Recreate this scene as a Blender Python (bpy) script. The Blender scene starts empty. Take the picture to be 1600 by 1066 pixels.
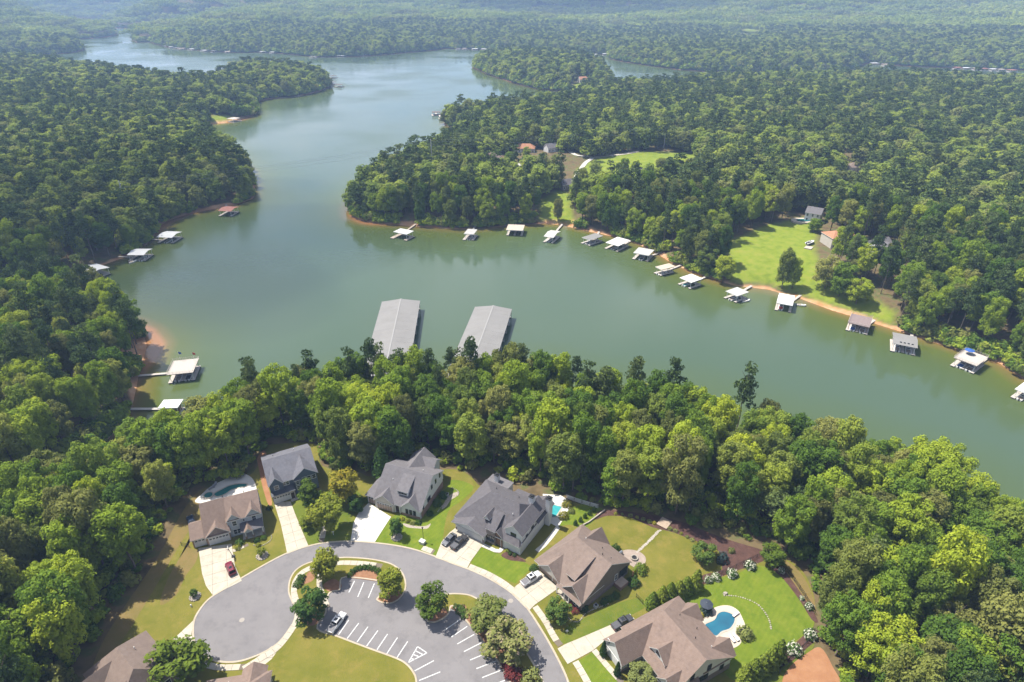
import bpy, bmesh, math, random
import numpy as np
from mathutils import Vector, Matrix
random.seed(7); RNG = np.random.default_rng(7)
SC = bpy.context.scene
COL = SC.collection
R = math.radians

# ------------------------------------------------------------------ camera, light, sky, exposure
cam_data = bpy.data.cameras.new('camera'); cam = bpy.data.objects.new('camera', cam_data); COL.objects.link(cam)
cam_data.sensor_width = 36.0; cam_data.lens = 36.0 * 978 / 1600
cam_data.clip_start = 1.0; cam_data.clip_end = 40000
cam.location = (0, 0, 130); cam.rotation_euler = (R(90 - 29.39668), 0, 0)
SC.camera = cam

SUN_EL, SUN_TRAVEL = 62.0, -26.0          # elevation; heading (from +X) in which the light travels
sun_data = bpy.data.lights.new('sun', 'SUN'); sun = bpy.data.objects.new('sun', sun_data); COL.objects.link(sun)
sun_data.energy = 5.0; sun_data.angle = R(0.5); sun_data.color = (1.0, 0.945, 0.845)
dvec = Vector((math.cos(R(SUN_TRAVEL)) * math.cos(R(SUN_EL)), math.sin(R(SUN_TRAVEL)) * math.cos(R(SUN_EL)), -math.sin(R(SUN_EL))))
sun.rotation_euler = dvec.to_track_quat('-Z', 'Y').to_euler()
sun.location = (-60, 40, 300)

world = bpy.data.worlds.new('World'); SC.world = world; world.use_nodes = True
wn = world.node_tree.nodes; wl = world.node_tree.links; wn.clear()
sky = wn.new('ShaderNodeTexSky'); sky.sky_type = 'NISHITA'; sky.sun_disc = False
sky.sun_elevation = R(SUN_EL); sky.sun_rotation = math.atan2(-dvec.x, -dvec.y)
sky.air_density = 1.0; sky.dust_density = 1.6; sky.ozone_density = 1.0; sky.altitude = 400
bg = wn.new('ShaderNodeBackground'); bg.inputs[1].default_value = 0.088
wo = wn.new('ShaderNodeOutputWorld'); wl.new(bg.outputs[0], wo.inputs[0])
tc = wn.new('ShaderNodeTexCoord'); mpw = wn.new('ShaderNodeMapping'); mpw.inputs['Scale'].default_value = (1, 1, 2.6); wl.new(tc.outputs['Generated'], mpw.inputs[0])
cn = wn.new('ShaderNodeTexNoise'); cn.inputs['Scale'].default_value = 2.3; cn.inputs['Detail'].default_value = 7; cn.inputs['Roughness'].default_value = .58; wl.new(mpw.outputs[0], cn.inputs['Vector'])
cr = wn.new('ShaderNodeMapRange'); cr.inputs[1].default_value = .46; cr.inputs[2].default_value = .60; cr.inputs[4].default_value = .85; wl.new(cn.outputs[0], cr.inputs[0])
cx = wn.new('ShaderNodeMix'); cx.data_type = 'RGBA'; cx.inputs['B'].default_value = (7.2, 7.5, 8.2, 1); wl.new(cr.outputs[0], cx.inputs['Factor']); wl.new(sky.outputs[0], cx.inputs['A']); wl.new(cx.outputs['Result'], bg.inputs[0])

SC.view_settings.view_transform = 'Standard'; SC.view_settings.look = 'None'
SC.view_settings.gamma = 1.0; SC.view_settings.use_curve_mapping = False
SC.view_settings.exposure = 1.06
SC.render.engine = 'CYCLES'
cy = SC.cycles
cy.use_denoising = True; cy.max_bounces = 5; cy.diffuse_bounces = 3; cy.glossy_bounces = 2
cy.transmission_bounces = 3; cy.transparent_max_bounces = 12; cy.volume_bounces = 0
cy.use_adaptive_sampling = True; cy.adaptive_threshold = 0.02
cy.caustics_reflective = False; cy.caustics_refractive = False

# ------------------------------------------------------------------ helpers
def link(o):
    COL.objects.link(o); return o

def tag(o, label=None, cat=None, group=None, kind=None):
    if label: o['label'] = label
    if cat: o['category'] = cat
    if group: o['group'] = group
    if kind: o['kind'] = kind
    return o

def empty(name, loc=(0, 0, 0), rz=0.0):
    o = bpy.data.objects.new(name, None); link(o)
    o.location = loc; o.rotation_euler = (0, 0, rz); o.empty_display_size = 0.5
    return o

def thing(name, label, cat, loc=(0, 0, 0), rz=0.0, group=None):
    return tag(empty(name, loc, rz), label, cat, group)

def copy_tree(o, parent=None):
    c = o.copy(); COL.objects.link(c)
    if parent is not None: c.parent = parent
    for ch in o.children: copy_tree(ch, c)
    return c

def np_mesh(name, verts, faces, mats=(), smooth=False, midx=None):
    """verts Nx3 array; faces MxK array (all the same K) or list of index lists"""
    me = bpy.data.meshes.new(name)
    verts = np.asarray(verts, dtype=np.float32)
    if isinstance(faces, np.ndarray):
        m, k = faces.shape
        me.vertices.add(len(verts)); me.vertices.foreach_set('co', verts.ravel())
        me.loops.add(m * k); me.loops.foreach_set('vertex_index', faces.astype(np.int32).ravel())
        me.polygons.add(m)
        me.polygons.foreach_set('loop_start', np.arange(0, m * k, k, dtype=np.int32))
        me.update(calc_edges=True)
    else:
        me.from_pydata([tuple(map(float, v)) for v in verts], [], [tuple(f) for f in faces]); me.update()
    for m_ in mats: me.materials.append(m_)
    if midx is not None: me.polygons.foreach_set('material_index', np.asarray(midx, dtype=np.int32))
    if smooth: me.polygons.foreach_set('use_smooth', np.ones(len(me.polygons), dtype=bool))
    return me

def obj(name, me, parent=None, loc=None, rot=None):
    o = bpy.data.objects.new(name, me); link(o)
    if parent is not None: o.parent = parent
    if loc is not None: o.location = loc
    if rot is not None: o.rotation_euler = rot
    return o

class MB:
    """collects simple solids, then builds ONE mesh object"""
    def __init__(s): s.v = []; s.f = []
    def add(s, vs, fs):
        n = len(s.v); s.v += [tuple(v) for v in vs]; s.f += [tuple(i + n for i in f) for f in fs]; return s
    def box(s, x0, x1, y0, y1, z0, z1):
        return s.add([(x0,y0,z0),(x1,y0,z0),(x1,y1,z0),(x0,y1,z0),(x0,y0,z1),(x1,y0,z1),(x1,y1,z1),(x0,y1,z1)],
                     [(3,2,1,0),(4,5,6,7),(0,1,5,4),(1,2,6,5),(2,3,7,6),(3,0,4,7)])
    def hexa(s, a, b):
        """two quads a (bottom, ccw from above) and b (top)"""
        return s.add(list(a) + list(b), [(3,2,1,0),(4,5,6,7),(0,1,5,4),(1,2,6,5),(2,3,7,6),(3,0,4,7)])
    def prism(s, poly, z0, z1):
        n = len(poly)
        if sum(poly[i][0]*poly[(i+1)%n][1]-poly[(i+1)%n][0]*poly[i][1] for i in range(n)) < 0: poly = poly[::-1]
        vs = [(p[0],p[1],z0) for p in poly] + [(p[0],p[1],z1) for p in poly]
        fs = [tuple(range(n-1,-1,-1)), tuple(range(n,2*n))] + [(i,(i+1)%n,(i+1)%n+n,i+n) for i in range(n)]
        return s.add(vs, fs)
    def bar(s, p, q, r, n=6, r2=None):
        p, q = Vector(p), Vector(q); d = (q-p).normalized(); r2 = r if r2 is None else r2
        u = d.orthogonal().normalized(); w = d.cross(u)
        vs = []
        for c, rr in ((p, r), (q, r2)):
            for i in range(n):
                a = 2*math.pi*i/n; vs.append(tuple(c + (u*math.cos(a)+w*math.sin(a))*rr))
        fs = [tuple(range(n-1,-1,-1)), tuple(range(n,2*n))] + [(i,(i+1)%n,(i+1)%n+n,i+n) for i in range(n)]
        return s.add(vs, fs)
    def ball(s, c, rx, ry, rz, nu=8, nv=5, jit=0.0):
        vs = [(c[0],c[1],c[2]-rz)]
        for j in range(1, nv):
            t = math.pi*j/nv - math.pi/2
            for i in range(nu):
                a = 2*math.pi*i/nu; k = 1 + random.uniform(-jit, jit)
                vs.append((c[0]+rx*k*math.cos(t)*math.cos(a), c[1]+ry*k*math.cos(t)*math.sin(a), c[2]+rz*k*math.sin(t)))
        vs.append((c[0],c[1],c[2]+rz)); fs = []
        for i in range(nu): fs.append((0, 1+(i+1)%nu, 1+i))
        for j in range(nv-2):
            for i in range(nu):
                a = 1+j*nu+i; b = 1+j*nu+(i+1)%nu; fs.append((a, b, b+nu, a+nu))
        L_ = len(vs)-1; o = 1+(nv-2)*nu
        for i in range(nu): fs.append((o+i, o+(i+1)%nu, L_))
        return s.add(vs, fs)
    def build(s, name, m, parent=None, loc=None, rot=None, smooth=False, bevel=0):
        me = bpy.data.meshes.new(name); me.from_pydata(s.v, [], s.f); me.update()
        me.materials.append(m)
        if smooth: me.polygons.foreach_set('use_smooth', [True]*len(me.polygons))
        o = obj(name, me, parent, loc, rot)
        if bevel:
            b = o.modifiers.new('bevel', 'BEVEL'); b.width = bevel; b.segments = 1; b.limit_method = 'ANGLE'
        return o

# ------------------------------------------------------------------ materials
def nodes_of(m):
    m.use_nodes = True; nt = m.node_tree; nt.nodes.clear()
    out = nt.nodes.new('ShaderNodeOutputMaterial'); return nt, nt.nodes, nt.links, out

def ramp(N, stops):
    r = N.new('ShaderNodeValToRGB'); e = r.color_ramp.elements
    while len(e) < len(stops): e.new(0.5)
    for i, (p, c) in enumerate(stops):
        e[i].position = p; e[i].color = (c[0], c[1], c[2], 1)
    return r

MATS = {}
def mat(name, col, rough=0.8, col2=None, scale=0.6, metal=0.0, bump=0.0, bscale=3.0, detail=4.0, spec=0.3, stretch=None, col3=None, scale3=0.1, amt3=0.6, stripe=None):
    """principled surface whose colour wanders between col and col2 (world-scale noise) with optional fine relief"""
    if name in MATS: return MATS[name]
    col = tuple(c*0.80 for c in col); col2 = col2 and tuple(c*0.80 for c in col2); col3 = col3 and tuple(c*0.80 for c in col3)
    m = bpy.data.materials.new(name); nt, N, L_, out = nodes_of(m)
    b = N.new('ShaderNodeBsdfPrincipled'); L_.new(b.outputs[0], out.inputs[0])
    b.inputs['Base Color'].default_value = (*col, 1); b.inputs['Roughness'].default_value = rough
    b.inputs['Metallic'].default_value = metal; b.inputs['Specular IOR Level'].default_value = spec
    geo = N.new('ShaderNodeNewGeometry'); src = geo.outputs['Position']
    if stretch:
        mp = N.new('ShaderNodeMapping'); mp.inputs['Scale'].default_value = stretch; L_.new(src, mp.inputs[0]); src = mp.outputs[0]
    if col2 is not None:
        n = N.new('ShaderNodeTexNoise'); n.inputs['Scale'].default_value = scale; n.inputs['Detail'].default_value = detail; n.inputs['Roughness'].default_value = 0.65
        L_.new(src, n.inputs['Vector']); r = ramp(N, [(0.3, col), (0.7, col2)]); L_.new(n.outputs[0], r.inputs[0]); cur = r.outputs[0]
        if col3 is not None:            # worn, stained or dry patches
            n3 = N.new('ShaderNodeTexNoise'); n3.inputs['Scale'].default_value = scale3; n3.inputs['Detail'].default_value = 7; n3.inputs['Roughness'].default_value = .7; L_.new(src, n3.inputs['Vector'])
            m3 = N.new('ShaderNodeMapRange'); m3.inputs[1].default_value = .5; m3.inputs[2].default_value = .68; m3.inputs[4].default_value = amt3; L_.new(n3.outputs[0], m3.inputs[0])
            x3 = N.new('ShaderNodeMix'); x3.data_type = 'RGBA'; L_.new(m3.outputs[0], x3.inputs['Factor']); L_.new(cur, x3.inputs['A']); x3.inputs['B'].default_value = (*col3, 1); cur = x3.outputs['Result']
        if stripe:                      # mowing passes: (heading, width, strength)
            ms = N.new('ShaderNodeMapping'); ms.inputs['Rotation'].default_value = (0, 0, stripe[0]); L_.new(src, ms.inputs[0])
            wv = N.new('ShaderNodeTexWave'); wv.inputs['Scale'].default_value = .314/stripe[1]; wv.inputs['Distortion'].default_value = 1.2; wv.inputs['Detail'].default_value = 1; wv.inputs['Detail Scale'].default_value = .3; L_.new(ms.outputs[0], wv.inputs[0])
            ws_ = N.new('ShaderNodeMapRange'); ws_.inputs[3].default_value = 1-stripe[2]; ws_.inputs[4].default_value = 1+stripe[2]; L_.new(wv.outputs['Fac'], ws_.inputs[0])
            vm = N.new('ShaderNodeVectorMath'); vm.operation = 'SCALE'; L_.new(cur, vm.inputs[0]); L_.new(ws_.outputs[0], vm.inputs['Scale']); cur = vm.outputs[0]
        L_.new(cur, b.inputs['Base Color'])
    if bump:
        n2 = N.new('ShaderNodeTexNoise'); n2.inputs['Scale'].default_value = bscale; n2.inputs['Detail'].default_value = 3
        L_.new(src, n2.inputs['Vector']); bp = N.new('ShaderNodeBump'); bp.inputs['Strength'].default_value = bump; bp.inputs['Distance'].default_value = 0.2
        L_.new(n2.outputs[0], bp.inputs['Height']); L_.new(bp.outputs[0], b.inputs['Normal'])
    MATS[name] = m; return m

def leaf_mat(name, stops, trans=0.3, spot=0.45, olive=None, rnd=0.62):
    """foliage: hue picked per tree, varied per clump, partly translucent"""
    m = bpy.data.materials.new(name); nt, N, L_, out = nodes_of(m)
    oi = N.new('ShaderNodeObjectInfo'); geo = N.new('ShaderNodeNewGeometry')
    n = N.new('ShaderNodeTexNoise'); n.inputs['Scale'].default_value = 0.035; n.inputs['Detail'].default_value = 3
    L_.new(geo.outputs['Position'], n.inputs['Vector'])
    n2 = N.new('ShaderNodeTexNoise'); n2.inputs['Scale'].default_value = 1.1; n2.inputs['Detail'].default_value = 3
    L_.new(geo.outputs['Position'], n2.inputs['Vector'])
    a = N.new('ShaderNodeMath'); a.operation = 'MULTIPLY_ADD'; a.inputs[1].default_value = rnd; L_.new(oi.outputs['Random'], a.inputs[0])
    c = N.new('ShaderNodeMath'); c.operation = 'MULTIPLY_ADD'; c.inputs[1].default_value = 0.5+(.62-rnd)*1.1; c.inputs[2].default_value = -0.06-(.62-rnd)*.05; L_.new(n.outputs[0], c.inputs[0]); L_.new(c.outputs[0], a.inputs[2])
    d = N.new('ShaderNodeMath'); d.operation = 'MULTIPLY_ADD'; d.inputs[1].default_value = spot; L_.new(n2.outputs[0], d.inputs[0])
    e = N.new('ShaderNodeMath'); e.operation = 'SUBTRACT'; e.inputs[1].default_value = spot * 0.5; L_.new(a.outputs[0], e.inputs[0]); L_.new(e.outputs[0], d.inputs[2])
    r = ramp(N, stops); L_.new(d.outputs[0], r.inputs[0])
    if olive:                            # some trees carry a duller, grey-olive leaf
        q = N.new('ShaderNodeMath'); q.operation = 'MULTIPLY'; q.inputs[1].default_value = 7.31; L_.new(oi.outputs['Random'], q.inputs[0])
        fr = N.new('ShaderNodeMath'); fr.operation = 'FRACT'; L_.new(q.outputs[0], fr.inputs[0])
        mo = N.new('ShaderNodeMapRange'); mo.inputs[1].default_value = .62; mo.inputs[2].default_value = .9; mo.inputs[4].default_value = .75; L_.new(fr.outputs[0], mo.inputs[0])
        ro = ramp(N, [(0.0, [c*.35 for c in olive]), (0.5, olive), (1.0, [c*1.5 for c in olive])]); L_.new(d.outputs[0], ro.inputs[0])
        xo = N.new('ShaderNodeMix'); xo.data_type = 'RGBA'; L_.new(mo.outputs[0], xo.inputs['Factor']); L_.new(r.outputs[0], xo.inputs['A']); L_.new(ro.outputs[0], xo.inputs['B']); r = xo
    df = N.new('ShaderNodeBsdfDiffuse'); tr = N.new('ShaderNodeBsdfTranslucent'); mx = N.new('ShaderNodeMixShader'); mx.inputs[0].default_value = trans
    co = r.outputs['Result'] if olive else r.outputs[0]; L_.new(co, df.inputs[0]); L_.new(co, tr.inputs[0]); L_.new(df.outputs[0], mx.inputs[1]); L_.new(tr.outputs[0], mx.inputs[2])
    L_.new(mx.outputs[0], out.inputs[0]); MATS[name] = m; return m

# ------------------------------------------------------------------ numeric noise and polygon distance
def _h(ix, iy, seed):
    n = (ix.astype(np.int64) * 374761393 + iy.astype(np.int64) * 668265263 + seed * 1442695041) & 0x7fffffff
    n = ((n ^ (n >> 13)) * 1274126177) & 0x7fffffff
    return ((n ^ (n >> 16)) & 0xffff) / 65535.0
def vnoise(x, y, seed=0):
    x = np.asarray(x, float); y = np.asarray(y, float)
    ix = np.floor(x); iy = np.floor(y); fx = x-ix; fy = y-iy
    fx = fx*fx*(3-2*fx); fy = fy*fy*(3-2*fy)
    a = _h(ix, iy, seed); b = _h(ix+1, iy, seed); c = _h(ix, iy+1, seed); d = _h(ix+1, iy+1, seed)
    return (a*(1-fx)+b*fx)*(1-fy)+(c*(1-fx)+d*fx)*fy
def fbm(x, y, seed=0, octv=4):
    t = 0; amp = 0.5
    for k in range(octv):
        t = t + amp*vnoise(x*2**k+17*k, y*2**k-9*k, seed+k); amp *= 0.5
    return t/(1-0.5**octv)
def inside(px, py, poly):
    res = np.zeros(px.shape, bool); n = len(poly)
    for i in range(n):
        x0, y0 = poly[i]; x1, y1 = poly[(i+1) % n]
        if y0 == y1: continue
        c = ((y0 > py) != (y1 > py)) & (px < (x1-x0)*(py-y0)/(y1-y0)+x0)
        res ^= c
    return res
def pdist(px, py, poly, closed=True):
    d2 = np.full(px.shape, 1e18); n = len(poly)
    for i in range(n if closed else n-1):
        x0, y0 = poly[i]; x1, y1 = poly[(i+1) % n]
        dx, dy = x1-x0, y1-y0; l2 = dx*dx+dy*dy
        if l2 < 1e-9: continue
        t = np.clip(((px-x0)*dx+(py-y0)*dy)/l2, 0, 1)
        d2 = np.minimum(d2, (px-x0-t*dx)**2+(py-y0-t*dy)**2)
    return np.sqrt(d2)
def sstep(a, b, x):
    t = np.clip((x-a)/(b-a), 0, 1); return t*t*(3-2*t)

# ------------------------------------------------------------------ the land: shorelines (metres, surveyed on the water level z = -10)
WATER_Z = -10.0
LAKE = [(-148.10,128.94),(-141.33,138.45),(-132.21,149.45),(-120.04,157.53),(-112.92,164.88),(-104.60,170.96),(-93.42,183.31),(-68.38,195.26),(-39.74,199.92),(-20.15,203.85),(7.53,202.97),(33.68,191.16),(59.25,187.17),(75.54,178.08),(93.37,164.88),(112.06,158.47),(126.75,150.62),(135.23,144.37),(137.31,129.42),(144.44,123.80),(164.50,115.50),(199.20,107.47),(261.28,165.54),(228.53,191.16),(210.74,216.83),(209.12,230.00),(198.73,239.82),(188.35,251.49),(178.54,260.82),(168.49,271.38),(159.73,279.73),(149.40,293.81),(136.76,304.91),(121.21,309.88),(110.21,320.20),(101.79,329.22),(93.86,342.57),(86.22,361.08),(76.90,375.48),(66.26,386.02),(50.74,395.81),(34.74,408.64),(21.89,412.62),(0.00,408.64),(-17.19,403.42),(-34.19,400.86),(-51.56,403.42),(-69.30,407.32),(-87.33,411.29),(-99.06,415.32),(-111.94,427.81),(-119.46,447.01),(-121.89,479.58),(-111.37,516.44),(-91.82,565.34),(-68.51,620.27),(-46.87,672.71),(-55.71,722.81),(-70.03,748.56),(-81.10,771.98),(-77.25,788.34),(-54.60,796.76),(-8.03,823.03),(40.99,841.43),(85.93,885.73),(114.13,946.01),(113.54,1001.25),(79.85,1041.50),(50.53,1055.59),(10.71,1123.66),(-35.19,1237.77),(-77.75,1375.80),(-75.54,1462.84),(0.00,1531.66),(139.73,1489.65),(177.40,1364.17),(169.87,1209.56),(159.66,1077.41),(164.52,994.82),(191.30,994.82),(284.77,1062.77),(417.38,1092.43),(581.44,1107.84),(669.54,1077.41),(779.10,1014.34),(928.84,963.79),(1236.08,1308.67),(1004.31,1330.35),(899.86,1364.17),(816.62,1399.65),(769.11,1462.84),(735.93,1436.93),(660.20,1319.42),(490.66,1298.07),(370.82,1308.67),(328.97,1341.44),(270.07,1436.93),(229.56,1531.66),(224.08,1575.99),(241.80,1639.03),(210.61,1672.39),(154.51,1655.55),(94.52,1689.56),(0.00,1761.74),(-66.95,1800.09),(-135.32,1819.86),(-188.04,1840.06),(-198.79,1780.72),(-228.39,1752.40),(-309.02,1655.55),(-360.43,1606.92),(-446.36,1591.31),(-567.14,1689.56),(-642.76,1724.93),(-668.22,1707.07),(-762.87,1743.15),(-862.65,1819.86),(-939.69,1881.78),(-1009.79,1970.90),(-1080.83,2068.51),(-1105.93,2043.25),(-1191.12,2175.88),(-1281.18,2358.70),(-1319.95,2497.99),(-1329.02,2633.61),(-1297.88,2696.21),(-1315.89,2761.76),(-1402.85,2784.30),(-1492.12,2784.30),(-1606.90,2830.48),(-1710.40,2978.42),(-1827.85,3142.20),(-2115.75,3679.05),(-2098.81,3602.35),(-2048.01,3457.99),(-2073.81,3324.53),(-1811.42,2902.62),(-1606.90,2739.57),(-1512.66,2633.61),(-1439.22,2535.33),(-1379.26,2426.41),(-1332.04,2294.55),(-1349.38,2233.69),(-1369.88,2175.88),(-1285.52,2043.25),(-1201.60,1925.35),(-1111.58,1780.72),(-1097.78,1707.07),(-1143.37,1655.55),(-1212.76,1622.83),(-1460.82,1560.95),(-1236.08,1308.67),(-1053.71,1399.65),(-982.73,1411.87),(-852.89,1308.67),(-768.00,1247.45),(-674.22,1182.53),(-599.91,1123.66),(-521.99,1070.04),(-475.00,1055.59),(-487.43,1123.66),(-512.35,1228.23),(-479.67,1267.25),(-416.60,1257.27),(-358.37,1218.82),(-319.18,1156.61),(-299.47,1092.43),(-299.42,1041.50),(-309.76,1007.75),(-326.11,982.19),(-352.96,963.79),(-361.10,934.50),(-347.30,890.91),(-329.66,850.92),(-327.81,823.03),(-335.42,796.76),(-344.34,780.08),(-360.04,771.98),(-360.81,756.22),(-336.89,712.27),(-310.76,666.50),(-290.13,636.92),(-256.62,594.19),(-230.36,551.82),(-208.38,503.00),(-197.92,471.06),(-204.43,454.79),(-215.50,447.01),(-228.90,435.03),(-236.57,422.18),(-238.86,408.64),(-231.56,383.64),(-229.27,368.72),(-231.47,350.60),(-238.06,338.67),(-245.80,332.95),(-249.28,323.76),(-259.63,314.97),(-277.05,309.88),(-309.02,306.55),(-279.19,269.35),(-253.06,276.20),(-229.10,283.33),(-207.65,279.73),(-184.35,266.02),(-172.64,256.40),(-164.43,244.39),(-160.41,233.20),(-157.19,223.78),(-152.63,213.00),(-147.30,199.49),(-144.22,189.15),(-144.12,175.90),(-145.32,157.53),(-147.53,144.92),(-154.32,137.67)]
FAR_WATERS = [[(-2841.68,4667.97),(-2984.24,5074.85),(-2964.37,5305.61),(-2498.73,4430.63),(-2486.87,4215.89),(-2578.79,4267.64)]]

# the residential pad and other openings in the woods (metres)
PAD = [(-92.76,76.58),(-95.97,90.49),(-95.50,103.07),(-94.77,115.38),(-96.70,130.03),(-95.89,142.05),(-81.48,147.15),(-81.76,156.21),(-79.03,163.33),(-64.28,163.33),(-58.69,150.09),(-47.24,147.73),(-39.47,148.31),(-20.00,151.28),(-10.76,146.28),(-5.94,149.20),(0.00,143.44),(11.36,139.32),(18.65,136.13),(26.71,133.54),(36.57,132.02),(46.74,128.56),(57.52,122.43),(68.13,117.96),(74.61,114.96),(75.90,108.82),(75.22,99.79),(71.50,92.93),(70.52,85.07),(69.40,76.58),(62.27,53.84),(-79.25,53.84)]
LAWN_EAST = [(126.40,350.76),(117.41,304.31),(133.42,297.79),(146.04,287.67),(156.10,273.83),(174.36,253.99),(185.10,269.68),(176.56,293.84),(169.14,318.92),(174.77,342.58),(190.12,372.68),(181.70,386.94),(162.60,379.70),(143.16,363.65)]
FIELD = [(55.09,516.88),(75.13,552.58),(114.78,572.10),(166.28,567.11),(157.41,516.88),(143.96,481.31),(117.14,475.79),(96.66,470.38),(62.83,470.38),(47.91,440.06),(46.22,473.98)]
SHORE_LAWN = [(19.37,441.61),(34.43,460.79),(43.20,451.03),(41.55,409.80),(33.69,396.60),(19.16,401.79)]
ISLE_FIELD = [(83.07,1032.97),(108.62,1084.10),(140.01,1131.82),(141.63,1091.79),(113.73,1032.97),(91.09,999.13)]
POINT_LAWN = [(-367.54,785.37),(-355.02,798.13),(-334.21,811.27),(-323.06,802.47),(-341.86,775.03),(-357.42,766.92)]
FAR_FIELD = [(630.68,1966.76),(751.28,2274.99),(817.80,2348.20),(732.07,2050.36),(667.48,1914.59)]
SHADE_GAP = [(193.52,282.45),(203.74,275.24),(207.93,261.65),(197.59,240.24),(185.69,249.08),(179.08,258.42)]
HOUSE_GAP = [(-27.86,496.57),(-26.31,543.26),(-19.78,562.19),(17.49,582.33),(47.06,572.10),(56.46,543.26),(46.79,492.68),(24.82,485.04),(0.00,488.83)]
OPENINGS = [PAD, LAWN_EAST, FIELD, SHORE_LAWN, ISLE_FIELD, POINT_LAWN, FAR_FIELD, HOUSE_GAP]

HOUSE_SPOTS = [(*(190.29,332.50),9),(*(186.74,323.58),8),(*(200.38,317.50),10),(*(196.27,307.57),8),(*(329.19,473.56),12),(*(318.36,455.68),10),(*(268.02,488.79),13),(*(259.02,470.02),10),(*(222.17,530.52),12),(*(215.73,513.10),9),(*(188.82,344.53),15),(*(179.30,329.22),9),(*(203.93,328.65),11),(*(195.87,316.30),8),(*(237.45,441.90),12),(*(231.35,421.99),9),(*(186.59,373.19),10),(*(180.21,373.19),12),(*(97.23,467.07),11),(*(41.45,443.72),11),(*(11.14,551.74),14),(*(-17.05,524.96),12),(*(-50.09,512.41),10),(*(33.66,556.44),9),(*(188.38,345.50),15),(*(203.01,329.39),13),(*(186.31,379.45),13),(*(250.34,470.38),14),(*(194.55,327.47),9),(*(99.27,485.04),15),(*(44.57,470.58),12),(*(166.92,332.32),8),
    (*(41.18,470.58),10),(*(288.70,534.77),12),(*(143.17,512.84),11),(*(269.82,534.77),9),(*(295.42,412.56),9),(*(290.36,558.25),12)]
def land_sdf(x, y):
    """distance to the nearest shore, positive on land"""
    s = pdist(x, y, LAKE); s = np.where(inside(x, y, LAKE), -s, s)
    for w in FAR_WATERS:
        d = pdist(x, y, w); s = np.minimum(s, np.where(inside(x, y, w), -d, d))
    return s + (fbm(x/55, y/55, 3, 4)-0.5)*np.clip(np.abs(s)*0.8, 1.5, 9.0)     # an uneven shore
def height(x, y, s):
    s2 = s
    rise = 11.5*(1-np.exp(-np.clip(s2, 0, None)/26.0)) + 0.25*np.minimum(s2, 0)
    rng = np.sqrt(x*x+y*y)
    far = sstep(500, 2600, rng)
    amp = 10 + 62*far + 60*sstep(3500, 8000, rng)
    hill = (fbm(x/(210+420*far)+5, y/(210+420*far), 11, 4)-0.36)*amp*sstep(30, 330, s2)
    ridge = np.abs(fbm(x/1500+3, y/900, 23, 3)-0.5)*2
    hill = hill + (1-ridge)*95*sstep(1900, 4200, rng)*sstep(40, 420, s2) + 34*sstep(5000, 9000, rng)*sstep(40, 400, s2)
    for cx, cy, sx, sy, hh in ((-1250, 3100, 650, 240, 66), (-2700, 2700, 600, 230, 62), (250, 3350, 700, 260, 40), (1250, 2650, 620, 230, 44), (2700, 3600, 900, 300, 56), (100, 5300, 1800, 380, 118), (-2700, 5200, 900, 330, 105), (2900, 5700, 1500, 380, 118), (900, 7700, 3000, 480, 150), (-3600, 8000, 2000, 480, 150)):
        hill = hill + hh*np.exp(-((x-cx)/sx)**2-((y-cy-.12*(x-cx))/sy)**2)*sstep(30, 300, s2)
    z = WATER_Z + np.maximum(rise, -3.0) + np.maximum(hill, -4*sstep(30, 200, s2))
    dp = pdist(x, y, PAD); dp = np.where(inside(x, y, PAD), -dp, dp)
    k = 1-sstep(2.0, 20.0, dp)
    return z*(1-k) + (-0.06)*k

# fan-shaped ground sheet, finer near the viewer, reaching the horizon
NS, NT = 520, 720
TS = np.linspace(-1.55, 1.55, NS); TY = 45*np.exp(np.linspace(0, math.log(14500/45.0), NT))
GX = TY[:, None]*TS[None, :]; GY = np.repeat(TY[:, None], NS, 1)
# widen the near rows so that the sheet also runs under and beside the viewer
GX = GX + np.sign(TS)[None, :]*np.abs(TS)[None, :]*120
GS = land_sdf(GX, GY); GZ = height(GX, GY, GS)

def grid_at(x, y, G):
    t = np.log(np.clip(y, 45.01, 14400)/45.0)/math.log(14500/45.0)*(NT-1)
    s = (np.asarray(x)/(np.asarray(y)+120)+1.55)/3.10*(NS-1)
    i = np.clip(np.floor(t).astype(int), 0, NT-2); j = np.clip(np.floor(s).astype(int), 0, NS-2)
    a = np.clip(t-i, 0, 1); b = np.clip(s-j, 0, 1)
    return (G[i, j]*(1-b)+G[i, j+1]*b)*(1-a)+(G[i+1, j]*(1-b)+G[i+1, j+1]*b)*a
def gz(x, y): return float(grid_at(np.array([x]), np.array([y]), GZ)[0])

idx = np.arange(NS*NT).reshape(NT, NS)
quads = np.stack([idx[:-1, :-1], idx[:-1, 1:], idx[1:, 1:], idx[1:, :-1]], -1).reshape(-1, 4)

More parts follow.
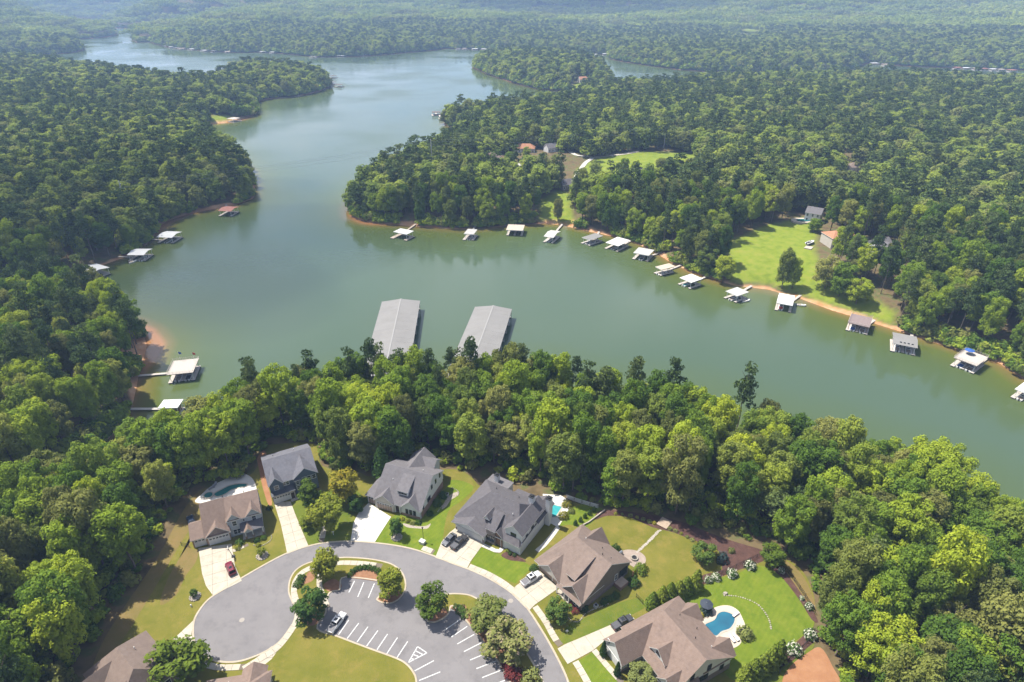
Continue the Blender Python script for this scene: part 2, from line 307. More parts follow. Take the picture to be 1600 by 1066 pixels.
def ground_material():
    m = bpy.data.materials.new('forest_floor'); nt, N, L_, out = nodes_of(m)
    b = N.new('ShaderNodeBsdfPrincipled'); b.inputs['Roughness'].default_value = 0.95; b.inputs['Specular IOR Level'].default_value = 0.1
    L_.new(b.outputs[0], out.inputs[0])
    geo = N.new('ShaderNodeNewGeometry')
    n1 = N.new('ShaderNodeTexNoise'); n1.inputs['Scale'].default_value = 0.22; n1.inputs['Detail'].default_value = 6; L_.new(geo.outputs['Position'], n1.inputs['Vector'])
    soil = ramp(N, [(0.25, (0.055, 0.042, 0.022)), (0.5, (0.115, 0.085, 0.045)), (0.62, (0.075, 0.085, 0.028)), (0.8, (0.155, 0.112, 0.064))]); L_.new(n1.outputs[0], soil.inputs[0])
    clay = ramp(N, [(0.3, (0.34, 0.16, 0.075)), (0.7, (0.42, 0.27, 0.16))]); L_.new(n1.outputs[0], clay.inputs[0])
    grass = ramp(N, [(0.25, (0.095, 0.135, 0.014)), (0.5, (0.145, 0.185, 0.02)), (0.75, (0.185, 0.195, 0.035))]); L_.new(n1.outputs[0], grass.inputs[0])
    at = N.new('ShaderNodeAttribute'); at.attribute_name = 'shore'
    n2 = N.new('ShaderNodeTexNoise'); n2.inputs['Scale'].default_value = 0.028; n2.inputs['Detail'].default_value = 4; L_.new(geo.outputs['Position'], n2.inputs['Vector'])
    ad = N.new('ShaderNodeMath'); ad.operation = 'MULTIPLY_ADD'; ad.inputs[1].default_value = -22.0; L_.new(n2.outputs[0], ad.inputs[0]); L_.new(at.outputs['Fac'], ad.inputs[2])
    mr = N.new('ShaderNodeMapRange'); mr.inputs[1].default_value = -9.6; mr.inputs[2].default_value = -7.6; L_.new(ad.outputs[0], mr.inputs[0])
    mx = N.new('ShaderNodeMix'); mx.data_type = 'RGBA'; L_.new(mr.outputs[0], mx.inputs['Factor']); L_.new(clay.outputs[0], mx.inputs['A']); L_.new(soil.outputs[0], mx.inputs['B'])
    op = N.new('ShaderNodeAttribute'); op.attribute_name = 'meadow'
    mx2 = N.new('ShaderNodeMix'); mx2.data_type = 'RGBA'; L_.new(op.outputs['Fac'], mx2.inputs['Factor']); L_.new(mx.outputs['Result'], mx2.inputs['A']); L_.new(grass.outputs[0], mx2.inputs['B'])
    L_.new(mx2.outputs['Result'], b.inputs['Base Color'])
    bp = N.new('ShaderNodeBump'); bp.inputs['Strength'].default_value = 0.5; bp.inputs['Distance'].default_value = 0.4; L_.new(n1.outputs[0], bp.inputs['Height']); L_.new(bp.outputs[0], b.inputs['Normal'])
    return m
meadow = np.zeros(GX.shape)
for poly in [o for o in OPENINGS[1:] if o is not HOUSE_GAP]:
    d = pdist(GX, GY, poly); d = np.where(inside(GX, GY, poly), -d, d)
    w = np.clip(np.sqrt(GX**2+GY**2)*0.012, 1.5, 30)
    meadow = np.maximum(meadow, 1-sstep(-0.5*w, 0.5*w, d+w*0.6*(fbm(GX/9, GY/9, 5, 3)-0.5)))
meadow *= sstep(1.5, 4.5, GS+3*(fbm(GX/12, GY/12, 8, 2)-0.5))
gme = np_mesh('ground', np.stack([GX, GY, GZ], -1).reshape(-1, 3), quads, [ground_material()], smooth=True)
BANKS = (((-171.05,253.32), 20), ((-161.25,235.92), 16), ((-237.96,413.97), 22), ((-106.24,418.04), 22), ((-333.86,796.76), 40))     # open clay banks with sandy shallows
def bank(x, y): return sum(np.exp(-((x-q[0])**2+(y-q[1])**2)/r**2) for q, r in BANKS)
a_ = gme.attributes.new('shore', 'FLOAT', 'POINT'); a_.data.foreach_set('value', np.clip(GS-5*bank(GX, GY), -50, 50).astype(np.float32).ravel())
a_ = gme.attributes.new('meadow', 'FLOAT', 'POINT'); a_.data.foreach_set('value', meadow.astype(np.float32).ravel())
tag(obj('ground', gme), kind='structure')

# ------------------------------------------------------------------ water
def water_material():
    m = bpy.data.materials.new('lake_water'); nt, N, L_, out = nodes_of(m)
    b = N.new('ShaderNodeBsdfPrincipled'); b.inputs['IOR'].default_value = 1.45; b.inputs['Roughness'].default_value = 0.12
    L_.new(b.outputs[0], out.inputs[0])
    geo = N.new('ShaderNodeNewGeometry'); at = N.new('ShaderNodeAttribute'); at.attribute_name = 'depth'
    n0 = N.new('ShaderNodeTexNoise'); n0.inputs['Scale'].default_value = 0.03; n0.inputs['Detail'].default_value = 4; L_.new(geo.outputs['Position'], n0.inputs['Vector'])
    ad = N.new('ShaderNodeMath'); ad.operation = 'MULTIPLY_ADD'; ad.inputs[1].default_value = 7.0; L_.new(n0.outputs[0], ad.inputs[0]); L_.new(at.outputs['Fac'], ad.inputs[2])
    mr = N.new('ShaderNodeMapRange'); mr.inputs[1].default_value = 2.0; mr.inputs[2].default_value = 52.0; L_.new(ad.outputs[0], mr.inputs[0])
    r = ramp(N, [(0.0, (0.24, 0.12, 0.05)), (0.07, (0.12, 0.095, 0.026)), (0.2, (0.066, 0.084, 0.018)), (0.5, (0.055, 0.080, 0.030)), (1.0, (0.052, 0.080, 0.046))]); L_.new(mr.outputs[0], r.inputs[0])
    L_.new(r.outputs[0], b.inputs['Base Color'])
    n1 = N.new('ShaderNodeTexNoise'); n1.inputs['Scale'].default_value = 0.45; n1.inputs['Detail'].default_value = 3
    mp = N.new('ShaderNodeMapping'); mp.inputs['Scale'].default_value = (0.7, 1.3, 1); L_.new(geo.outputs['Position'], mp.inputs[0]); L_.new(mp.outputs[0], n1.inputs['Vector'])
    n2 = N.new('ShaderNodeTexNoise'); n2.inputs['Scale'].default_value = 0.008; n2.inputs['Detail'].default_value = 3; L_.new(geo.outputs['Position'], n2.inputs['Vector'])
    pr = N.new('ShaderNodeMapRange'); pr.inputs[1].default_value = 0.4; pr.inputs[2].default_value = 0.65; pr.inputs[3].default_value = 0.25; pr.inputs[4].default_value = 1.0; L_.new(n2.outputs[0], pr.inputs[0])
    st = N.new('ShaderNodeMath'); st.operation = 'MULTIPLY'; st.inputs[1].default_value = 0.22; L_.new(pr.outputs[0], st.inputs[0])
    bp = N.new('ShaderNodeBump'); bp.inputs['Distance'].default_value = 0.35; L_.new(st.outputs[0], bp.inputs['Strength']); L_.new(n1.outputs[0], bp.inputs['Height']); L_.new(bp.outputs[0], b.inputs['Normal'])
    rr = N.new('ShaderNodeMapRange'); rr.inputs[1].default_value = .35; rr.inputs[2].default_value = .65; rr.inputs[3].default_value = .04; rr.inputs[4].default_value = .27; L_.new(n2.outputs[0], rr.inputs[0]); L_.new(rr.outputs[0], b.inputs['Roughness'])
    return m
NS2, NT2 = 260, 360
wy = 45*np.exp(np.linspace(0, math.log(9000/45.0), NT2)); ws = np.linspace(-1.5, 1.5, NS2)
WX = wy[:, None]*ws[None, :] + ws[None, :]*120; WY = np.repeat(wy[:, None], NS2, 1)
keep = grid_at(WX.ravel(), WY.ravel(), GZ).reshape(WX.shape)
wd = -grid_at(WX.ravel(), WY.ravel(), GS).reshape(WX.shape)
i2 = np.arange(NS2*NT2).reshape(NT2, NS2)
q2 = np.stack([i2[:-1, :-1], i2[:-1, 1:], i2[1:, 1:], i2[1:, :-1]], -1).reshape(-1, 4)
low = keep < WATER_Z + 3.0; low = low | (wd > -25)
kq = (low[:-1, :-1] | low[:-1, 1:] | low[1:, 1:] | low[1:, :-1]).ravel()
wme = np_mesh('lake', np.stack([WX, WY, np.full(WX.shape, WATER_Z)], -1).reshape(-1, 3), q2[kq], [water_material()], smooth=True)
a_ = wme.attributes.new('depth', 'FLOAT', 'POINT'); wd = wd-5.5*bank(WX, WY); a_.data.foreach_set('value', wd.astype(np.float32).ravel())
tag(obj('lake', wme), kind='structure')

# ------------------------------------------------------------------ trees
LEAF = leaf_mat('broadleaf_foliage', [(0.0, (0.043, 0.086, 0.022)), (0.3, (0.107, 0.181, 0.026)), (0.55, (0.207, 0.284, 0.032)), (0.8, (0.327, 0.388, 0.036)), (1.0, (0.452, 0.464, 0.042))], 0.38, olive=(0.185, 0.175, 0.065))
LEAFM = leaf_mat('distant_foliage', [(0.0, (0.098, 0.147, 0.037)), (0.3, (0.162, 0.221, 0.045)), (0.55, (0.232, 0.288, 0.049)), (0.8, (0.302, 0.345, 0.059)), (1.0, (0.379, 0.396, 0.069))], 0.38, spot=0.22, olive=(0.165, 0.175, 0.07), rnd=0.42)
PINE = leaf_mat('pine_foliage', [(0.0, (0.045, 0.075, 0.030)), (0.5, (0.085, 0.125, 0.038)), (1.0, (0.15, 0.18, 0.06))], 0.28)
BARK = mat('bark', (0.10, 0.075, 0.055), 0.95, (0.22, 0.18, 0.14), 2.5, bump=0.4, bscale=6, stretch=(1, 1, 0.3))

def leaf_quads(cent, nrm, size, rng):
    """kite-shaped leaf sprays centred at cent (Nx3) facing nrm"""
    n = len(cent)
    r = rng.normal(size=(n, 3)); u = np.cross(nrm, r); u /= np.linalg.norm(u, axis=1)[:, None]+1e-9
    w = np.cross(nrm, u); s = size*rng.uniform(0.65, 1.35, n)[:, None]
    lift = nrm*s*0.25
    v = np.stack([cent-u*s, cent-w*s*0.62+lift, cent+u*s, cent+w*s*0.62+lift*0.6], 1).reshape(-1, 3)
    f = np.arange(4*n).reshape(n, 4)
    return v, f

def crown_broad(seed, nblob=30, per=75, leaf=0.5, h=1.0, core=True, shape='round', up=0.5):
    """crown about 10 m across and 11 m high, base at z = 0: leaf sprays on many uneven clumps"""
    rng = np.random.default_rng(seed)
    V = []; F = []; n0 = 0
    blobs = []
    for k in range(nblob):
        for _ in range(30):
            z = rng.uniform(0.05, 0.90)
            if shape == 'round': prof = max(0.0, 1-abs((z-0.42)/0.62)**3.2)**0.6
            elif shape == 'dome': prof = max(0.0, 1-(z/1.02)**2.0)**0.62
            elif shape == 'tall': prof = 0.78*max(0.0, 1-abs((z-0.40)/0.64)**2.6)**0.55
            else: prof = max(0.05, 1.05-z)*0.9
            a = rng.uniform(0, 2*math.pi); rr = prof*math.sqrt(rng.uniform(0.12, 1.0))
            c = np.array([5.0*rr*math.cos(a), 5.0*rr*math.sin(a), 11.0*z])
            br = rng.uniform(1.15, 2.0)*(0.78 if nblob > 50 else 1.0)*(1.0 if shape != 'cone' else 0.65)
            if all(np.linalg.norm(c-b[0]) > 0.62*(br+b[1])*0.8 for b in blobs): break
        blobs.append((c, br))
    for c, br in blobs:
        m = int(per*(br/(1.2 if nblob > 50 else 1.55))**2)
        d = rng.normal(size=(m, 3)); d[:, 2] = d[:, 2]*0.9+0.28; d /= np.linalg.norm(d, axis=1)[:, None]
        rad = br*rng.uniform(0.62, 1.12, m)[:, None]
        p = c+d*rad*np.array([1.08, 1.08, 0.82])
        nr = d+rng.normal(size=(m, 3))*0.42+np.array([0, 0, up]); nr /= np.linalg.norm(nr, axis=1)[:, None]
        v, f = leaf_quads(p, nr, leaf, rng); V.append(v); F.append(f+n0); n0 += len(v)
    v = np.concatenate(V); v[:, 2] *= h
    return v, np.concatenate(F)

def crown_pine(seed, leaf=0.42, nb=26, per=46):
    """loblolly pine crown: flat irregular needle pads on the top half of a tall stem; 7 m across, 10 m high"""
    rng = np.random.default_rng(seed); V = []; F = []; n0 = 0
    for k in range(nb):
        z = rng.uniform(0.0, 1.0)**0.85; a = rng.uniform(0, 2*math.pi)
        rr = 3.7*(1-z**2.2*0.62)*rng.uniform(0.2, 1.0)
        c = np.array([rr*math.cos(a), rr*math.sin(a), 10.5*z]); br = rng.uniform(1.0, 1.6)
        d = rng.normal(size=(per, 3)); d[:, 2] = d[:, 2]*0.6+0.35; d /= np.linalg.norm(d, axis=1)[:, None]
        p = c+d*br*rng.uniform(0.5, 1.1, per)[:, None]*np.array([1.25, 1.25, 0.6])
        nr = d+rng.normal(size=(per, 3))*0.6; nr /= np.linalg.norm(nr, axis=1)[:, None]
        v, f = leaf_quads(p, nr, leaf, rng); V.append(v); F.append(f+n0); n0 += len(v)
    return np.concatenate(V), np.concatenate(F)

def trunk_mesh(name, hgt, r0, limbs, seed, reach=3.2):
    rng = random.Random(seed); mb = MB(); z = 0; p = Vector((0, 0, -1.2)); n = 5
    pts = [p]
    for i in range(n):
        pts.append(Vector((rng.uniform(-.25, .25)*(i > 0), rng.uniform(-.25, .25)*(i > 0), hgt*(i+1)/n)))
    for i in range(n):
        mb.bar(pts[i], pts[i+1], r0*(1-i/n*0.8), 6, r0*(1-(i+1)/n*0.8))
    for k in range(limbs):
        t = rng.uniform(0.45, 0.9); b = Vector((0, 0, hgt*t)); a = rng.uniform(0, 6.28)
        e = b+Vector((math.cos(a)*reach*rng.uniform(.6, 1), math.sin(a)*reach*rng.uniform(.6, 1), rng.uniform(1.5, 3.2)))
        mb.bar(b, e, r0*0.35, 5, r0*0.1)
    me = bpy.data.meshes.new(name); me.from_pydata(mb.v, [], mb.f); me.update(); me.materials.append(BARK)
    me.polygons.foreach_set('use_smooth', [True]*len(me.polygons)); return me

# hero variants: (crown mesh, trunk mesh, crown base height)
HERO = []
for i in range(10):
    shp = ('round', 'round', 'tall', 'round', 'tall', 'tall', 'tall', 'round', 'tall', 'tall')[i]
    v, f = crown_broad(100+i, 62, 128, 0.285, (0.95, 1.1, 1.25, 0.85, 1.15, 1.0, 1.05, 1.2, 1.35, 0.95)[i], shape=shp)
    HERO.append((np_mesh('broadleaf_crown', v, f, [LEAF]), trunk_mesh('broadleaf_trunk', 13, 0.30, 6, i), 5.2))
for i in range(3):
    v, f = crown_pine(200+i)
    HERO.append((np_mesh('pine_crown', v, f, [PINE]), trunk_mesh('pine_trunk', 21, 0.27, 4, 20+i, 2.2), 11.5))

def unlinked(name, v, f, m, smooth=False):
    return bpy.data.objects.new(name, np_mesh(name, v, f, [m], smooth))
def merged_tree(k):
    c, t, zb = HERO[k]
    cv = np.empty(len(c.vertices)*3, np.float32); c.vertices.foreach_get('co', cv); cv = cv.reshape(-1, 3).copy(); cv[:, 2] += zb
    tv = [tuple(v.co) for v in t.vertices]; n = len(cv)
    fs = [tuple(range(4*i, 4*i+4)) for i in range(n//4)] + [tuple(a+n for a in p.vertices) for p in t.polygons]
    me = bpy.data.meshes.new('tree_source'); me.from_pydata([tuple(x) for x in cv.tolist()]+tv, [], fs); me.update()
    me.materials.append(c.materials[0]); me.materials.append(BARK)
    me.polygons.foreach_set('material_index', np.array([0]*(n//4)+[1]*len(t.polygons), np.int32))
    return bpy.data.objects.new('tree_source', me)
SRC_NEAR = [merged_tree(k) for k in range(len(HERO))]
def mid_tree(i):
    if i < 5:
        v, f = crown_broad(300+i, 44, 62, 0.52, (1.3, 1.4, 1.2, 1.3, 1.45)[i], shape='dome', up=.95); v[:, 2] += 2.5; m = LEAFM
    else:
        v, f = crown_pine(320+i, 0.62, 22, 18); v[:, 2] += 11; m = PINE
    return unlinked('mid_tree_source', v, f, m)
SRC_MID = [mid_tree(i) for i in range(7)]
def far_tree(i):
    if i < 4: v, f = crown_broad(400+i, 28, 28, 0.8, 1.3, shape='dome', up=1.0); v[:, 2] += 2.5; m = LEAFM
    else: v, f = crown_pine(430+i, 0.95, 14, 9); v[:, 2] += 10; m = PINE
    return unlinked('far_tree_source', v, f, m)
SRC_FAR = [far_tree(i) for i in range(5)]
def canopy_patch(i, side=60.0):
    rng = np.random.default_rng(500+i); V = []; F = []; n0 = 0
    g = np.arange(-side/2, side/2, 11.5)
    for gx in g:
        for gy in g:
            c = np.array([gx+rng.uniform(0, 11), gy+rng.uniform(0, 11), 13+rng.uniform(-4, 5)]); r = rng.uniform(5.2, 8.8)
            m = 30; d = rng.normal(size=(m, 3)); d[:, 2] = np.abs(d[:, 2])*0.9-0.1; d /= np.linalg.norm(d, axis=1)[:, None]
            p = c+d*np.array([r, r, r*1.0]); nr = d+rng.normal(size=(m, 3))*0.25; nr /= np.linalg.norm(nr, axis=1)[:, None]
            v, f = leaf_quads(p, nr, 2.5, rng); V.append(v); F.append(f+n0); n0 += len(v)
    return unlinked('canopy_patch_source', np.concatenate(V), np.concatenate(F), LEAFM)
SRC_PATCH = [canopy_patch(i) for i in range(4)]

def scatter(name, label_kind, pts, scl, rot, var, sources):
    """one object whose points carry copies of the sources (geometry nodes)"""
    me = bpy.data.meshes.new(name); me.vertices.add(len(pts)); me.vertices.foreach_set('co', np.asarray(pts, np.float32).ravel())
    for nm, ty, val in (('scl', 'FLOAT_VECTOR', scl), ('rot', 'FLOAT', rot), ('var', 'INT', var)):
        a = me.attributes.new(nm, ty, 'POINT')
        a.data.foreach_set('vector' if ty == 'FLOAT_VECTOR' else 'value', np.asarray(val, np.int32 if ty == 'INT' else np.float32).ravel())
    o = obj(name, me); tag(o, kind='stuff', label=label_kind)
    ng = bpy.data.node_groups.new(name, 'GeometryNodeTree')
    ng.interface.new_socket('Geometry', in_out='INPUT', socket_type='NodeSocketGeometry'); ng.interface.new_socket('Geometry', in_out='OUTPUT', socket_type='NodeSocketGeometry')
    N = ng.nodes; K = ng.links; gi = N.new('NodeGroupInput'); go = N.new('NodeGroupOutput')
    iop = N.new('GeometryNodeInstanceOnPoints'); jn = N.new('GeometryNodeJoinGeometry')
    for s in sources:
        q = N.new('GeometryNodeObjectInfo'); q.inputs['Object'].default_value = s; q.inputs['As Instance'].default_value = True
        K.new(q.outputs['Geometry'], jn.inputs[0])
    def attr(nm, ty):
        n = N.new('GeometryNodeInputNamedAttribute'); n.data_type = ty; n.inputs['Name'].default_value = nm; return n.outputs['Attribute']
    K.new(gi.outputs[0], iop.inputs['Points']); K.new(jn.outputs[0], iop.inputs['Instance']); iop.inputs['Pick Instance'].default_value = True
    K.new(attr('var', 'INT'), iop.inputs['Instance Index']); K.new(attr('scl', 'FLOAT_VECTOR'), iop.inputs['Scale'])
    cx = N.new('ShaderNodeCombineXYZ'); K.new(attr('rot', 'FLOAT'), cx.inputs[2])
    er = N.new('FunctionNodeEulerToRotation'); K.new(cx.outputs[0], er.inputs[0]); K.new(er.outputs[0], iop.inputs['Rotation'])
    K.new(iop.outputs[0], go.inputs[0])
    md = o.modifiers.new('copies', 'NODES'); md.node_group = ng
    return o

# where woods stand: jittered lattice, thinned at shores and openings
KEEP_OUT = []      # (x, y, radius)
def woods(r0, r1, step, seed):
    rng = np.random.default_rng(seed); out = []
    ys = np.arange(max(30, r0*0.6), r1, step)
    X = []; Y = []
    for y in ys:
        w = 0.92*y+75
        xs = np.arange(-w, w, step); X.append(xs); Y.append(np.full(xs.shape, y))
    X = np.concatenate(X); Y = np.concatenate(Y)
    X = X+rng.uniform(-.46, .46, X.shape)*step; Y = Y+rng.uniform(-.46, .46, Y.shape)*step
    r = np.hypot(X, Y); k = (r >= r0) & (r < r1); X, Y = X[k], Y[k]
    s = grid_at(X, Y, GS); k = s > 1.2*rng.uniform(0.6, 1.8, s.shape); X, Y = X[k], Y[k]
    for poly in OPENINGS:
        ins = inside(X, Y, poly); d = pdist(X, Y, poly); k = ~ins & (d > (0.8 if poly is PAD else 1.5)); X, Y = X[k], Y[k]
    for (cx, cy, rad) in KEEP_OUT:
        k = (X-cx)**2+(Y-cy)**2 > rad*rad; X, Y = X[k], Y[k]
    # one sees nothing of the strip under the viewer
    return X, Y, grid_at(X, Y, GZ), rng
KEEP_OUT += HOUSE_SPOTS if "HOUSE_SPOTS" in globals() else []
VIEW = math.radians(29.39668)
def project(x, y, z):
    dz = z-130; d = y*math.cos(VIEW)-dz*math.sin(VIEW); up = y*math.sin(VIEW)+dz*math.cos(VIEW)
    return 978*x/d, 978*up/d, d

X, Y, Z, rng = woods(0, 430, 6.7, 41)
u, w, d = project(X, Y, Z+10)
inview = (np.abs(u) < 830) & (np.abs(w) < 570)
order = np.argsort(np.where(inview, d, 1e9))
near_ids = order[:300]; rest = order[300:]
pn = fbm(X/60, Y/60, 77, 2)
vid = rng.integers(0, 10, len(X)); pine = rng.uniform(size=len(X)) < np.where(pn > 0.62, 0.12, 0.015); vid = np.where(pine, 10+rng.integers(0, 3, len(X)), vid)
sc = 0.66+0.55*rng.beta(1.6, 2.0, len(X)); sz = np.sqrt(sc)*rng.uniform(1.08, 1.42, len(X)); sz = np.where(vid >= 10, sz*.6, sz)
rt = rng.uniform(0, 6.28, len(X))
MARKS = ((-155, 205, 'on the far bank of the shaded creek'), (-115, 150, 'on the near bank of the creek, left of the teal pool'), (-100, 105, 'beside the lawn left of the burgundy car'), (-112, 82, 'at the lower left, beside the bottom-left house'),
         (-85, 145, 'behind the teal pool and tan-roofed house'), (-62, 158, 'behind the slate blue house'), (-28, 152, 'behind the white gable house'), (8, 142, 'behind the farmhouse and turquoise pool'), (40, 130, 'behind the wooden garden deck'),
         (66, 122, 'behind the long mulch bed'), (86, 108, 'beyond the right corner of the bright pool lawn'), (88, 84, 'beside the bare red earth at the lower right'), (115, 120, 'deep in the right-hand wood above the lake corner'), (118, 92, 'at the far lower right of the right-hand wood'), (62, 158, 'near the lake behind the long mulch bed'), (20, 172, 'near the lake in front of the marina sheds'))
def zone(x, y, d):
    m = min(MARKS, key=lambda q: (x-q[0])**2+(y-q[1])**2)[2]
    return ('front-row' if d < 9 else 'inner'), m
dpad = pdist(X, Y, PAD)
for i in near_ids:
    c, t, zb = HERO[vid[i]]; row, plc = zone(X[i], Y[i], dpad[i]); knd = 'pine' if vid[i] >= 10 else 'broadleaf'
    siz = ('large ' if sc[i] > 0.95 else 'smaller ')+row+' '+knd; lab = siz+' tree '+plc; grp = siz+' trees '+plc
    e = thing('pine_tree' if vid[i] >= 10 else 'broadleaf_tree', lab, 'tree', (X[i], Y[i], Z[i]), rt[i], grp)
    e.scale = (sc[i], sc[i], sz[i])
    obj('trunk', t, e); obj('crown', c, e, (0, 0, zb))
S3 = lambda a, b: np.stack([a, a, b], -1)
scatter('woodland', 'dense mixed woodland around the cove', np.stack([X, Y, Z], -1)[rest], S3(sc, sz)[rest], rt[rest], vid[rest], SRC_NEAR)
X, Y, Z, rng = woods(430, 1050, 8.8, 42); n = len(X); pn = fbm(X/70, Y/70, 78, 2)
v_ = np.where(rng.uniform(size=n) < np.where(pn > 0.62, 0.15, 0.015), 5+rng.integers(0, 2, n), rng.integers(0, 5, n)); sc = 0.95+0.85*rng.beta(1.5, 2.0, n)
scatter('woodland', 'wooded lake shores in the middle distance', np.stack([X, Y, Z], -1), S3(sc, .92*sc**.45*rng.uniform(.85, 1.15, n)), rng.uniform(0, 6.28, n), v_, SRC_MID)
X, Y, Z, rng = woods(1050, 2300, 9.8, 43); n = len(X)
v_ = np.where(rng.uniform(size=n) < 0.03, 4, rng.integers(0, 4, n)); sc = 1.05+0.9*rng.beta(1.5, 2.0, n)
scatter('woodland', 'distant wooded shores beyond the open lake', np.stack([X, Y, Z], -1), S3(sc, .95*sc**.45*rng.uniform(.85, 1.15, n)), rng.uniform(0, 6.28, n), v_, SRC_FAR)
X, Y, Z, rng = woods(2300, 11500, 56, 44); n = len(X); k = grid_at(X, Y, GS) > 30; X, Y, Z = X[k], Y[k], Z[k]; n = len(X)
scatter('woodland', 'hazy wooded hills towards the horizon', np.stack([X, Y, Z], -1), S3(rng.uniform(.95, 1.25, n), rng.uniform(.8, 1.3, n)), rng.integers(0, 4, n)*1.5708, rng.integers(0, 4, n), SRC_PATCH)

# undergrowth along the wood edges
def bush_source(i):
    rng = np.random.default_rng(600+i); V = []; F = []; n0 = 0
    for k in range(9):
        a = rng.uniform(0, 6.28); r = rng.uniform(0, 1.3); c = np.array([r*math.cos(a), r*math.sin(a), rng.uniform(.5, 1.7)]); m = 34
        d = rng.normal(size=(m, 3)); d[:, 2] = np.abs(d[:, 2])*.8; d /= np.linalg.norm(d, axis=1)[:, None]
        v, f = leaf_quads(c+d*rng.uniform(.5, .95), d+rng.normal(size=(m, 3))*.4, .28, rng); V.append(v); F.append(f+n0); n0 += len(v)
    return unlinked('bush_source', np.concatenate(V), np.concatenate(F), LEAF)
SRC_BUSH = [bush_source(i) for i in range(4)]
rng = np.random.default_rng(61); X = rng.uniform(-190, 230, 26000); Y = rng.uniform(60, 260, 26000)
d = pdist(X, Y, PAD); k = ~inside(X, Y, PAD) & (d < 26) & (d > .3) & (grid_at(X, Y, GS) > 1) & (rng.uniform(size=len(X)) < np.clip(1.25-d/24, .1, 1)*0.55); X, Y = X[k], Y[k]; n = len(X)
sc = rng.uniform(.6, 1.5, n); scatter('undergrowth', 'bushy undergrowth along the edge of the wood', np.stack([X, Y, grid_at(X, Y, GZ)], -1), S3(sc, sc*rng.uniform(.7, 1.3, n)), rng.uniform(0, 6.28, n), rng.integers(0, 4, n), SRC_BUSH)

# bushes and low limbs hanging over the shores
rng = np.random.default_rng(62); n = 420000; Y = 60*np.exp(rng.uniform(0, math.log(900/60.), n)); X = rng.uniform(-1, 1, n)*(0.92*Y+70)
s_ = grid_at(X, Y, GS); k = (s_ > .2) & (s_ < 7) & (rng.uniform(size=n) < .5*(Y/250)**2*(vnoise(X/14, Y/14, 9) > .30)); X, Y = X[k], Y[k]
bad = np.zeros(len(X), bool)
for poly in (LAWN_EAST, SHORE_LAWN, POINT_LAWN): bad |= (pdist(X, Y, poly) < 4) | inside(X, Y, poly)
X, Y = X[~bad], Y[~bad]; n = len(X); sc = rng.uniform(.9, 2.2, n)
scatter('shore_undergrowth', 'bushes and low branches along the lake shores', np.stack([X, Y, grid_at(X, Y, GZ)], -1), S3(sc, sc*rng.uniform(.7, 1.3, n)), rng.uniform(0, 6.28, n), rng.integers(0, 4, n), SRC_BUSH)
rng = np.random.default_rng(63); n = 900000; Y = 700*np.exp(rng.uniform(0, math.log(4200/700.), n)); X = rng.uniform(-1, 1, n)*(0.9*Y+70)
s_ = grid_at(X, Y, GS); k = (s_ > .5) & (s_ < 10) & (np.hypot(X, Y) > 850) & (rng.uniform(size=n) < np.minimum(1, .35*(Y/900)**1.5)); X, Y = X[k], Y[k]
bad = inside(X, Y, POINT_LAWN) | inside(X, Y, ISLE_FIELD); X, Y = X[~bad], Y[~bad]; n = len(X); sc = rng.uniform(2.6, 5.0, n)
scatter('shore_undergrowth', 'low branches along the far lake shores', np.stack([X, Y, grid_at(X, Y, GZ)], -1), S3(sc, sc*rng.uniform(.7, 1.2, n)), rng.uniform(0, 6.28, n), rng.integers(0, 4, n), SRC_BUSH)

# ------------------------------------------------------------------ clouds and haze
CLOUD_A, CLOUD_B, CLOUD_C = (-272.72,373.25), (-1483.51,3481.21), (439.15,3019.06)
def cloud(px_, py_, rx, ry, rz, alt, dens, label, seed):
    """a fair-weather cloud whose shade falls round the ground point (px_, py_)"""
    k = alt/-dvec.z; c = Vector((px_, py_, 0))-dvec*k; rg = np.random.default_rng(seed)
    bm = bmesh.new(); bmesh.ops.create_icosphere(bm, subdivisions=4, radius=1.0)
    for v in bm.verts:
        p = v.co; s_ = 1+.28*math.sin(p.x*3+seed)*math.cos(p.y*4+seed*2)+.16*math.sin(p.y*7+p.z*5+seed)+.1*math.sin(p.x*11-p.y*9); v.co = Vector((p.x*rx, p.y*ry, p.z*rz))*s_
    me = bpy.data.meshes.new('cloud'); bm.to_mesh(me); bm.free(); m = bpy.data.materials.new('cloud_vapour'); nt, N, L_, out = nodes_of(m)
    v = N.new('ShaderNodeVolumePrincipled'); v.inputs['Color'].default_value = (1, 1, 1, 1); v.inputs['Density'].default_value = dens; L_.new(v.outputs[0], out.inputs['Volume']); me.materials.append(m)
    return tag(obj('cloud', me, None, c), label, 'cloud', kind='stuff')
cloud(*CLOUD_A, 210, 120, 60, 800, .006, 'fair-weather cloud over the left shore', 1); cloud(*CLOUD_B, 420, 260, 80, 900, .008, 'fair-weather cloud over the far left hills', 2); cloud(*CLOUD_C, 700, 300, 90, 1000, .007, 'fair-weather cloud over the far right hills', 3)
hb = MB().box(-16000, 16000, -400, 14600, -16, 330); 
hm = bpy.data.materials.new('haze_air'); nt, N, L_, out = nodes_of(hm)
pv = N.new('ShaderNodeVolumePrincipled'); pv.inputs['Color'].default_value = (0.42, 0.62, 1.0, 1); pv.inputs['Density'].default_value = 0.00016; pv.inputs['Anisotropy'].default_value = 0.0
L_.new(pv.outputs[0], out.inputs['Volume'])
tag(hb.build('haze', hm), kind='stuff')

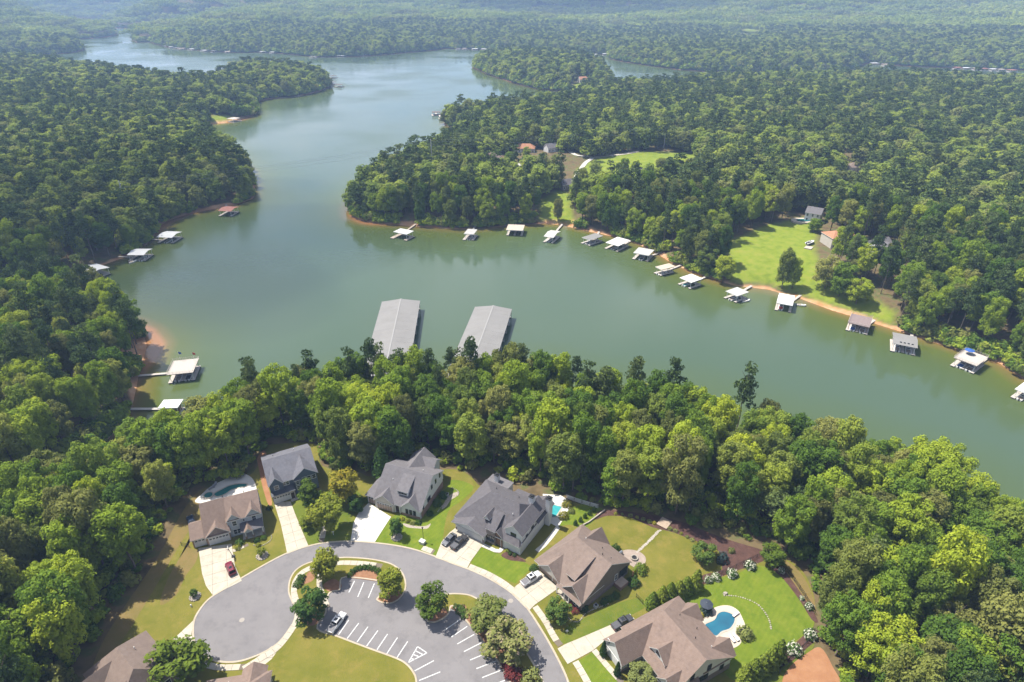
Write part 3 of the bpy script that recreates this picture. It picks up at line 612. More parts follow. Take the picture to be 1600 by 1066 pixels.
# ------------------------------------------------------------------ streets, drives, lawns of the cul-de-sac
def smooth(pts, n=6, closed=False):
    out = []; m = len(pts); P_ = [Vector(p) for p in pts]
    rng_ = range(m) if closed else range(m-1)
    for i in rng_:
        p0 = P_[(i-1) % m] if closed or i > 0 else P_[i]; p1 = P_[i]; p2 = P_[(i+1) % m]
        p3 = P_[(i+2) % m] if closed or i+2 < m else p2
        for k in range(n):
            t = k/n
            q = 0.5*((2*p1)+(p2-p0)*t+(2*p0-5*p1+4*p2-p3)*t*t+(3*p1-p0-3*p2+p3)*t**3); out.append((q.x, q.y))
    if not closed: out.append(tuple(P_[-1]))
    return out
def sheet(name, poly, z, m, kind='structure', depth=0.25, parent=None):
    bm = bmesh.new(); vs = [bm.verts.new((x, y, z)) for x, y in poly]; f = bm.faces.new(vs)
    if f.normal.z < 0 or sum(poly[i][0]*poly[(i+1) % len(poly)][1]-poly[(i+1) % len(poly)][0]*poly[i][1] for i in range(len(poly))) < 0: f.normal_flip()
    r = bmesh.ops.extrude_face_region(bm, geom=[f]); 
    for v in [e for e in r['geom'] if isinstance(e, bmesh.types.BMVert)]: v.co.z = z-depth
    bmesh.ops.recalc_face_normals(bm, faces=bm.faces[:]); bmesh.ops.triangulate(bm, faces=[f_ for f_ in bm.faces if len(f_.verts) > 4], ngon_method='EAR_CLIP')
    me = bpy.data.meshes.new(name); bm.to_mesh(me); bm.free(); me.materials.append(m)
    o = obj(name, me, parent)
    if parent is None: tag(o, kind=kind)
    return o
def offset_path(path, off, closed=False):
    out = []; n = len(path)
    for i in range(n):
        a = Vector(path[(i-1) % n] if closed or i > 0 else path[i]); b = Vector(path[(i+1) % n] if closed or i < n-1 else path[i])
        d = (b-a); d = d.normalized() if d.length > 1e-6 else Vector((1, 0)); out.append((path[i][0]-d.y*off, path[i][1]+d.x*off))
    return out
def strip(name, path, a, b, z0, z1, m, closed=False, parent=None, kind='structure'):
    A = offset_path(path, a, closed); B = offset_path(path, b, closed); n = len(path); mb = MB()
    for i in range(n if closed else n-1):
        j = (i+1) % n
        q = [A[i], A[j], B[j], B[i]]
        if (q[1][0]-q[0][0])*(q[2][1]-q[0][1])-(q[1][1]-q[0][1])*(q[2][0]-q[0][0]) < 0: q = q[::-1]
        k = len(mb.v); mb.v += [(x, y, z0) for x, y in q]+[(x, y, z1) for x, y in q]
        mb.f += [(k+4, k+5, k+6, k+7), (k, k+1, k+5, k+4), (k+2, k+3, k+7, k+6)]
        if not closed and i == 0: mb.f.append((k+3, k, k+4, k+7)); mb.f.append((k+1, k+2, k+6, k+5)) if n == 2 else None
    o = mb.build(name, m, parent)
    if parent is None: tag(o, kind=kind)
    return o
def resample(path, step):
    out = [path[0]]; acc = 0
    for i in range(len(path)-1):
        a = Vector(path[i]); b = Vector(path[i+1]); l = (b-a).length; t = step-acc
        while t <= l: out.append(tuple(a+(b-a)*(t/l))); t += step
        acc = (acc+l) % step if l else acc
        acc = l-(t-step) if t-step > 0 else acc
    return out
def slab_walk(name, path, width, step, z, m):
    """a walk poured in slabs, every slab a piece with open joints"""
    P_ = resample(path, step); root = tag(strip(name, path, -width/2+.03, width/2-.03, z-.25, z-.03, JOINT), kind='structure')
    L_ = offset_path(P_, width/2); R_ = offset_path(P_, -width/2)
    for i in range(len(P_)-1):
        g = 0.035/step; dz = random.uniform(-.006, .006)
        lp = lambda a, b, t: (a[0]+(b[0]-a[0])*t, a[1]+(b[1]-a[1])*t)
        MB().prism([lp(R_[i], R_[i+1], g), lp(R_[i], R_[i+1], 1-g), lp(L_[i], L_[i+1], 1-g), lp(L_[i], L_[i+1], g)], z-.1, z+dz).build('slab', m, root)
    return root
def clip(poly, nx, ny, c):
    out = []; n = len(poly)
    for i in range(n):
        a, b = poly[i], poly[(i+1) % n]; da = a[0]*nx+a[1]*ny-c; db = b[0]*nx+b[1]*ny-c
        if da >= 0: out.append(a)
        if da*db < 0:
            t = da/(da-db); out.append((a[0]+(b[0]-a[0])*t, a[1]+(b[1]-a[1])*t))
    return out
def paneled(name, poly, ang, su, sv, z, m, gap=0.03):
    """a concrete drive cast in panels"""
    root = sheet(name, poly, z-.035, JOINT, depth=.2)
    c, s = math.cos(R(ang)), math.sin(R(ang)); us = [p[0]*c+p[1]*s for p in poly]; vs = [-p[0]*s+p[1]*c for p in poly]
    nu = max(1, round((max(us)-min(us))/su)); nv = max(1, round((max(vs)-min(vs))/sv))
    du = (max(us)-min(us))/nu; dv = (max(vs)-min(vs))/nv
    for i in range(nu):
        for j in range(nv):
            u0 = min(us)+i*du; v0 = min(vs)+j*dv
            q = clip(poly, c, s, u0+gap); q = clip(q, -c, -s, -(u0+du-gap)) if len(q) > 2 else q
            q = clip(q, -s, c, v0+gap) if len(q) > 2 else q; q = clip(q, s, -c, -(v0+dv-gap)) if len(q) > 2 else q
            if len(q) > 2:
                ar = abs(sum(q[k][0]*q[(k+1) % len(q)][1]-q[(k+1) % len(q)][0]*q[k][1] for k in range(len(q))))/2
                if ar > 0.3: MB().prism(q, z-.12, z+random.uniform(-.004, .004)).build('slab', m, root)
    return root

OLIVE = mat('lawn_olive', (0.115, 0.125, 0.018), 0.95, (0.185, 0.165, 0.035), 0.16, bump=0.5, bscale=4, detail=8, spec=0.05, col3=(.26, .19, .06), scale3=.22, amt3=.5)
BRIGHT = mat('lawn_bright', (0.092, 0.145, 0.014), 0.95, (0.150, 0.190, 0.020), 0.3, bump=0.5, bscale=4, detail=8, spec=0.05, col3=(.21, .22, .035), scale3=.4, amt3=.45, stripe=(.7, 1.1, .035))
GREEN = mat('lawn_green', (0.080, 0.120, 0.016), 0.95, (0.135, 0.155, 0.022), 0.2, bump=0.5, bscale=4, detail=8, spec=0.05, col3=(.2, .17, .04), scale3=.3, amt3=.5)
ASPH = mat('asphalt', (0.172, 0.163, 0.168), 0.9, (0.208, 0.197, 0.20), 0.12, bump=0.15, bscale=9, detail=9, spec=0.2, col3=(.115, .108, .112), scale3=.3, amt3=.45)
CONC = mat('concrete', (0.40, 0.355, 0.285), 0.85, (0.47, 0.43, 0.36), 0.35, bump=0.1, bscale=8, detail=7, col3=(.30, .26, .20), scale3=.5, amt3=.5)
NEWCONC = mat('pale_concrete', (0.50, 0.48, 0.44), 0.85, (0.56, 0.54, 0.50), 0.3, detail=7)
JOINT = mat('joint_dirt', (0.16, 0.13, 0.10), 0.95)
KERB = mat('kerb_concrete', (0.36, 0.30, 0.22), 0.85, (0.44, 0.39, 0.31), 0.5, detail=6)
PAINT = mat('road_paint', (0.66, 0.66, 0.66), 0.6, (0.42, 0.42, 0.42), 2.5)
STRAW = mat('pine_straw', (0.22, 0.105, 0.055), 0.95, (0.30, 0.16, 0.09), 1.2, bump=0.5, bscale=7)
MULCH = mat('bark_mulch', (0.060, 0.030, 0.024), 0.95, (0.115, 0.058, 0.045), 0.7, bump=0.8, bscale=6, detail=8)
CLAY = mat('red_clay', (0.27, 0.12, 0.055), 0.95, (0.36, 0.19, 0.10), 0.3, bump=0.4, bscale=3, detail=8)
DRYGRASS = mat('dry_grass', (0.20, 0.135, 0.05), 0.95, (0.145, 0.12, 0.03), 0.3, bump=0.5, bscale=4, detail=8)
GRAVEL = mat('pale_stone', (0.42, 0.37, 0.31), 0.9, (0.26, 0.22, 0.18), 3.0, bump=0.7, bscale=5)

LAWN = [(-87.31,75.25),(-91.56,89.38),(-90.64,99.79),(-90.12,110.01),(-90.77,119.73),(-91.68,128.56),(-90.28,138.78),(-80.96,146.28),(-79.61,151.28),(-80.63,160.04),(-77.12,162.01),(-64.13,162.01),(-59.40,151.28),(-47.37,148.31),(-44.06,146.57),(-38.28,147.15),(-19.87,149.79),(-13.35,147.15),(-9.59,142.05),(-4.72,138.78),(14.92,136.13),(25.30,132.53),(36.35,130.77),(46.57,127.83),(57.26,121.52),(67.67,116.66),(73.11,113.28),(74.69,108.23),(73.44,100.69),(69.41,93.26),(61.84,85.98),(58.50,81.28),(56.62,75.25),(51.78,58.85),(-82.37,58.85)]
sheet('lawn', smooth(LAWN, 4, True), 0.0, OLIVE)
def over(name, txt, m, z, n=4): return sheet(name, smooth(txt, n, True) if n else txt, z, m, depth=.06)
over('lawn', [(-33.96,129.54),(-29.19,131.52),(-20.83,139.32),(-18.26,144.85),(-11.51,142.05),(-14.55,136.13),(-18.24,131.52),(-18.91,119.73),(-20.29,114.96),(-25.26,115.81),(-32.13,118.62),(-36.91,120.40)], BRIGHT, .006)
over('lawn', [(-8.38,118.62),(-3.04,116.23),(2.50,114.11),(5.28,112.04),(0.96,106.86),(-3.24,108.82),(-7.04,110.62),(-10.80,113.28)], BRIGHT, .006, 0)
over('lawn', [(12.08,126.16),(14.14,130.28),(16.52,132.78),(21.29,134.57),(26.18,132.28),(23.37,128.56),(19.80,125.21),(16.03,126.63)], BRIGHT, .006)
over('lawn', [(40.89,101.96),(47.03,105.71),(51.73,108.23),(57.08,109.81),(63.19,112.45),(66.55,111.23),(68.97,107.64),(70.10,104.38),(70.96,100.69),(71.87,97.67),(69.62,93.75),(65.23,91.29),(60.98,87.81),(57.66,86.58),(51.45,82.86),(47.06,82.14),(43.97,91.29),(43.04,96.29)], BRIGHT, .006)
over('lawn', [(13.87,85.67),(18.13,88.28),(20.41,85.82),(22.85,81.28),(23.67,78.61),(17.59,78.61),(15.50,82.14)], BRIGHT, .006, 0)
over('lawn', [(-64.03,135.09),(-60.14,137.71),(-48.91,142.05),(-42.69,135.09),(-44.29,130.53),(-43.50,121.30),(-48.30,120.40),(-54.60,119.50),(-60.04,128.56)], GREEN, .006)
over('lawn', [(10.55,91.29),(13.52,95.44),(17.46,97.15),(24.48,100.69),(31.31,102.52),(32.13,100.15),(28.17,97.67),(23.22,94.93),(15.42,91.62),(11.95,90.33)], GREEN, .006)
over('lawn', [(50.24,81.28),(57.12,85.07),(62.53,88.12),(68.60,91.29),(67.96,89.06),(61.76,84.33),(54.61,80.00)], GREEN, .006)
over('dry_lawn', [(-82.90,109.22),(-82.25,113.28),(-83.27,117.53),(-86.64,119.73),(-90.69,137.98),(-89.00,139.32),(-87.19,131.52),(-86.57,124.28),(-87.03,116.45),(-86.97,108.23),(-85.22,100.69),(-82.63,103.44)], DRYGRASS, .008)
over('dry_lawn', [(-90.79,80.71),(-93.37,90.01),(-93.47,101.05),(-92.97,112.45),(-93.24,121.30),(-93.94,131.52),(-92.88,140.40),(-88.84,139.86),(-88.81,128.56),(-89.12,116.23),(-88.91,108.23),(-88.92,97.67),(-89.41,86.58)], DRYGRASS, .007)
over('dry_lawn', [(68.21,115.81),(72.28,113.28),(74.04,108.23),(73.44,100.69),(72.01,98.02),(71.24,102.52),(70.43,107.25),(68.84,111.63),(66.46,113.28)], DRYGRASS, .008)
over('bare_earth', [(58.09,81.28),(61.49,85.07),(66.41,88.12),(69.83,89.38),(70.52,85.07),(69.58,79.31),(56.88,75.25)], CLAY, .008)
over('bare_earth', [(-78.27,149.20),(-80.91,154.95),(-80.19,158.75),(-77.66,154.95),(-75.10,146.28),(-69.68,135.35),(-70.53,134.57),(-74.80,142.05)], CLAY, .008)
over('mulch_bed', [(25.81,132.28),(36.39,131.02),(46.63,128.08),(57.32,121.75),(67.48,117.10),(67.23,114.96),(63.00,112.87),(55.51,110.01),(47.71,106.48),(46.23,105.71),(45.92,107.64),(48.87,109.61),(53.90,111.23),(53.31,114.96),(49.85,119.73),(44.71,123.58),(38.99,125.69),(33.38,129.29),(27.16,130.03),(23.37,128.56)], MULCH, .012)
over('mulch_bed', [(67.18,116.23),(68.76,114.11),(70.12,109.81),(71.20,104.38),(72.16,98.37),(72.04,95.95),(70.82,96.63),(70.25,101.23),(69.36,105.33),(68.37,108.62),(66.68,112.04)], MULCH, .012)
over('mulch_bed', [(59.00,85.98),(63.99,90.01),(69.69,93.92),(71.50,92.60),(66.93,89.38),(61.84,85.98),(59.12,84.77)], MULCH, .012)

# asphalt: one sheet for street, turning circle and car park
OUT_EDGE = [(-73.57,92.93),(-74.91,96.98),(-74.06,101.78),(-71.43,104.95),(-68.04,108.62),(-63.14,113.28),(-59.14,116.45),(-54.69,118.62),(-49.91,119.95),(-43.12,120.40),(-34.34,119.50),(-27.25,117.96),(-21.03,115.59),(-15.77,113.07),(-10.66,110.82),(-5.65,108.03),(-0.79,104.38),(3.09,100.15),(6.69,93.75),(9.34,88.12),(11.18,83.59),(12.05,80.42),(12.83,75.25),(12.70,66.57)]
CIRCLE_BOT = [(-51.59,95.61),(-52.87,91.62),(-54.38,89.53),(-57.28,87.50),(-61.05,86.13),(-65.37,86.28),(-69.15,87.81),(-71.98,90.33),(-73.57,92.93)]
street = smooth(OUT_EDGE, 5) + [(-19.93,66.57), (-32.61,79.31), (-48.37,91.29)] + smooth(CIRCLE_BOT, 5)[:-1]
sheet('road', street, 0.03, ASPH)
strip('kerb', smooth(OUT_EDGE, 5), -0.02, 0.42, -0.1, 0.10, KERB)
strip('kerb', smooth(CIRCLE_BOT, 5), -0.02, 0.42, -0.1, 0.10, KERB)
ISLAND = [(-51.59,95.61),(-51.77,98.20),(-53.47,101.23),(-55.38,104.38),(-56.16,108.42),(-55.17,111.63),(-51.85,113.91),(-45.15,115.17),(-39.06,114.96),(-34.22,114.11),(-30.47,112.66),(-27.75,110.01),(-26.44,106.67),(-26.53,104.00),(-27.63,101.96),(-29.47,100.87),(-31.52,101.05),(-33.09,101.96),(-32.83,103.07),(-32.13,105.33),(-32.80,107.25),(-42.12,108.62),(-42.75,106.48),(-42.65,104.76),(-44.84,104.00),(-44.92,101.23),(-44.29,98.20),(-45.21,94.25),(-39.96,92.27),(-33.24,89.69),(-25.68,86.89),(-23.03,85.37),(-21.20,83.30),(-20.37,81.28),(-19.18,75.25)]
il = smooth(ISLAND, 4)
sheet('verge', il + [(-19.93,66.57), (-34.87,66.57), (-52.31,66.57), (-55.72,79.31), (-55.88,83.59), (-53.39,86.58), (-52.36,90.01)], 0.11, OLIVE, depth=.3)
strip('kerb', il, 0.0, -0.38, -0.1, 0.14, KERB)
MEDIAN = [(-22.08,98.90),(-20.73,96.63),(-18.95,95.61),(-17.05,96.12),(-15.09,97.85),(-14.66,99.97),(-14.03,99.79),(-12.35,97.85),(-10.21,95.27),(-7.18,91.29),(-4.30,87.50),(-2.39,84.33),(-0.55,81.28),(1.59,75.25),(4.29,64.28),(9.80,64.28),(8.20,75.25),(6.76,81.56),(4.81,85.67),(2.75,89.38),(0.00,93.75),(-3.83,98.90),(-8.78,102.70),(-11.83,103.82),(-16.25,103.82),(-20.02,102.33),(-21.85,100.69)]
ml = smooth(MEDIAN, 4, True)
sheet('verge', ml, 0.11, OLIVE, depth=.3); strip('kerb', ml, 0.0, 0.38, -0.1, 0.14, KERB, closed=True)
over('straw_bed', [(-15.14,100.15),(-13.62,100.51),(-11.47,100.69),(-10.40,98.37),(-8.32,96.63),(-5.95,93.75),(0.00,86.58),(1.65,81.28),(2.40,76.58),(0.80,76.58),(-0.55,81.28),(-2.39,84.33),(-4.30,87.50),(-7.18,91.29),(-10.21,95.27),(-12.35,97.85)], STRAW, .118)
over('straw_bed', [(-21.78,98.90),(-20.60,96.81),(-18.97,95.78),(-17.22,96.29),(-15.26,98.02),(-16.99,100.15),(-19.81,100.51)], STRAW, .118)
over('straw_bed', [(-42.01,108.82),(-41.47,110.01),(-40.05,111.02),(-37.84,111.43),(-34.76,110.82),(-33.19,109.42),(-32.51,107.44),(-37.14,108.03)], STRAW, .118)
over('straw_bed', [(-32.85,102.33),(-31.40,101.23),(-29.50,101.05),(-27.81,102.15),(-27.13,103.82),(-28.89,104.95),(-31.68,104.57)], STRAW, .118)
over('straw_bed', [(-47.18,106.28),(-45.10,104.38),(-42.75,105.14),(-42.84,106.86),(-45.26,108.23)], STRAW, .118)
over('straw_bed', [(-52.34,109.22),(-51.76,110.62),(-50.39,110.42),(-50.06,108.03),(-51.34,106.86),(-52.63,106.86)], STRAW, .118)
over('straw_bed', [(-50.70,97.67),(-48.84,95.44),(-46.44,94.93),(-45.40,96.63),(-47.38,99.43),(-49.94,99.79)], STRAW, .118)
# walks round the island and along the street
slab_walk('sidewalk', smooth([(-58.90,84.18),(-55.63,86.89),(-53.39,88.75),(-52.13,91.13),(-51.23,93.92),(-50.70,96.63),(-52.06,100.69),(-53.96,104.38),(-54.42,108.03),(-53.23,110.62),(-50.40,112.25),(-44.70,113.28),(-38.67,113.07),(-33.54,112.25)], 6), 1.45, 1.7, .15, CONC)
slab_walk('sidewalk', smooth([(-48.92,109.81),(-48.14,106.28),(-46.03,102.52),(-44.39,99.79)], 5), 1.3, 1.5, .16, CONC)
slab_walk('sidewalk', smooth([(-11.07,112.25),(-6.53,110.01),(-2.41,107.25),(0.95,104.19)], 6), 1.5, 1.7, .09, CONC)
slab_walk('sidewalk', smooth([(5.56,100.15),(7.99,95.95),(9.71,91.94),(11.04,89.85)], 6), 1.5, 1.7, .09, CONC)
slab_walk('sidewalk', smooth([(14.04,85.98),(15.34,83.30),(16.67,80.14),(18.02,76.58)], 6), 1.5, 1.7, .09, CONC)
slab_walk('sidewalk', smooth([(-68.17,85.52),(-64.69,84.62),(-61.18,84.62),(-58.56,84.77)], 5), 1.4, 1.7, .09, CONC)
slab_walk('garden_walk', smooth([(-74.01,117.31),(-72.39,118.40),(-70.74,119.50)], 4), 1.1, 1.4, .06, CONC)
slab_walk('garden_walk', smooth([(-64.27,135.87),(-62.91,136.92),(-61.34,137.98)], 4), 1.1, 1.4, .06, CONC)
slab_walk('garden_walk', [(-52.05,126.16),(-51.40,120.40)], 1.5, 1.5, .06, CONC)
slab_walk('garden_walk', [(-23.90,118.40),(-20.66,116.88)], 1.6, 1.5, .06, CONC)
slab_walk('garden_walk', smooth([(-8.24,119.50),(-5.80,118.18),(-3.56,117.10),(-2.39,118.62)], 4), 1.2, 1.4, .06, NEWCONC)
slab_walk('garden_walk', smooth([(11.60,105.14),(13.17,102.70),(14.39,100.51)], 4), 1.1, 1.4, .06, CONC)
slab_walk('garden_walk', [(18.47,88.75),(21.11,84.77),(23.65,81.13)], 1.3, 1.6, .06, CONC)
# drives
paneled('driveway', [(-83.56,118.18),(-75.29,119.73),(-71.63,112.45),(-68.00,107.64),(-73.43,103.26),(-76.36,106.09),(-78.93,109.81)], 23, 3.4, 3.4, .08, CONC)
paneled('driveway', [(-69.12,135.35),(-64.37,135.61),(-60.88,129.54),(-54.48,119.06),(-59.25,116.23),(-64.28,126.63)], 27, 3.3, 3.6, .08, CONC)
paneled('driveway', [(-41.57,135.09),(-34.14,129.54),(-35.63,124.74),(-36.91,120.40),(-43.57,120.84),(-44.26,127.11),(-43.67,131.02)], -20, 4.2, 4.2, .08, NEWCONC)
paneled('driveway', [(-15.58,125.45),(-7.40,119.95),(-8.37,118.40),(-10.82,113.70),(-11.53,111.63),(-20.12,114.96),(-18.97,120.40),(-17.03,123.81)], -32, 3.6, 3.6, .08, CONC)
paneled('driveway', [(6.89,111.02),(11.62,105.52),(5.58,100.69),(3.99,98.90),(-0.47,104.19),(1.12,106.28)], -49, 3.4, 3.4, .08, CONC)
paneled('driveway', [(23.42,95.27),(24.72,92.93),(21.07,90.97),(18.16,88.59),(14.22,86.43),(12.29,85.37),(10.27,89.06),(12.39,90.33),(14.66,91.29)], 28, 3.4, 3.4, .08, CONC)
paneled('driveway', [(-58.84,84.77),(-54.43,89.69),(-51.93,87.35),(-50.16,84.92),(-49.74,81.85),(-56.65,81.85)], 10, 3.2, 3.2, .08, CONC)
paneled('driveway', [(-75.21,96.29),(-74.02,92.60),(-72.56,90.65),(-74.47,82.14),(-73.73,78.61),(-78.19,78.61),(-80.41,85.67)], -40, 3.4, 3.4, .08, CONC)
# painted bays
def bay_line(a, b, w=0.11):
    d = (Vector(b)-Vector(a)).normalized(); n = Vector((-d.y, d.x))*w
    q = [Vector(a)+n, Vector(a)-n, Vector(b)-n, Vector(b)+n]
    me = bpy.data.meshes.new('parking_line'); me.from_pydata([(p.x, p.y, .036) for p in q], [], [(0, 1, 2, 3)]); me.update(); me.materials.append(PAINT)
    tag(obj('parking_line', me), kind='structure')
for a, b in (((-39.64,107.64),(-40.31,104.19)),((-37.22,107.25),(-37.81,102.88)),((-34.50,106.86),(-35.17,102.61)),
             ((-38.55,96.46),(-40.04,92.60)),((-36.02,95.61),(-37.82,91.62)),((-33.66,94.67),(-35.35,90.73)),((-31.15,93.67),(-32.96,89.77)),((-28.76,92.76),(-30.46,88.83)),((-26.33,91.86),(-28.06,87.89)),((-23.83,90.89),(-25.62,86.97)),
             ((-17.33,86.20),(-21.27,83.81)),((-15.65,83.59),(-20.01,81.63)),((-13.75,81.13),(-18.99,79.03)),
             ((-12.26,96.63),(-15.62,93.75)),((-10.48,94.76),(-13.91,92.02)),((-8.72,92.68),(-12.45,90.25)),((-6.86,90.65),(-10.80,88.36)),((-5.04,88.28),(-9.31,86.35)),((-3.48,86.13),(-7.79,84.33)),((-2.24,84.03),(-6.44,82.28)),((-1.11,81.85),(-5.19,80.14)),
             ((-21.40,89.61),(-22.94,85.75)),((-21.40,89.61),(-19.11,88.05)),((-19.11,88.05),(-22.94,85.75)),((-21.77,88.59),(-20.00,87.66)),((-22.15,87.66),(-20.87,87.20)),((-22.58,86.66),(-21.63,86.51))):
    bay_line(a, b)
# manhole covers
for q in ((-63.80,96.46), (-0.31,101.78)):
    o = MB().bar((q[0], q[1], .02), (q[0], q[1], .042), .62, 16).build('manhole_cover', mat('cast_iron', (.30, .27, .24), .7)); 
    tag(o, 'round manhole cover in the middle of the turning circle' if q[0] < -20 else 'round manhole cover in the street by the white pickup drive', 'manhole cover', 'manhole covers in the street')

# ------------------------------------------------------------------ houses
TAN = mat('tan_shingles', (0.185, 0.132, 0.108), 0.95, (0.245, 0.18, 0.15), 1.2, bump=0.35, bscale=5, detail=8, col3=(.085, .07, .065), scale3=.5, amt3=.28)
BROWN = mat('brown_shingles', (0.175, 0.13, 0.11), 0.95, (0.225, 0.172, 0.145), 1.2, bump=0.35, bscale=5, detail=8, col3=(.085, .07, .065), scale3=.5, amt3=.28)
SLATE = mat('slate_grey_shingles', (0.105, 0.105, 0.125), 0.95, (0.15, 0.15, 0.172), 1.2, bump=0.35, bscale=5, detail=8, col3=(.085, .07, .065), scale3=.5, amt3=.28)
GREYR = mat('grey_shingles', (0.125, 0.118, 0.128), 0.95, (0.172, 0.162, 0.172), 1.2, bump=0.35, bscale=5, detail=8, col3=(.085, .07, .065), scale3=.5, amt3=.28)
DARKR = mat('charcoal_shingles', (0.092, 0.086, 0.096), 0.95, (0.132, 0.124, 0.134), 1.2, bump=0.35, bscale=5, detail=8, col3=(.085, .07, .065), scale3=.5, amt3=.28)
BLACKR = mat('black_metal_roof', (0.05, 0.055, 0.07), 0.5, (0.07, 0.075, 0.09), 1.0)
ORANGER = mat('terracotta_roof', (0.34, 0.155, 0.085), 0.9, (0.42, 0.21, 0.125), 0.8)
BLUESIDE = mat('blue_siding', (0.105, 0.135, 0.175), 0.8, (0.12, 0.15, 0.19), 0.5)
PALESIDE = mat('pale_grey_siding', (0.40, 0.43, 0.46), 0.8, (0.46, 0.49, 0.52), 0.5)
WHITESIDE = mat('white_siding', (0.66, 0.66, 0.66), 0.75, (0.72, 0.72, 0.71), 0.5)
CREAM = mat('cream_siding', (0.50, 0.46, 0.40), 0.8, (0.56, 0.52, 0.46), 0.5)
TAUPE = mat('taupe_siding', (0.20, 0.165, 0.13), 0.85, (0.235, 0.195, 0.155), 0.5)
BRICK = mat('brick_wall', (0.26, 0.155, 0.12), 0.9, (0.36, 0.25, 0.20), 2.5, detail=8)
TANBRICK = mat('tan_brick_wall', (0.33, 0.22, 0.15), 0.9, (0.42, 0.32, 0.24), 2.5, detail=8)
GREYBRICK = mat('grey_brown_brick', (0.21, 0.165, 0.15), 0.9, (0.30, 0.245, 0.225), 2.5, detail=8)
TRIM = mat('white_trim', (0.72, 0.71, 0.69), 0.6)
PANE = mat('window_glass', (0.025, 0.035, 0.045), 0.08, spec=0.7)
BLACKF = mat('black_frame', (0.02, 0.02, 0.022), 0.5)
GDOOR_W = mat('white_garage_door', (0.62, 0.62, 0.62), 0.6)
GDOOR_T = mat('tan_garage_door', (0.36, 0.27, 0.205), 0.7)
WOOD = mat('stained_timber', (0.19, 0.095, 0.05), 0.7, (0.27, 0.15, 0.085), 2.0)
DECKW = mat('deck_boards', (0.36, 0.27, 0.20), 0.85, (0.46, 0.37, 0.29), 1.5, stretch=(1, 6, 1))
DARKDOOR = mat('dark_door', (0.06, 0.035, 0.025), 0.5)

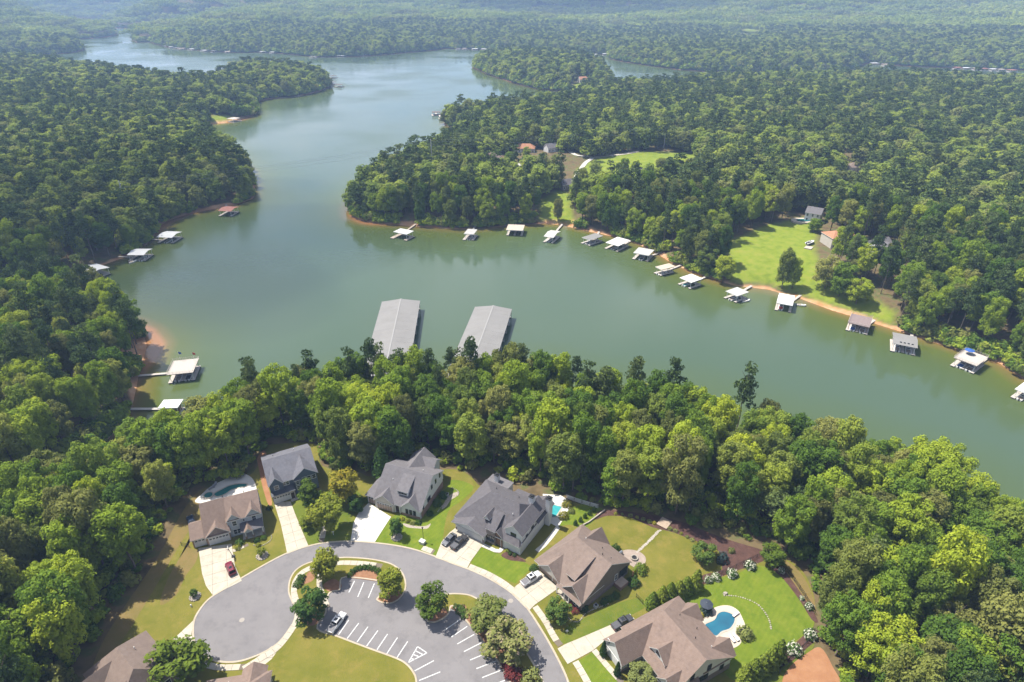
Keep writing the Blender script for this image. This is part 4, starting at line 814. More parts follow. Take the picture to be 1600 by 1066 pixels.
class House:
    def __init__(s, name, label, loc, rz, roof, wall, trim=None, group='houses round the cul-de-sac', z=0.06):
        s.root = thing(name, label, 'house', (loc[0], loc[1], z), R(rz), group); s.roof = roof; s.wall_m = wall; s.trim = trim or TRIM
    def wall(s, x0, x1, y0, y1, z0, z1, m=None, name='wall'):
        return MB().box(x0, x1, y0, y1, z0, z1).build(name, m or s.wall_m, s.root)
    def shell(s, tops, faces, loop, m=None, name='roof', th=0.2):
        n = len(tops); vs = list(tops)+[(p[0], p[1], p[2]-th) for p in tops]
        fs = [tuple(f) for f in faces]+[tuple(i+n for i in f[::-1]) for f in faces]; k = len(fs)
        fs += [(loop[i]+n, loop[(i+1) % len(loop)]+n, loop[(i+1) % len(loop)], loop[i]) for i in range(len(loop))]
        me = bpy.data.meshes.new(name); me.from_pydata(vs, [], fs); me.update(); me.materials.append(m or s.roof); me.materials.append(s.trim)
        me.polygons.foreach_set('material_index', [0]*k+[1]*len(loop)); return obj(name, me, s.root)
    def gable(s, a0, a1, f, zf, r, zr, b, zb, axis='x', i0=0.0, i1=0.0, m=None, wm=None, walls=(1, 1), over=0.35, name='roof'):
        """roof with its ridge along axis from a0 to a1; cross-section eave (f, zf) - ridge (r, zr) - eave (b, zb); i0 / i1 = hip insets"""
        sw = (lambda p: p) if axis == 'x' else (lambda p: (p[1], p[0], p[2]))
        e0 = a0-over; e1 = a1+over
        T = [(e0, f, zf), (e1, f, zf), (e1, b, zb), (e0, b, zb), (e0+i0+(0 if i0 == 0 else over), r, zr), (e1-i1-(0 if i1 == 0 else over), r, zr)]
        F = [(0, 1, 5, 4), (2, 3, 4, 5)]
        if i0: F.append((3, 0, 4))
        if i1: F.append((1, 2, 5))
        loop = [0, 1]+([] if i1 else [5])+[2, 3]+([] if i0 else [4])
        T = [sw(p) for p in T]
        if axis != 'x': F = [tuple(q[::-1]) for q in F]; loop = loop[::-1]
        o = s.shell(T, F, loop, m, name)
        for k, (a, ins) in enumerate(((a0, i0), (a1, i1))):
            if ins or not walls[k]: continue
            t = 0.16; aa, bb = (a+.012, a+t) if k == 0 else (a-t, a-.012)
            def at(y): return zf+(zr-zf)*(y-f)/(r-f) if (y <= r) == (f < r) else zb+(zr-zb)*(y-b)/(r-b)
            sg = 1 if b > f else -1; f2, b2 = f+sg*over*.9, b-sg*over*.9; zlow = min(at(f2), at(b2))-.6
            prof = [(f2, zlow), (b2, zlow), (b2, at(b2)-.21), (r, zr-.21), (f2, at(f2)-.21)]
            v = [sw((aa, y, z)) for y, z in prof]+[sw((bb, y, z)) for y, z in prof]; n = 5
            me = bpy.data.meshes.new('gable'); me.from_pydata(v, [], [tuple(range(n)), tuple(range(2*n-1, n-1, -1))]+[(i, (i+1) % n, (i+1) % n+n, i+n) for i in range(n)])
            bm = bmesh.new(); bm.from_mesh(me); bmesh.ops.recalc_face_normals(bm, faces=bm.faces[:]); bm.to_mesh(me); bm.free()
            me.materials.append(wm or s.wall_m); obj('gable', me, s.root)
        return o
    def shed(s, x0, x1, yf, zf, yb, zb, m=None, name='porch_roof', th=0.15):
        T = [(x0, yf, zf), (x1, yf, zf), (x1, yb, zb), (x0, yb, zb)]
        return s.shell(T, [(0, 1, 2, 3)], [0, 1, 2, 3], m, name, th)
    def _put(s, o, x, y, z, face):
        o.location = (x, y, z); o.rotation_euler = (0, 0, {'f': 0, 'r': R(90), 'b': R(180), 'l': R(-90)}[face]); return o
    def win(s, x, y, z, w=0.95, h=1.5, face='f', n=1, fm=None, bars=True):
        """window standing 40 mm proud of the wall: frame with mullions, pane behind"""
        fm = fm or s.trim; t = .11; mb = MB(); W = w*n
        mb.box(-W/2-t, W/2+t, -.07, .05, -t, 0).box(-W/2-t, W/2+t, -.06, .05, h, h+t).box(-W/2-t, -W/2, -.055, .05, 0, h).box(W/2, W/2+t, -.055, .05, 0, h)
        for k in range(1, n): mb.box(-W/2+k*w-.06, -W/2+k*w+.06, -.05, .05, 0, h)
        if bars: mb.box(-W/2, W/2, -.04, .02, h*.5-.03, h*.5+.03)
        o = s._put(mb.build('window', fm, s.root), x, y, z, face)
        MB().box(-W/2+.005, W/2-.005, -.018, .03, .005, h-.005).build('pane', PANE, o); return o
    def garage(s, x, y, w, h=2.35, face='f', m=None, panels=None, lights=True):
        m = m or GDOOR_W; o = s._put(MB().box(-w/2-.12, -w/2, -.06, .05, 0, h+.12).box(w/2, w/2+.12, -.06, .05, 0, h+.12).box(-w/2, w/2, -.06, .05, h, h+.12).build('garage_door', s.trim, s.root), x, y, 0, face)
        n = panels or max(2, round(w/.8))
        for i in range(n):
            MB().box(-w/2+i*w/n+.035, -w/2+(i+1)*w/n-.035, -.02, .04, .03, h*.74).build('panel', m, o)
            MB().box(-w/2+i*w/n+.09, -w/2+(i+1)*w/n-.09, -.02, .04, h*.77, h*.96).build('pane', PANE if lights else m, o)
        MB().box(-w/2, w/2, .0, .03, .01, h).build('backing', s.trim if lights else m, o); return o
    def door(s, x, y, w=1.0, h=2.15, face='f', m=None):
        o = s._put(MB().box(-w/2, w/2, -.03, .05, 0, h).build('door', m or DARKDOOR, s.root), x, y, .12, face)
        MB().box(-w/2-.12, -w/2-.01, -.05, .05, 0, h+.12).box(w/2+.01, w/2+.12, -.05, .05, 0, h+.12).box(-w/2-.01, w/2+.01, -.05, .05, h+.01, h+.12).build('frame', s.trim, o)
        MB().box(w/2-.16, w/2-.1, -.09, -.03, h*.44, h*.5).build('handle', BLACKF, o); return o
    def post(s, x, y, h, w=.22, m=None, base=None):
        mb = MB().box(x-w/2, x+w/2, y-w/2, y+w/2, .1 if not base else .9, h); mb.build('porch_post', m or s.trim, s.root)
        if base: MB().box(x-w, x+w, y-w, y+w, 0, .9).build('post_base', base, s.root)
    def chimney(s, x, y, z0, z1, w=.9, m=None, d=None):
        d = d or w; o = MB().box(x-w/2, x+w/2, y-d/2, y+d/2, z0, z1).build('chimney', m or s.wall_m, s.root)
        MB().box(x-w/2-.1, x+w/2+.1, y-d/2-.1, y+d/2+.1, z1, z1+.14).build('cap', BLACKF, o)
        MB().box(x-w/4, x+w/4, y-d/4, y+d/4, z1+.14, z1+.5).build('flue', BLACKF, o); return o
    def vent(s, x, y, z):
        MB().bar((x, y, z-.3), (x, y, z+.35), .09, 8).build('roof_vent', TRIM if random.random() < .5 else BLACKF, s.root)

# 1 --- tan roof, pale siding, pool behind
h = House('house', 'two-storey house with pale grey siding and tan roof at the burgundy car drive', (-84.5, 118.3), 23, TAN, PALESIDE)
h.wall(9.1, 17.4, 0.45, 10.3, 0, 5.6); h.wall(3.3, 9.1, 2.2, 10.3, 0, 4.9); h.wall(3.4, 9.1, -0.7, .45, 0, 3.1, TANBRICK, 'garage_wall'); h.wall(-0.2, 3.3, 0, 6.2, 0, 3.05, TANBRICK, 'garage_wall')
h.gable(3.3, 9.0, -1.1, 3.1, 5.8, 9.5, 10.8, 5.5, wm=PALESIDE, walls=(1, 0)); h.gable(9.36, 17.4, 0.0, 5.75, 5.8, 9.38, 10.8, 5.4, walls=(0, 1))
h.gable(-.75, 4.2, 3.1, 3.15, 6.3, 6.1, 9.5, 3.15, 'y', wm=GREYBRICK, walls=(1, 0))
h.gable(-0.2, 3.2, -.5, 3.1, 3.9, 5.3, 6.8, 3.1, walls=(1, 0))
h.gable(.2, 4.5, 8.75, 5.75, 10.7, 8.0, 12.65, 5.75, 'y', walls=(1, 0)); h.gable(.2, 4.5, 13.6, 5.75, 15.7, 8.2, 17.8, 5.75, 'y', walls=(1, 0))
h.wall(8.95, 12.4, .22, .46, 0, 5.7, name='front_bay'); h.wall(13.8, 17.38, .22, .46, 0, 5.7, name='front_bay')
h.shed(11.9, 17.7, -2.3, 2.9, .3, 4.0, DARKR); h.gable(-2.6, -.2, 12.7, 2.95, 13.8, 4.1, 14.9, 2.95, 'y', walls=(1, 0), over=.2, name='porch_gable')
for x in (12.9, 14.7, 17.3): h.post(x, -2.0, 2.8, base=TANBRICK)
h.wall(12, 17.6, -2.2, .3, 0, .16, CONC, 'porch_floor'); h.door(13.8, .2); h.win(16, .2, .8, .9, 1.6, n=2)
h.win(10.7, .2, 3.7, 1.0, 1.5); h.win(15.7, .2, 3.8, 1.0, 1.5); h.win(10.9, .2, .7, .9, 1.6, n=2); h.win(13.1, .43, 4.3, .5, .7)
h.garage(6.3, -.72, 4.9); h.garage(1.6, -.02, 2.6); h.win(17.43, 3, 3.8, face='r'); h.win(17.43, 7, 3.8, face='r'); h.win(17.43, 5, .9, face='r')
h.win(-.22, 3.2, 1.0, face='l'); h.vent(8.7, 7.5, 8.6); h.vent(14, 8, 8.1)
# 2 --- blue house
h = House('house', 'two-storey slate blue house with grey roof and brick garage front at the narrow drive', (-68.6, 133.9), 27, SLATE, BLUESIDE)
h.wall(0, 13.3, 2.2, 16.4, 0, 5.9); h.wall(0.1, 6.4, .6, 2.2, 0, 2.95, TANBRICK, 'brick_front'); h.wall(0, 3.7, 1.75, 2.2, 2.95, 5.9, name='front_bay'); h.wall(7.0, 13.28, 1.8, 2.2, 0, 5.9, name='front_bay')
h.wall(6.9, 8.4, 1.2, 1.8, 0, 5.6, name='bay'); h.shed(6.7, 8.6, .95, 5.6, 2.3, 6.1, name='bay_roof')
h.gable(0, 13.3, 1.8, 5.95, 9.5, 9.6, 17, 5.6); h.gable(1.55, 6.5, -.25, 6.05, 1.85, 8.6, 3.95, 6.05, 'y', walls=(1, 0)); h.gable(1.6, 8.6, 6.5, 6.05, 10.1, 9.1, 13.75, 6.05, 'y', walls=(1, 0))
h.shed(3.75, 6.6, .4, 3.0, 2.3, 4.0, BLACKR, 'skirt_roof'); h.shed(-.1, 3.75, .35, 3.0, 1.75, 3.5, BLACKR, 'skirt_roof')
h.garage(2.7, .58, 4.6); h.win(1.8, 1.72, 4.0, 1.1, 1.4); h.win(4.5, 2.17, 4.3, .85, 1.3, n=2); h.win(7.6, 1.17, 4.1, .8, 1.2); h.win(7.6, 1.17, 2.3, .8, 1.2)
h.win(9.6, 1.77, 4.1, .95, 1.4); h.win(11.0, 1.77, 4.1, .95, 1.4); h.win(12.4, 1.77, 4.1, .95, 1.4); h.door(5.6, .58); h.win(10.5, 1.77, .8, .95, 1.7, n=2)
for y in (5, 9, 13): h.win(-.03, y, 3.9, face='l')
h.vent(3, 12, 8.3); h.vent(9, 12.5, 8.1)
# 3 --- grey roof, white board gable end over brick
h = House('house', 'white house with grey roof, brick base and a shed dormer of three dark windows', (-41.6, 135.5), -20, GREYR, WHITESIDE)
h.wall(2.9, 17.5, -.6, 13.2, 0, 3.1); h.wall(2.9, 17.45, 1.5, 13.15, 3.1, 5.2); h.wall(17.5, 17.56, -.7, 13.25, 0, 2.2, BRICK, 'brick_base'); h.wall(3.0, 9.1, -1.2, -.6, 0, 3.05, CREAM, 'garage_wall'); h.wall(0, 2.9, -.2, 7.6, 0, 3.0, CREAM, 'garage_wall')
h.gable(2.9, 17.5, -1.2, 3.1, 7.0, 9.5, 13.9, 5.8, walls=(1, 1)); h.gable(-1.3, 4.2, 2.8, 3.1, 6.1, 5.8, 9.4, 3.1, 'y', wm=CREAM, walls=(1, 0))
h.gable(-.2, 3.2, -.7, 3.05, 5.0, 5.2, 8.2, 3.2, walls=(0, 0), i0=1.6); h.gable(-1.25, 4.0, 11.4, 3.15, 14.3, 5.9, 17.3, 3.15, 'y', walls=(1, 0)); h.wall(11.5, 17.3, -1.1, -.6, 0, 3.05, WHITESIDE, 'front_bay'); h.wall(11.45, 17.35, -1.16, -1.1, 0, .8, BRICK, 'brick_base')
h.shed(9.0, 12.8, .9, 6.55, 6.0, 8.75, name='dormer_roof'); h.wall(9.2, 12.6, 1.25, 5.2, 4.5, 6.4, name='dormer_wall')
for x in (10.0, 10.9, 11.8): h.win(x, 1.23, 5.45, .55, .7, fm=BLACKF, bars=False)
h.gable(6, 18.3, 5.6, 5.7, 9.2, 8.6, 12.8, 5.7, 'y', walls=(0, 1)); h.wall(6.0, 12.4, 13.15, 18.2, 0, 5.6, name='rear_wing'); h.gable(9.2, 14.6, 12.4, 5.7, 15.3, 7.9, 18.2, 5.7, i1=0); h.wall(9.2, 14.5, 13.2, 17.6, 0, 5.6, name='rear_wing')
h.garage(6.1, -1.23, 4.9, m=GDOOR_T); h.garage(1.5, -.23, 2.5, m=GDOOR_T); h.door(9.9, -.62); h.win(13.2, -1.13, 1.0, .65, 1.5, n=1, fm=BLACKF); h.win(14.4, -1.13, 1.0, .65, 1.5, fm=BLACKF); h.win(15.6, -1.13, 1.0, .65, 1.5, fm=BLACKF)
h.post(9.4, -1.0, 3.0); h.post(10.9, -1.0, 3.0)
for y, z in ((.6, 2.6), (3.6, 2.6), (4.6, 2.6), (6.3, 5.2), (8.8, 5.2), (11.5, 5.2)): h.win(17.58, y, z, .6, 1.2, 'r', fm=BLACKF)
h.vent(13.8, 8.8, 8.7); h.vent(6.5, 4, 7.2)
# 4 --- charcoal roof farmhouse
h = House('house', 'large white modern farmhouse with charcoal roof, black windows and three white chimneys', (-15.7, 125.0), -32, DARKR, WHITESIDE)
h.wall(0, 20, 1.6, 16.2, 0, 3.3); h.wall(.2, 9.6, .1, 1.6, 0, 3.1, WHITESIDE, 'garage_wall'); h.wall(.15, 9.65, .04, .1, 0, 1.0, GREYBRICK, 'brick_base')
h.gable(-.9, 20, 1.0, 3.3, 8.6, 10.3, 17.0, 4.6, i0=7.4, i1=4.5, over=.1)
h.gable(-.5, 8.5, -.6, 3.15, 5.0, 5.0, 10.2, 3.15, 'y', walls=(1, 0)); h.shed(.8, 9.8, -.55, 2.75, .1, 3.1, BLACKR, 'garage_awning')
h.wall(14.9, 19.9, 2.5, 15.2, 0, 6.2, name='gable_wing'); h.gable(2.5, 15.3, 14.5, 6.2, 17.4, 8.7, 20.3, 6.2, 'y', over=.3); h.wall(19.9, 19.96, 2.45, 15.25, 0, 2.0, GREYBRICK, 'brick_base'); h.wall(14.85, 19.9, 2.44, 2.5, 0, 1.1, GREYBRICK, 'brick_base')
h.shed(14.8, 20.2, 1.7, 3.2, 2.6, 3.9, BLACKR, 'awning')
h.gable(1.2, 6.0, 11.4, 3.6, 13.2, 5.4, 15.0, 3.6, 'y', wm=WOOD, over=.3, name='entry_roof', walls=(1, 0)); h.door(13.2, 1.58, 1.4, 2.4, m=WOOD); h.post(11.8, 1.3, 3.4, .3, WOOD); h.post(14.5, 1.3, 3.4, .3, WOOD)
h.wall(9.8, 12.6, .9, 1.6, 0, 4.9, GREYBRICK, 'stone_front'); h.shed(9.7, 12.7, .7, 5.0, 5.4, 8.0, name='front_roof'); h.win(11.2, .88, 1.0, .75, 1.8, n=3, fm=BLACKF)
h.gable(2.2, 5.8, 8.1, 6.9, 9.1, 8.0, 10.1, 6.9, 'y', over=.2, name='dormer_roof', walls=(1, 0)); h.wall(8.4, 9.8, 2.6, 5.2, 4.9, 6.9, GREYR, 'dormer_wall'); h.win(9.1, 2.58, 5.9, .9, .8, fm=BLACKF)
h.wall(.8, 6.2, 13.5, 20.2, 0, 3.8, name='rear_wing'); h.shed(-.9, 6.4, 13.9, 4.55, 20.5, 4.2, GREYR, 'flat_roof'); h.wall(8.8, 14.2, 16.2, 19.2, 0, 3.5, GREYBRICK, 'rear_porch'); h.shed(8.6, 14.4, 16.0, 4.8, 19.4, 3.8, name='rear_roof')
h.gable(10, 18.6, 15.6, 4.7, 18.2, 6.4, 20.8, 4.7, 'y', over=.3); h.wall(16, 20.4, 15.2, 18.4, 0, 4.6, name='rear_wing')
h.chimney(17.0, 12.6, 6, 10.4, 1.3); h.chimney(20.8, 15.4, 0, 9.4, 1.3, d=1.5); h.chimney(1.9, 18.4, 0, 6.6, 1.2)
h.garage(4.9, .02, 8.0, lights=False, panels=8); h.win(17.4, 2.47, 4.6, .75, 1.2, n=2, fm=BLACKF); h.win(17.4, 2.42, 1.3, .75, 1.5, n=2, fm=BLACKF)
h.win(19.98, 5, 3.4, .7, 1.1, 'r', fm=BLACKF); h.win(19.98, 8, 3.8, .95, 1.5, 'r', fm=BLACKF); h.win(19.98, 11, 4.3, .6, 1.1, 'r', fm=BLACKF); h.win(19.98, 13.4, 3.6, .7, 1.9, 'r', fm=BLACKF)
for q in ((6, 12, 8.4), (13, 12.5, 8.2), (4.2, 10, 6.2), (15, 6, 8.4)): h.vent(*q)
# 5 --- brown roof ranch
h = House('house', 'taupe craftsman house with brown roof at the white pickup drive', (6.9, 111.4), -49, BROWN, TAUPE)
h.wall(0, 15.9, 0, 16.0, 0, 3.1); h.wall(15.9, 15.95, 0, 15, 0, 1.3, GREYBRICK, 'brick_base'); h.wall(6.9, 9.3, -.02, 0, 0, .9, GREYBRICK, 'brick_base')
h.gable(-.5, 15.9, -.9, 3.15, 8.6, 9.2, 16.8, 3.9, i0=5.2, i1=0, walls=(0, 1)); h.wall(2.0, 15.9, 2, 14, 3.1, 4.2, name='upper_wall')
h.gable(-1.0, 6.8, .9, 3.2, 4.6, 6.3, 8.3, 3.2, 'y', wm=CREAM, walls=(1, 0)); h.gable(-1.05, 6.4, 9.6, 3.2, 12.8, 6.4, 16.0, 3.2, 'y', walls=(1, 0)); h.wall(1.2, 8, -.6, 0, 2.95, 3.15, TRIM, 'trim_band')
h.shed(8.9, 11.9, .5, 5.9, 7.6, 8.95, name='dormer_roof'); h.wall(9.1, 11.7, .9, 6, 4.2, 5.8, name='dormer_wall')
for x in (9.7, 10.4, 11.1): h.win(x, .88, 4.9, .42, .6, fm=BLACKF, bars=False)
h.gable(10.5, 16.9, 2.2, 3.6, 5.4, 7.4, 8.6, 3.6, 'y', walls=(0, 1))
h.garage(2.6, -.03, 4.8, m=GDOOR_T, lights=False); h.garage(6.2, -.03, 2.4, m=GDOOR_T, lights=False)
h.shed(8.0, 16.1, -2.0, 2.8, .1, 3.3, name='porch_roof'); h.wall(8.2, 12.2, -1.8, 0, 0, .15, CONC, 'porch_floor'); h.door(10, -.02, m=WOOD); h.wall(12.6, 15.9, -1.2, 0, 0, 2.85, GREYBRICK, 'front_bay'); h.win(14.2, -1.22, .8, .8, 1.5, n=2)
for x in (8.3, 10.9, 12.4): h.post(x, -1.8, 2.7)
h.win(15.98, 11.2, 1.6, .8, 1.8, 'r', n=1); MB().box(15.92, 16.0, 12.5, 15.4, .9, 3.4).build('porch_opening', PANE, h.root)
dk = h.wall(16, 18.2, 10.6, 13.6, 0, 1.0, BRICK, 'side_stoop'); h.wall(16.05, 18.1, 10.7, 13.5, 1.0, 1.06, DECKW, 'stoop_floor'); h.post(18.0, 15.3, 3.2, .2, WOOD)
for q in ((6, 10.5, 8.4), (12.5, 9.5, 9.0), (10, 12.4, 6.9), (14, 11, 7.6)): h.vent(*q)
# 6 --- tan-brown roof, pool garden
h = House('house', 'white house with wide tan-brown roof beside the kidney-shaped pool', (20.4, 88.8), -62, TAN, WHITESIDE)
h.wall(0, 6.3, .4, 9, 0, 3.1); h.wall(.2, 16.6, 6.2, 21.8, 0, 3.1); h.wall(2.5, 16.55, 8, 20, 3.1, 4.3, name='upper_wall'); h.wall(16.6, 16.66, 6.1, 21.9, 0, 1.9, GREYBRICK, 'brick_base'); h.wall(6.3, 6.36, .35, 6.2, 0, .9, GREYBRICK, 'brick_base')
h.gable(-.6, 16.6, 5.4, 3.2, 13.3, 9.4, 22.4, 3.9, i0=4.2, i1=0, walls=(0, 1)); h.gable(.3, 11.4, -.35, 3.2, 3.6, 7.2, 6.9, 3.2, 'y', i0=0, walls=(1, 0))
h.gable(7.3, 13, 6.9, 5.2, 9.5, 7.7, 12.1, 5.2, 'y', name='dormer_roof', walls=(1, 0)); h.wall(7.4, 11.6, 7.6, 10, 3.4, 5.3, name='dormer_wall'); h.win(9.5, 7.28, 5.6, .5, .8, fm=BLACKF, n=2)
h.gable(5.2, 12, 12.2, 3.2, 14.8, 6.2, 17.4, 3.2, 'y', walls=(1, 0)); h.gable(14, 22.7, 1.5, 3.9, 4.2, 6.6, 6.9, 3.9, 'y', walls=(0, 1)); h.gable(14, 22.75, 11.6, 3.9, 14.2, 6.6, 16.8, 3.9, 'y', walls=(0, 1))
h.garage(3.2, .37, 4.6, lights=False); h.win(1.5, .27, 4.2, .8, 1.0); h.win(-.03, 4, 1, face='l', w=.9); h.win(6.39, 2.8, 1, .9, 1.5, 'r', n=2); h.door(8.4, 6.17); h.win(12, 6.17, .8, .9, 1.6, n=2)
for y in (10.5, 15.2): h.win(16.68, y, 4.4, .9, 1.6, 'r', fm=BLACKF)
h.win(16.68, 13.4, 1.6, 1.2, 1.7, 'r', n=3, fm=BLACKF); h.win(16.68, 19.2, 1.8, .9, 1.5, 'r', fm=BLACKF)
for q in ((5, 17, 7.2), (11.5, 15.5, 8.3), (9, 18.5, 6.5), (14, 18, 6.7), (3.2, 12, 7.4)): h.vent(*q)
# 7, 8 --- roofs at the lower frame edge
h = House('house', 'grey-brown roofed house at the bottom left edge beside the pale drive', (*(-90.13,80.99),)[:2], -38, BROWN, GREYBRICK)
h.wall(0, 14, 0, 12, 0, 3.2); h.gable(-.3, 14.2, -.6, 3.3, 6, 8.2, 12.6, 3.3, i0=3.5, i1=3.2, walls=(0, 0)); h.gable(4, 14.4, 8.2, 3.3, 11.4, 6.9, 14.6, 3.3, 'y', i1=2.8, walls=(0, 0)); h.gable(-2, 6, 1.2, 3.3, 4.4, 6.9, 7.6, 3.3, 'y', walls=(1, 0)); h.wall(1.6, 7.2, -1.8, 0, 0, 3.2, name='garage_wall'); h.garage(4.4, -1.83, 4.6); h.garage(14.03, 6, 4.6, face='r'); h.win(14.03, 10, .9, face='r'); h.win(10, 12.03, 1, face='b'); h.vent(5, 8.5, 6.8)
h = House('house', 'tan roofed house just showing at the bottom edge below the turning circle', (*(-62.76,72.92),)[:2], 10, TAN, CREAM)
h.wall(0, 12.5, 0, 6.6, 0, 2.6); h.gable(-.2, 12.5, -.6, 2.7, 3.4, 4.9, 7.2, 2.7, i0=2.6, i1=2.6, walls=(0, 0)); h.gable(3, 8.2, 6.6, 2.7, 9.2, 4.6, 11.8, 2.7, 'y', walls=(0, 1)); h.wall(6.9, 11.5, 6.6, 8, 0, 2.6, name='garage_wall'); h.garage(9.2, 8.03, 4, face='b'); h.win(4, 6.63, .8, face='b'); h.vent(5, 4.4, 4.6)

# ------------------------------------------------------------------ garden trees, shrubs, cars, pools
YARD = leaf_mat('garden_tree_foliage', [(0.0, (0.055, 0.095, 0.02)), (0.4, (0.11, 0.16, 0.024)), (0.75, (0.19, 0.225, 0.03)), (1.0, (0.27, 0.26, 0.04))], 0.33)
DEEP = leaf_mat('deep_green_foliage', [(0.0, (0.03, 0.065, 0.02)), (0.5, (0.065, 0.12, 0.028)), (1.0, (0.12, 0.17, 0.035))], 0.3)
GOLD = leaf_mat('turning_foliage', [(0.0, (0.11, 0.15, 0.02)), (0.5, (0.22, 0.22, 0.03)), (0.82, (0.30, 0.25, 0.03)), (1.0, (0.40, 0.23, 0.03))], 0.35, .8)
MYRTLE = leaf_mat('flowering_myrtle_foliage', [(0.0, (0.07, 0.11, 0.03)), (0.45, (0.13, 0.16, 0.04)), (0.72, (0.22, 0.22, 0.08)), (0.9, (0.42, 0.30, 0.26))], 0.3, spot=0.9)
CONIF = leaf_mat('cypress_foliage', [(0.0, (0.08, 0.13, 0.022)), (0.5, (0.16, 0.22, 0.03)), (1.0, (0.26, 0.30, 0.045))], 0.3)
REDLEAF = leaf_mat('dark_red_foliage', [(0.0, (0.06, 0.015, 0.018)), (0.5, (0.13, 0.03, 0.032)), (1.0, (0.2, 0.06, 0.05))], 0.25)
LIME = leaf_mat('lime_foliage', [(0.0, (0.16, 0.19, 0.03)), (0.5, (0.28, 0.28, 0.04)), (1.0, (0.42, 0.36, 0.04))], 0.3)
SILVER = leaf_mat('silver_green_foliage', [(0.0, (0.13, 0.16, 0.05)), (0.5, (0.20, 0.22, 0.07)), (1.0, (0.28, 0.29, 0.10))], 0.3)
BLUEG = leaf_mat('blue_green_foliage', [(0.0, (0.03, 0.05, 0.05)), (0.5, (0.06, 0.09, 0.085)), (1.0, (0.10, 0.13, 0.12))], 0.2)
FLOWER = mat('white_blossom', (0.44, 0.46, 0.33), 0.8, (0.60, 0.60, 0.50), 3.0)
YC = {}
def yard_crown(shape, seed, m):
    k = (shape, seed, m.name)
    if k not in YC:
        if shape == 'cone':
            rng = np.random.default_rng(seed); V = []; F = []; n0 = 0; n = 1500
            z = rng.uniform(0, 1, n)**1.25; a = rng.uniform(0, 6.28, n); r = 5.0*np.minimum((1-z)**.62, .55+z*3)*(1+.16*np.sin(a*5+z*30))*rng.uniform(.72, 1.04, n)
            p = np.stack([r*np.cos(a), r*np.sin(a), 11*z], 1); nr = np.stack([np.cos(a), np.sin(a), np.full(n, .6)], 1)+rng.normal(size=(n, 3))*.5
            nr /= np.linalg.norm(nr, axis=1)[:, None]; v, f = leaf_quads(p, nr, .62, rng)
        else: v, f = crown_broad(seed, 26, 95, 0.46, 1.0, shape=shape)
        YC[k] = np_mesh('garden_crown', v, f, [m])
    return YC[k]
TR = {i: trunk_mesh('garden_trunk', 7.5, 0.16, 4, 40+i, 1.6) for i in range(2)}
def yard_tree(name, p, hgt, dia, label, m=None, shape='round', seed=900, clear=None, cat='tree', z=0.05, group='trees planted in the yards and car park'):
    m = m or YARD; clear = hgt*.2 if clear is None else clear
    e = thing(name, label, cat, (p[0], p[1], z), random.uniform(0, 6.28), group)
    c = obj('crown', yard_crown(shape, seed, m), e, (0, 0, clear)); c.scale = (dia/10, dia/10, (hgt-clear)/11)
    t = obj('trunk', TR[seed % 2], e); t.scale = (dia/6, dia/6, hgt/11); return e
yard_tree('maple_tree', (-46.50,108.62), 9.0, 6.6, 'oval maple in the turf by the left end of the short row of bays', YARD, 'tall', 901)
yard_tree('maple_tree', (-47.46,96.98), 9.4, 7.2, 'dark green full tree between the turning circle and the white pickup bay', DEEP, 'round', 902)
yard_tree('maple_tree', (-29.53,103.07), 8.8, 6.2, 'yellow-green tree on the rounded island tip right of the short row of bays', YARD, 'tall', 903)
yard_tree('maple_tree', (-18.73,97.67), 9.0, 6.6, 'yellow-green tree alone on the left nose of the long median', YARD, 'round', 904)
yard_tree('crape_myrtle_tree', (-5.69,94.93), 6.6, 8.2, 'upper of two broad flowering trees crowding the long median', MYRTLE, 'round', 905, 1.0)
yard_tree('crape_myrtle_tree', (-1.01,88.43), 7.4, 9.4, 'lower of two broad flowering trees on the long median, above the red shrubs', MYRTLE, 'round', 906, 1.0)
yard_tree('maple_tree', (-50.39,125.21), 11.0, 8.4, 'largest of the leafy trees between the blue house drive and the white drive', YARD, 'round', 907)
yard_tree('maple_tree', (-57.29,133.54), 9.2, 6.4, 'leafy tree beside the blue house, behind the largest yard tree', YARD, 'tall', 908)
yard_tree('maple_tree', (-48.13,135.35), 11.5, 8.6, 'tree with orange turning top in the side lawn of the blue house', GOLD, 'tall', 909)
yard_tree('small_tree', (-55.95,126.16), 4.6, 4.2, 'low loose tree at the edge of the narrow drive', YARD, 'round', 910)
yard_tree('small_tree', (-44.51,131.52), 5.4, 4.0, 'young green tree left of the white drive', DEEP, 'round', 911)
yard_tree('small_tree', (-31.38,122.43), 6.0, 4.0, 'small tree in a round stone ring on the lawn right of the white drive', DEEP, 'tall', 912)
yard_tree('conical_tree', (-38.76,144.29), 13.0, 6.4, 'tall cone-shaped dark tree at the left rear corner of the white gable house', DEEP, 'cone', 913)
yard_tree('small_tree', (10.90,96.63), 6.4, 5.2, 'round green tree on the lawn in front of the taupe house', DEEP, 'round', 914)
yard_tree('maple_tree', (-70.74,81.85), 10.5, 10.5, 'big spreading tree by the pale drive at the bottom left', YARD, 'round', 915)
yard_tree('small_tree', (49.90,114.11), 5.4, 5.2, 'round dense tree at the edge of the mulch bed near the flagstone garden', DEEP, 'round', 916)
yard_tree('small_tree', (66.83,112.45), 6.6, 5.2, 'round tree at the top corner of the bright pool lawn', YARD, 'round', 917)
yard_tree('sapling', (-65.68,115.81), 2.6, 1.9, 'sapling in a round stone ring on the lawn of the tan-roofed house', YARD, 'round', 918)
yard_tree('sapling', (-77.75,103.07), 2.4, 1.7, 'sapling in a round stone ring left of the burgundy car drive', DEEP, 'round', 919)
yard_tree('small_tree', (27.53,81.28), 4.2, 5.0, 'brownish weeping tree in the courtyard of the white pool house', SILVER, 'round', 920)
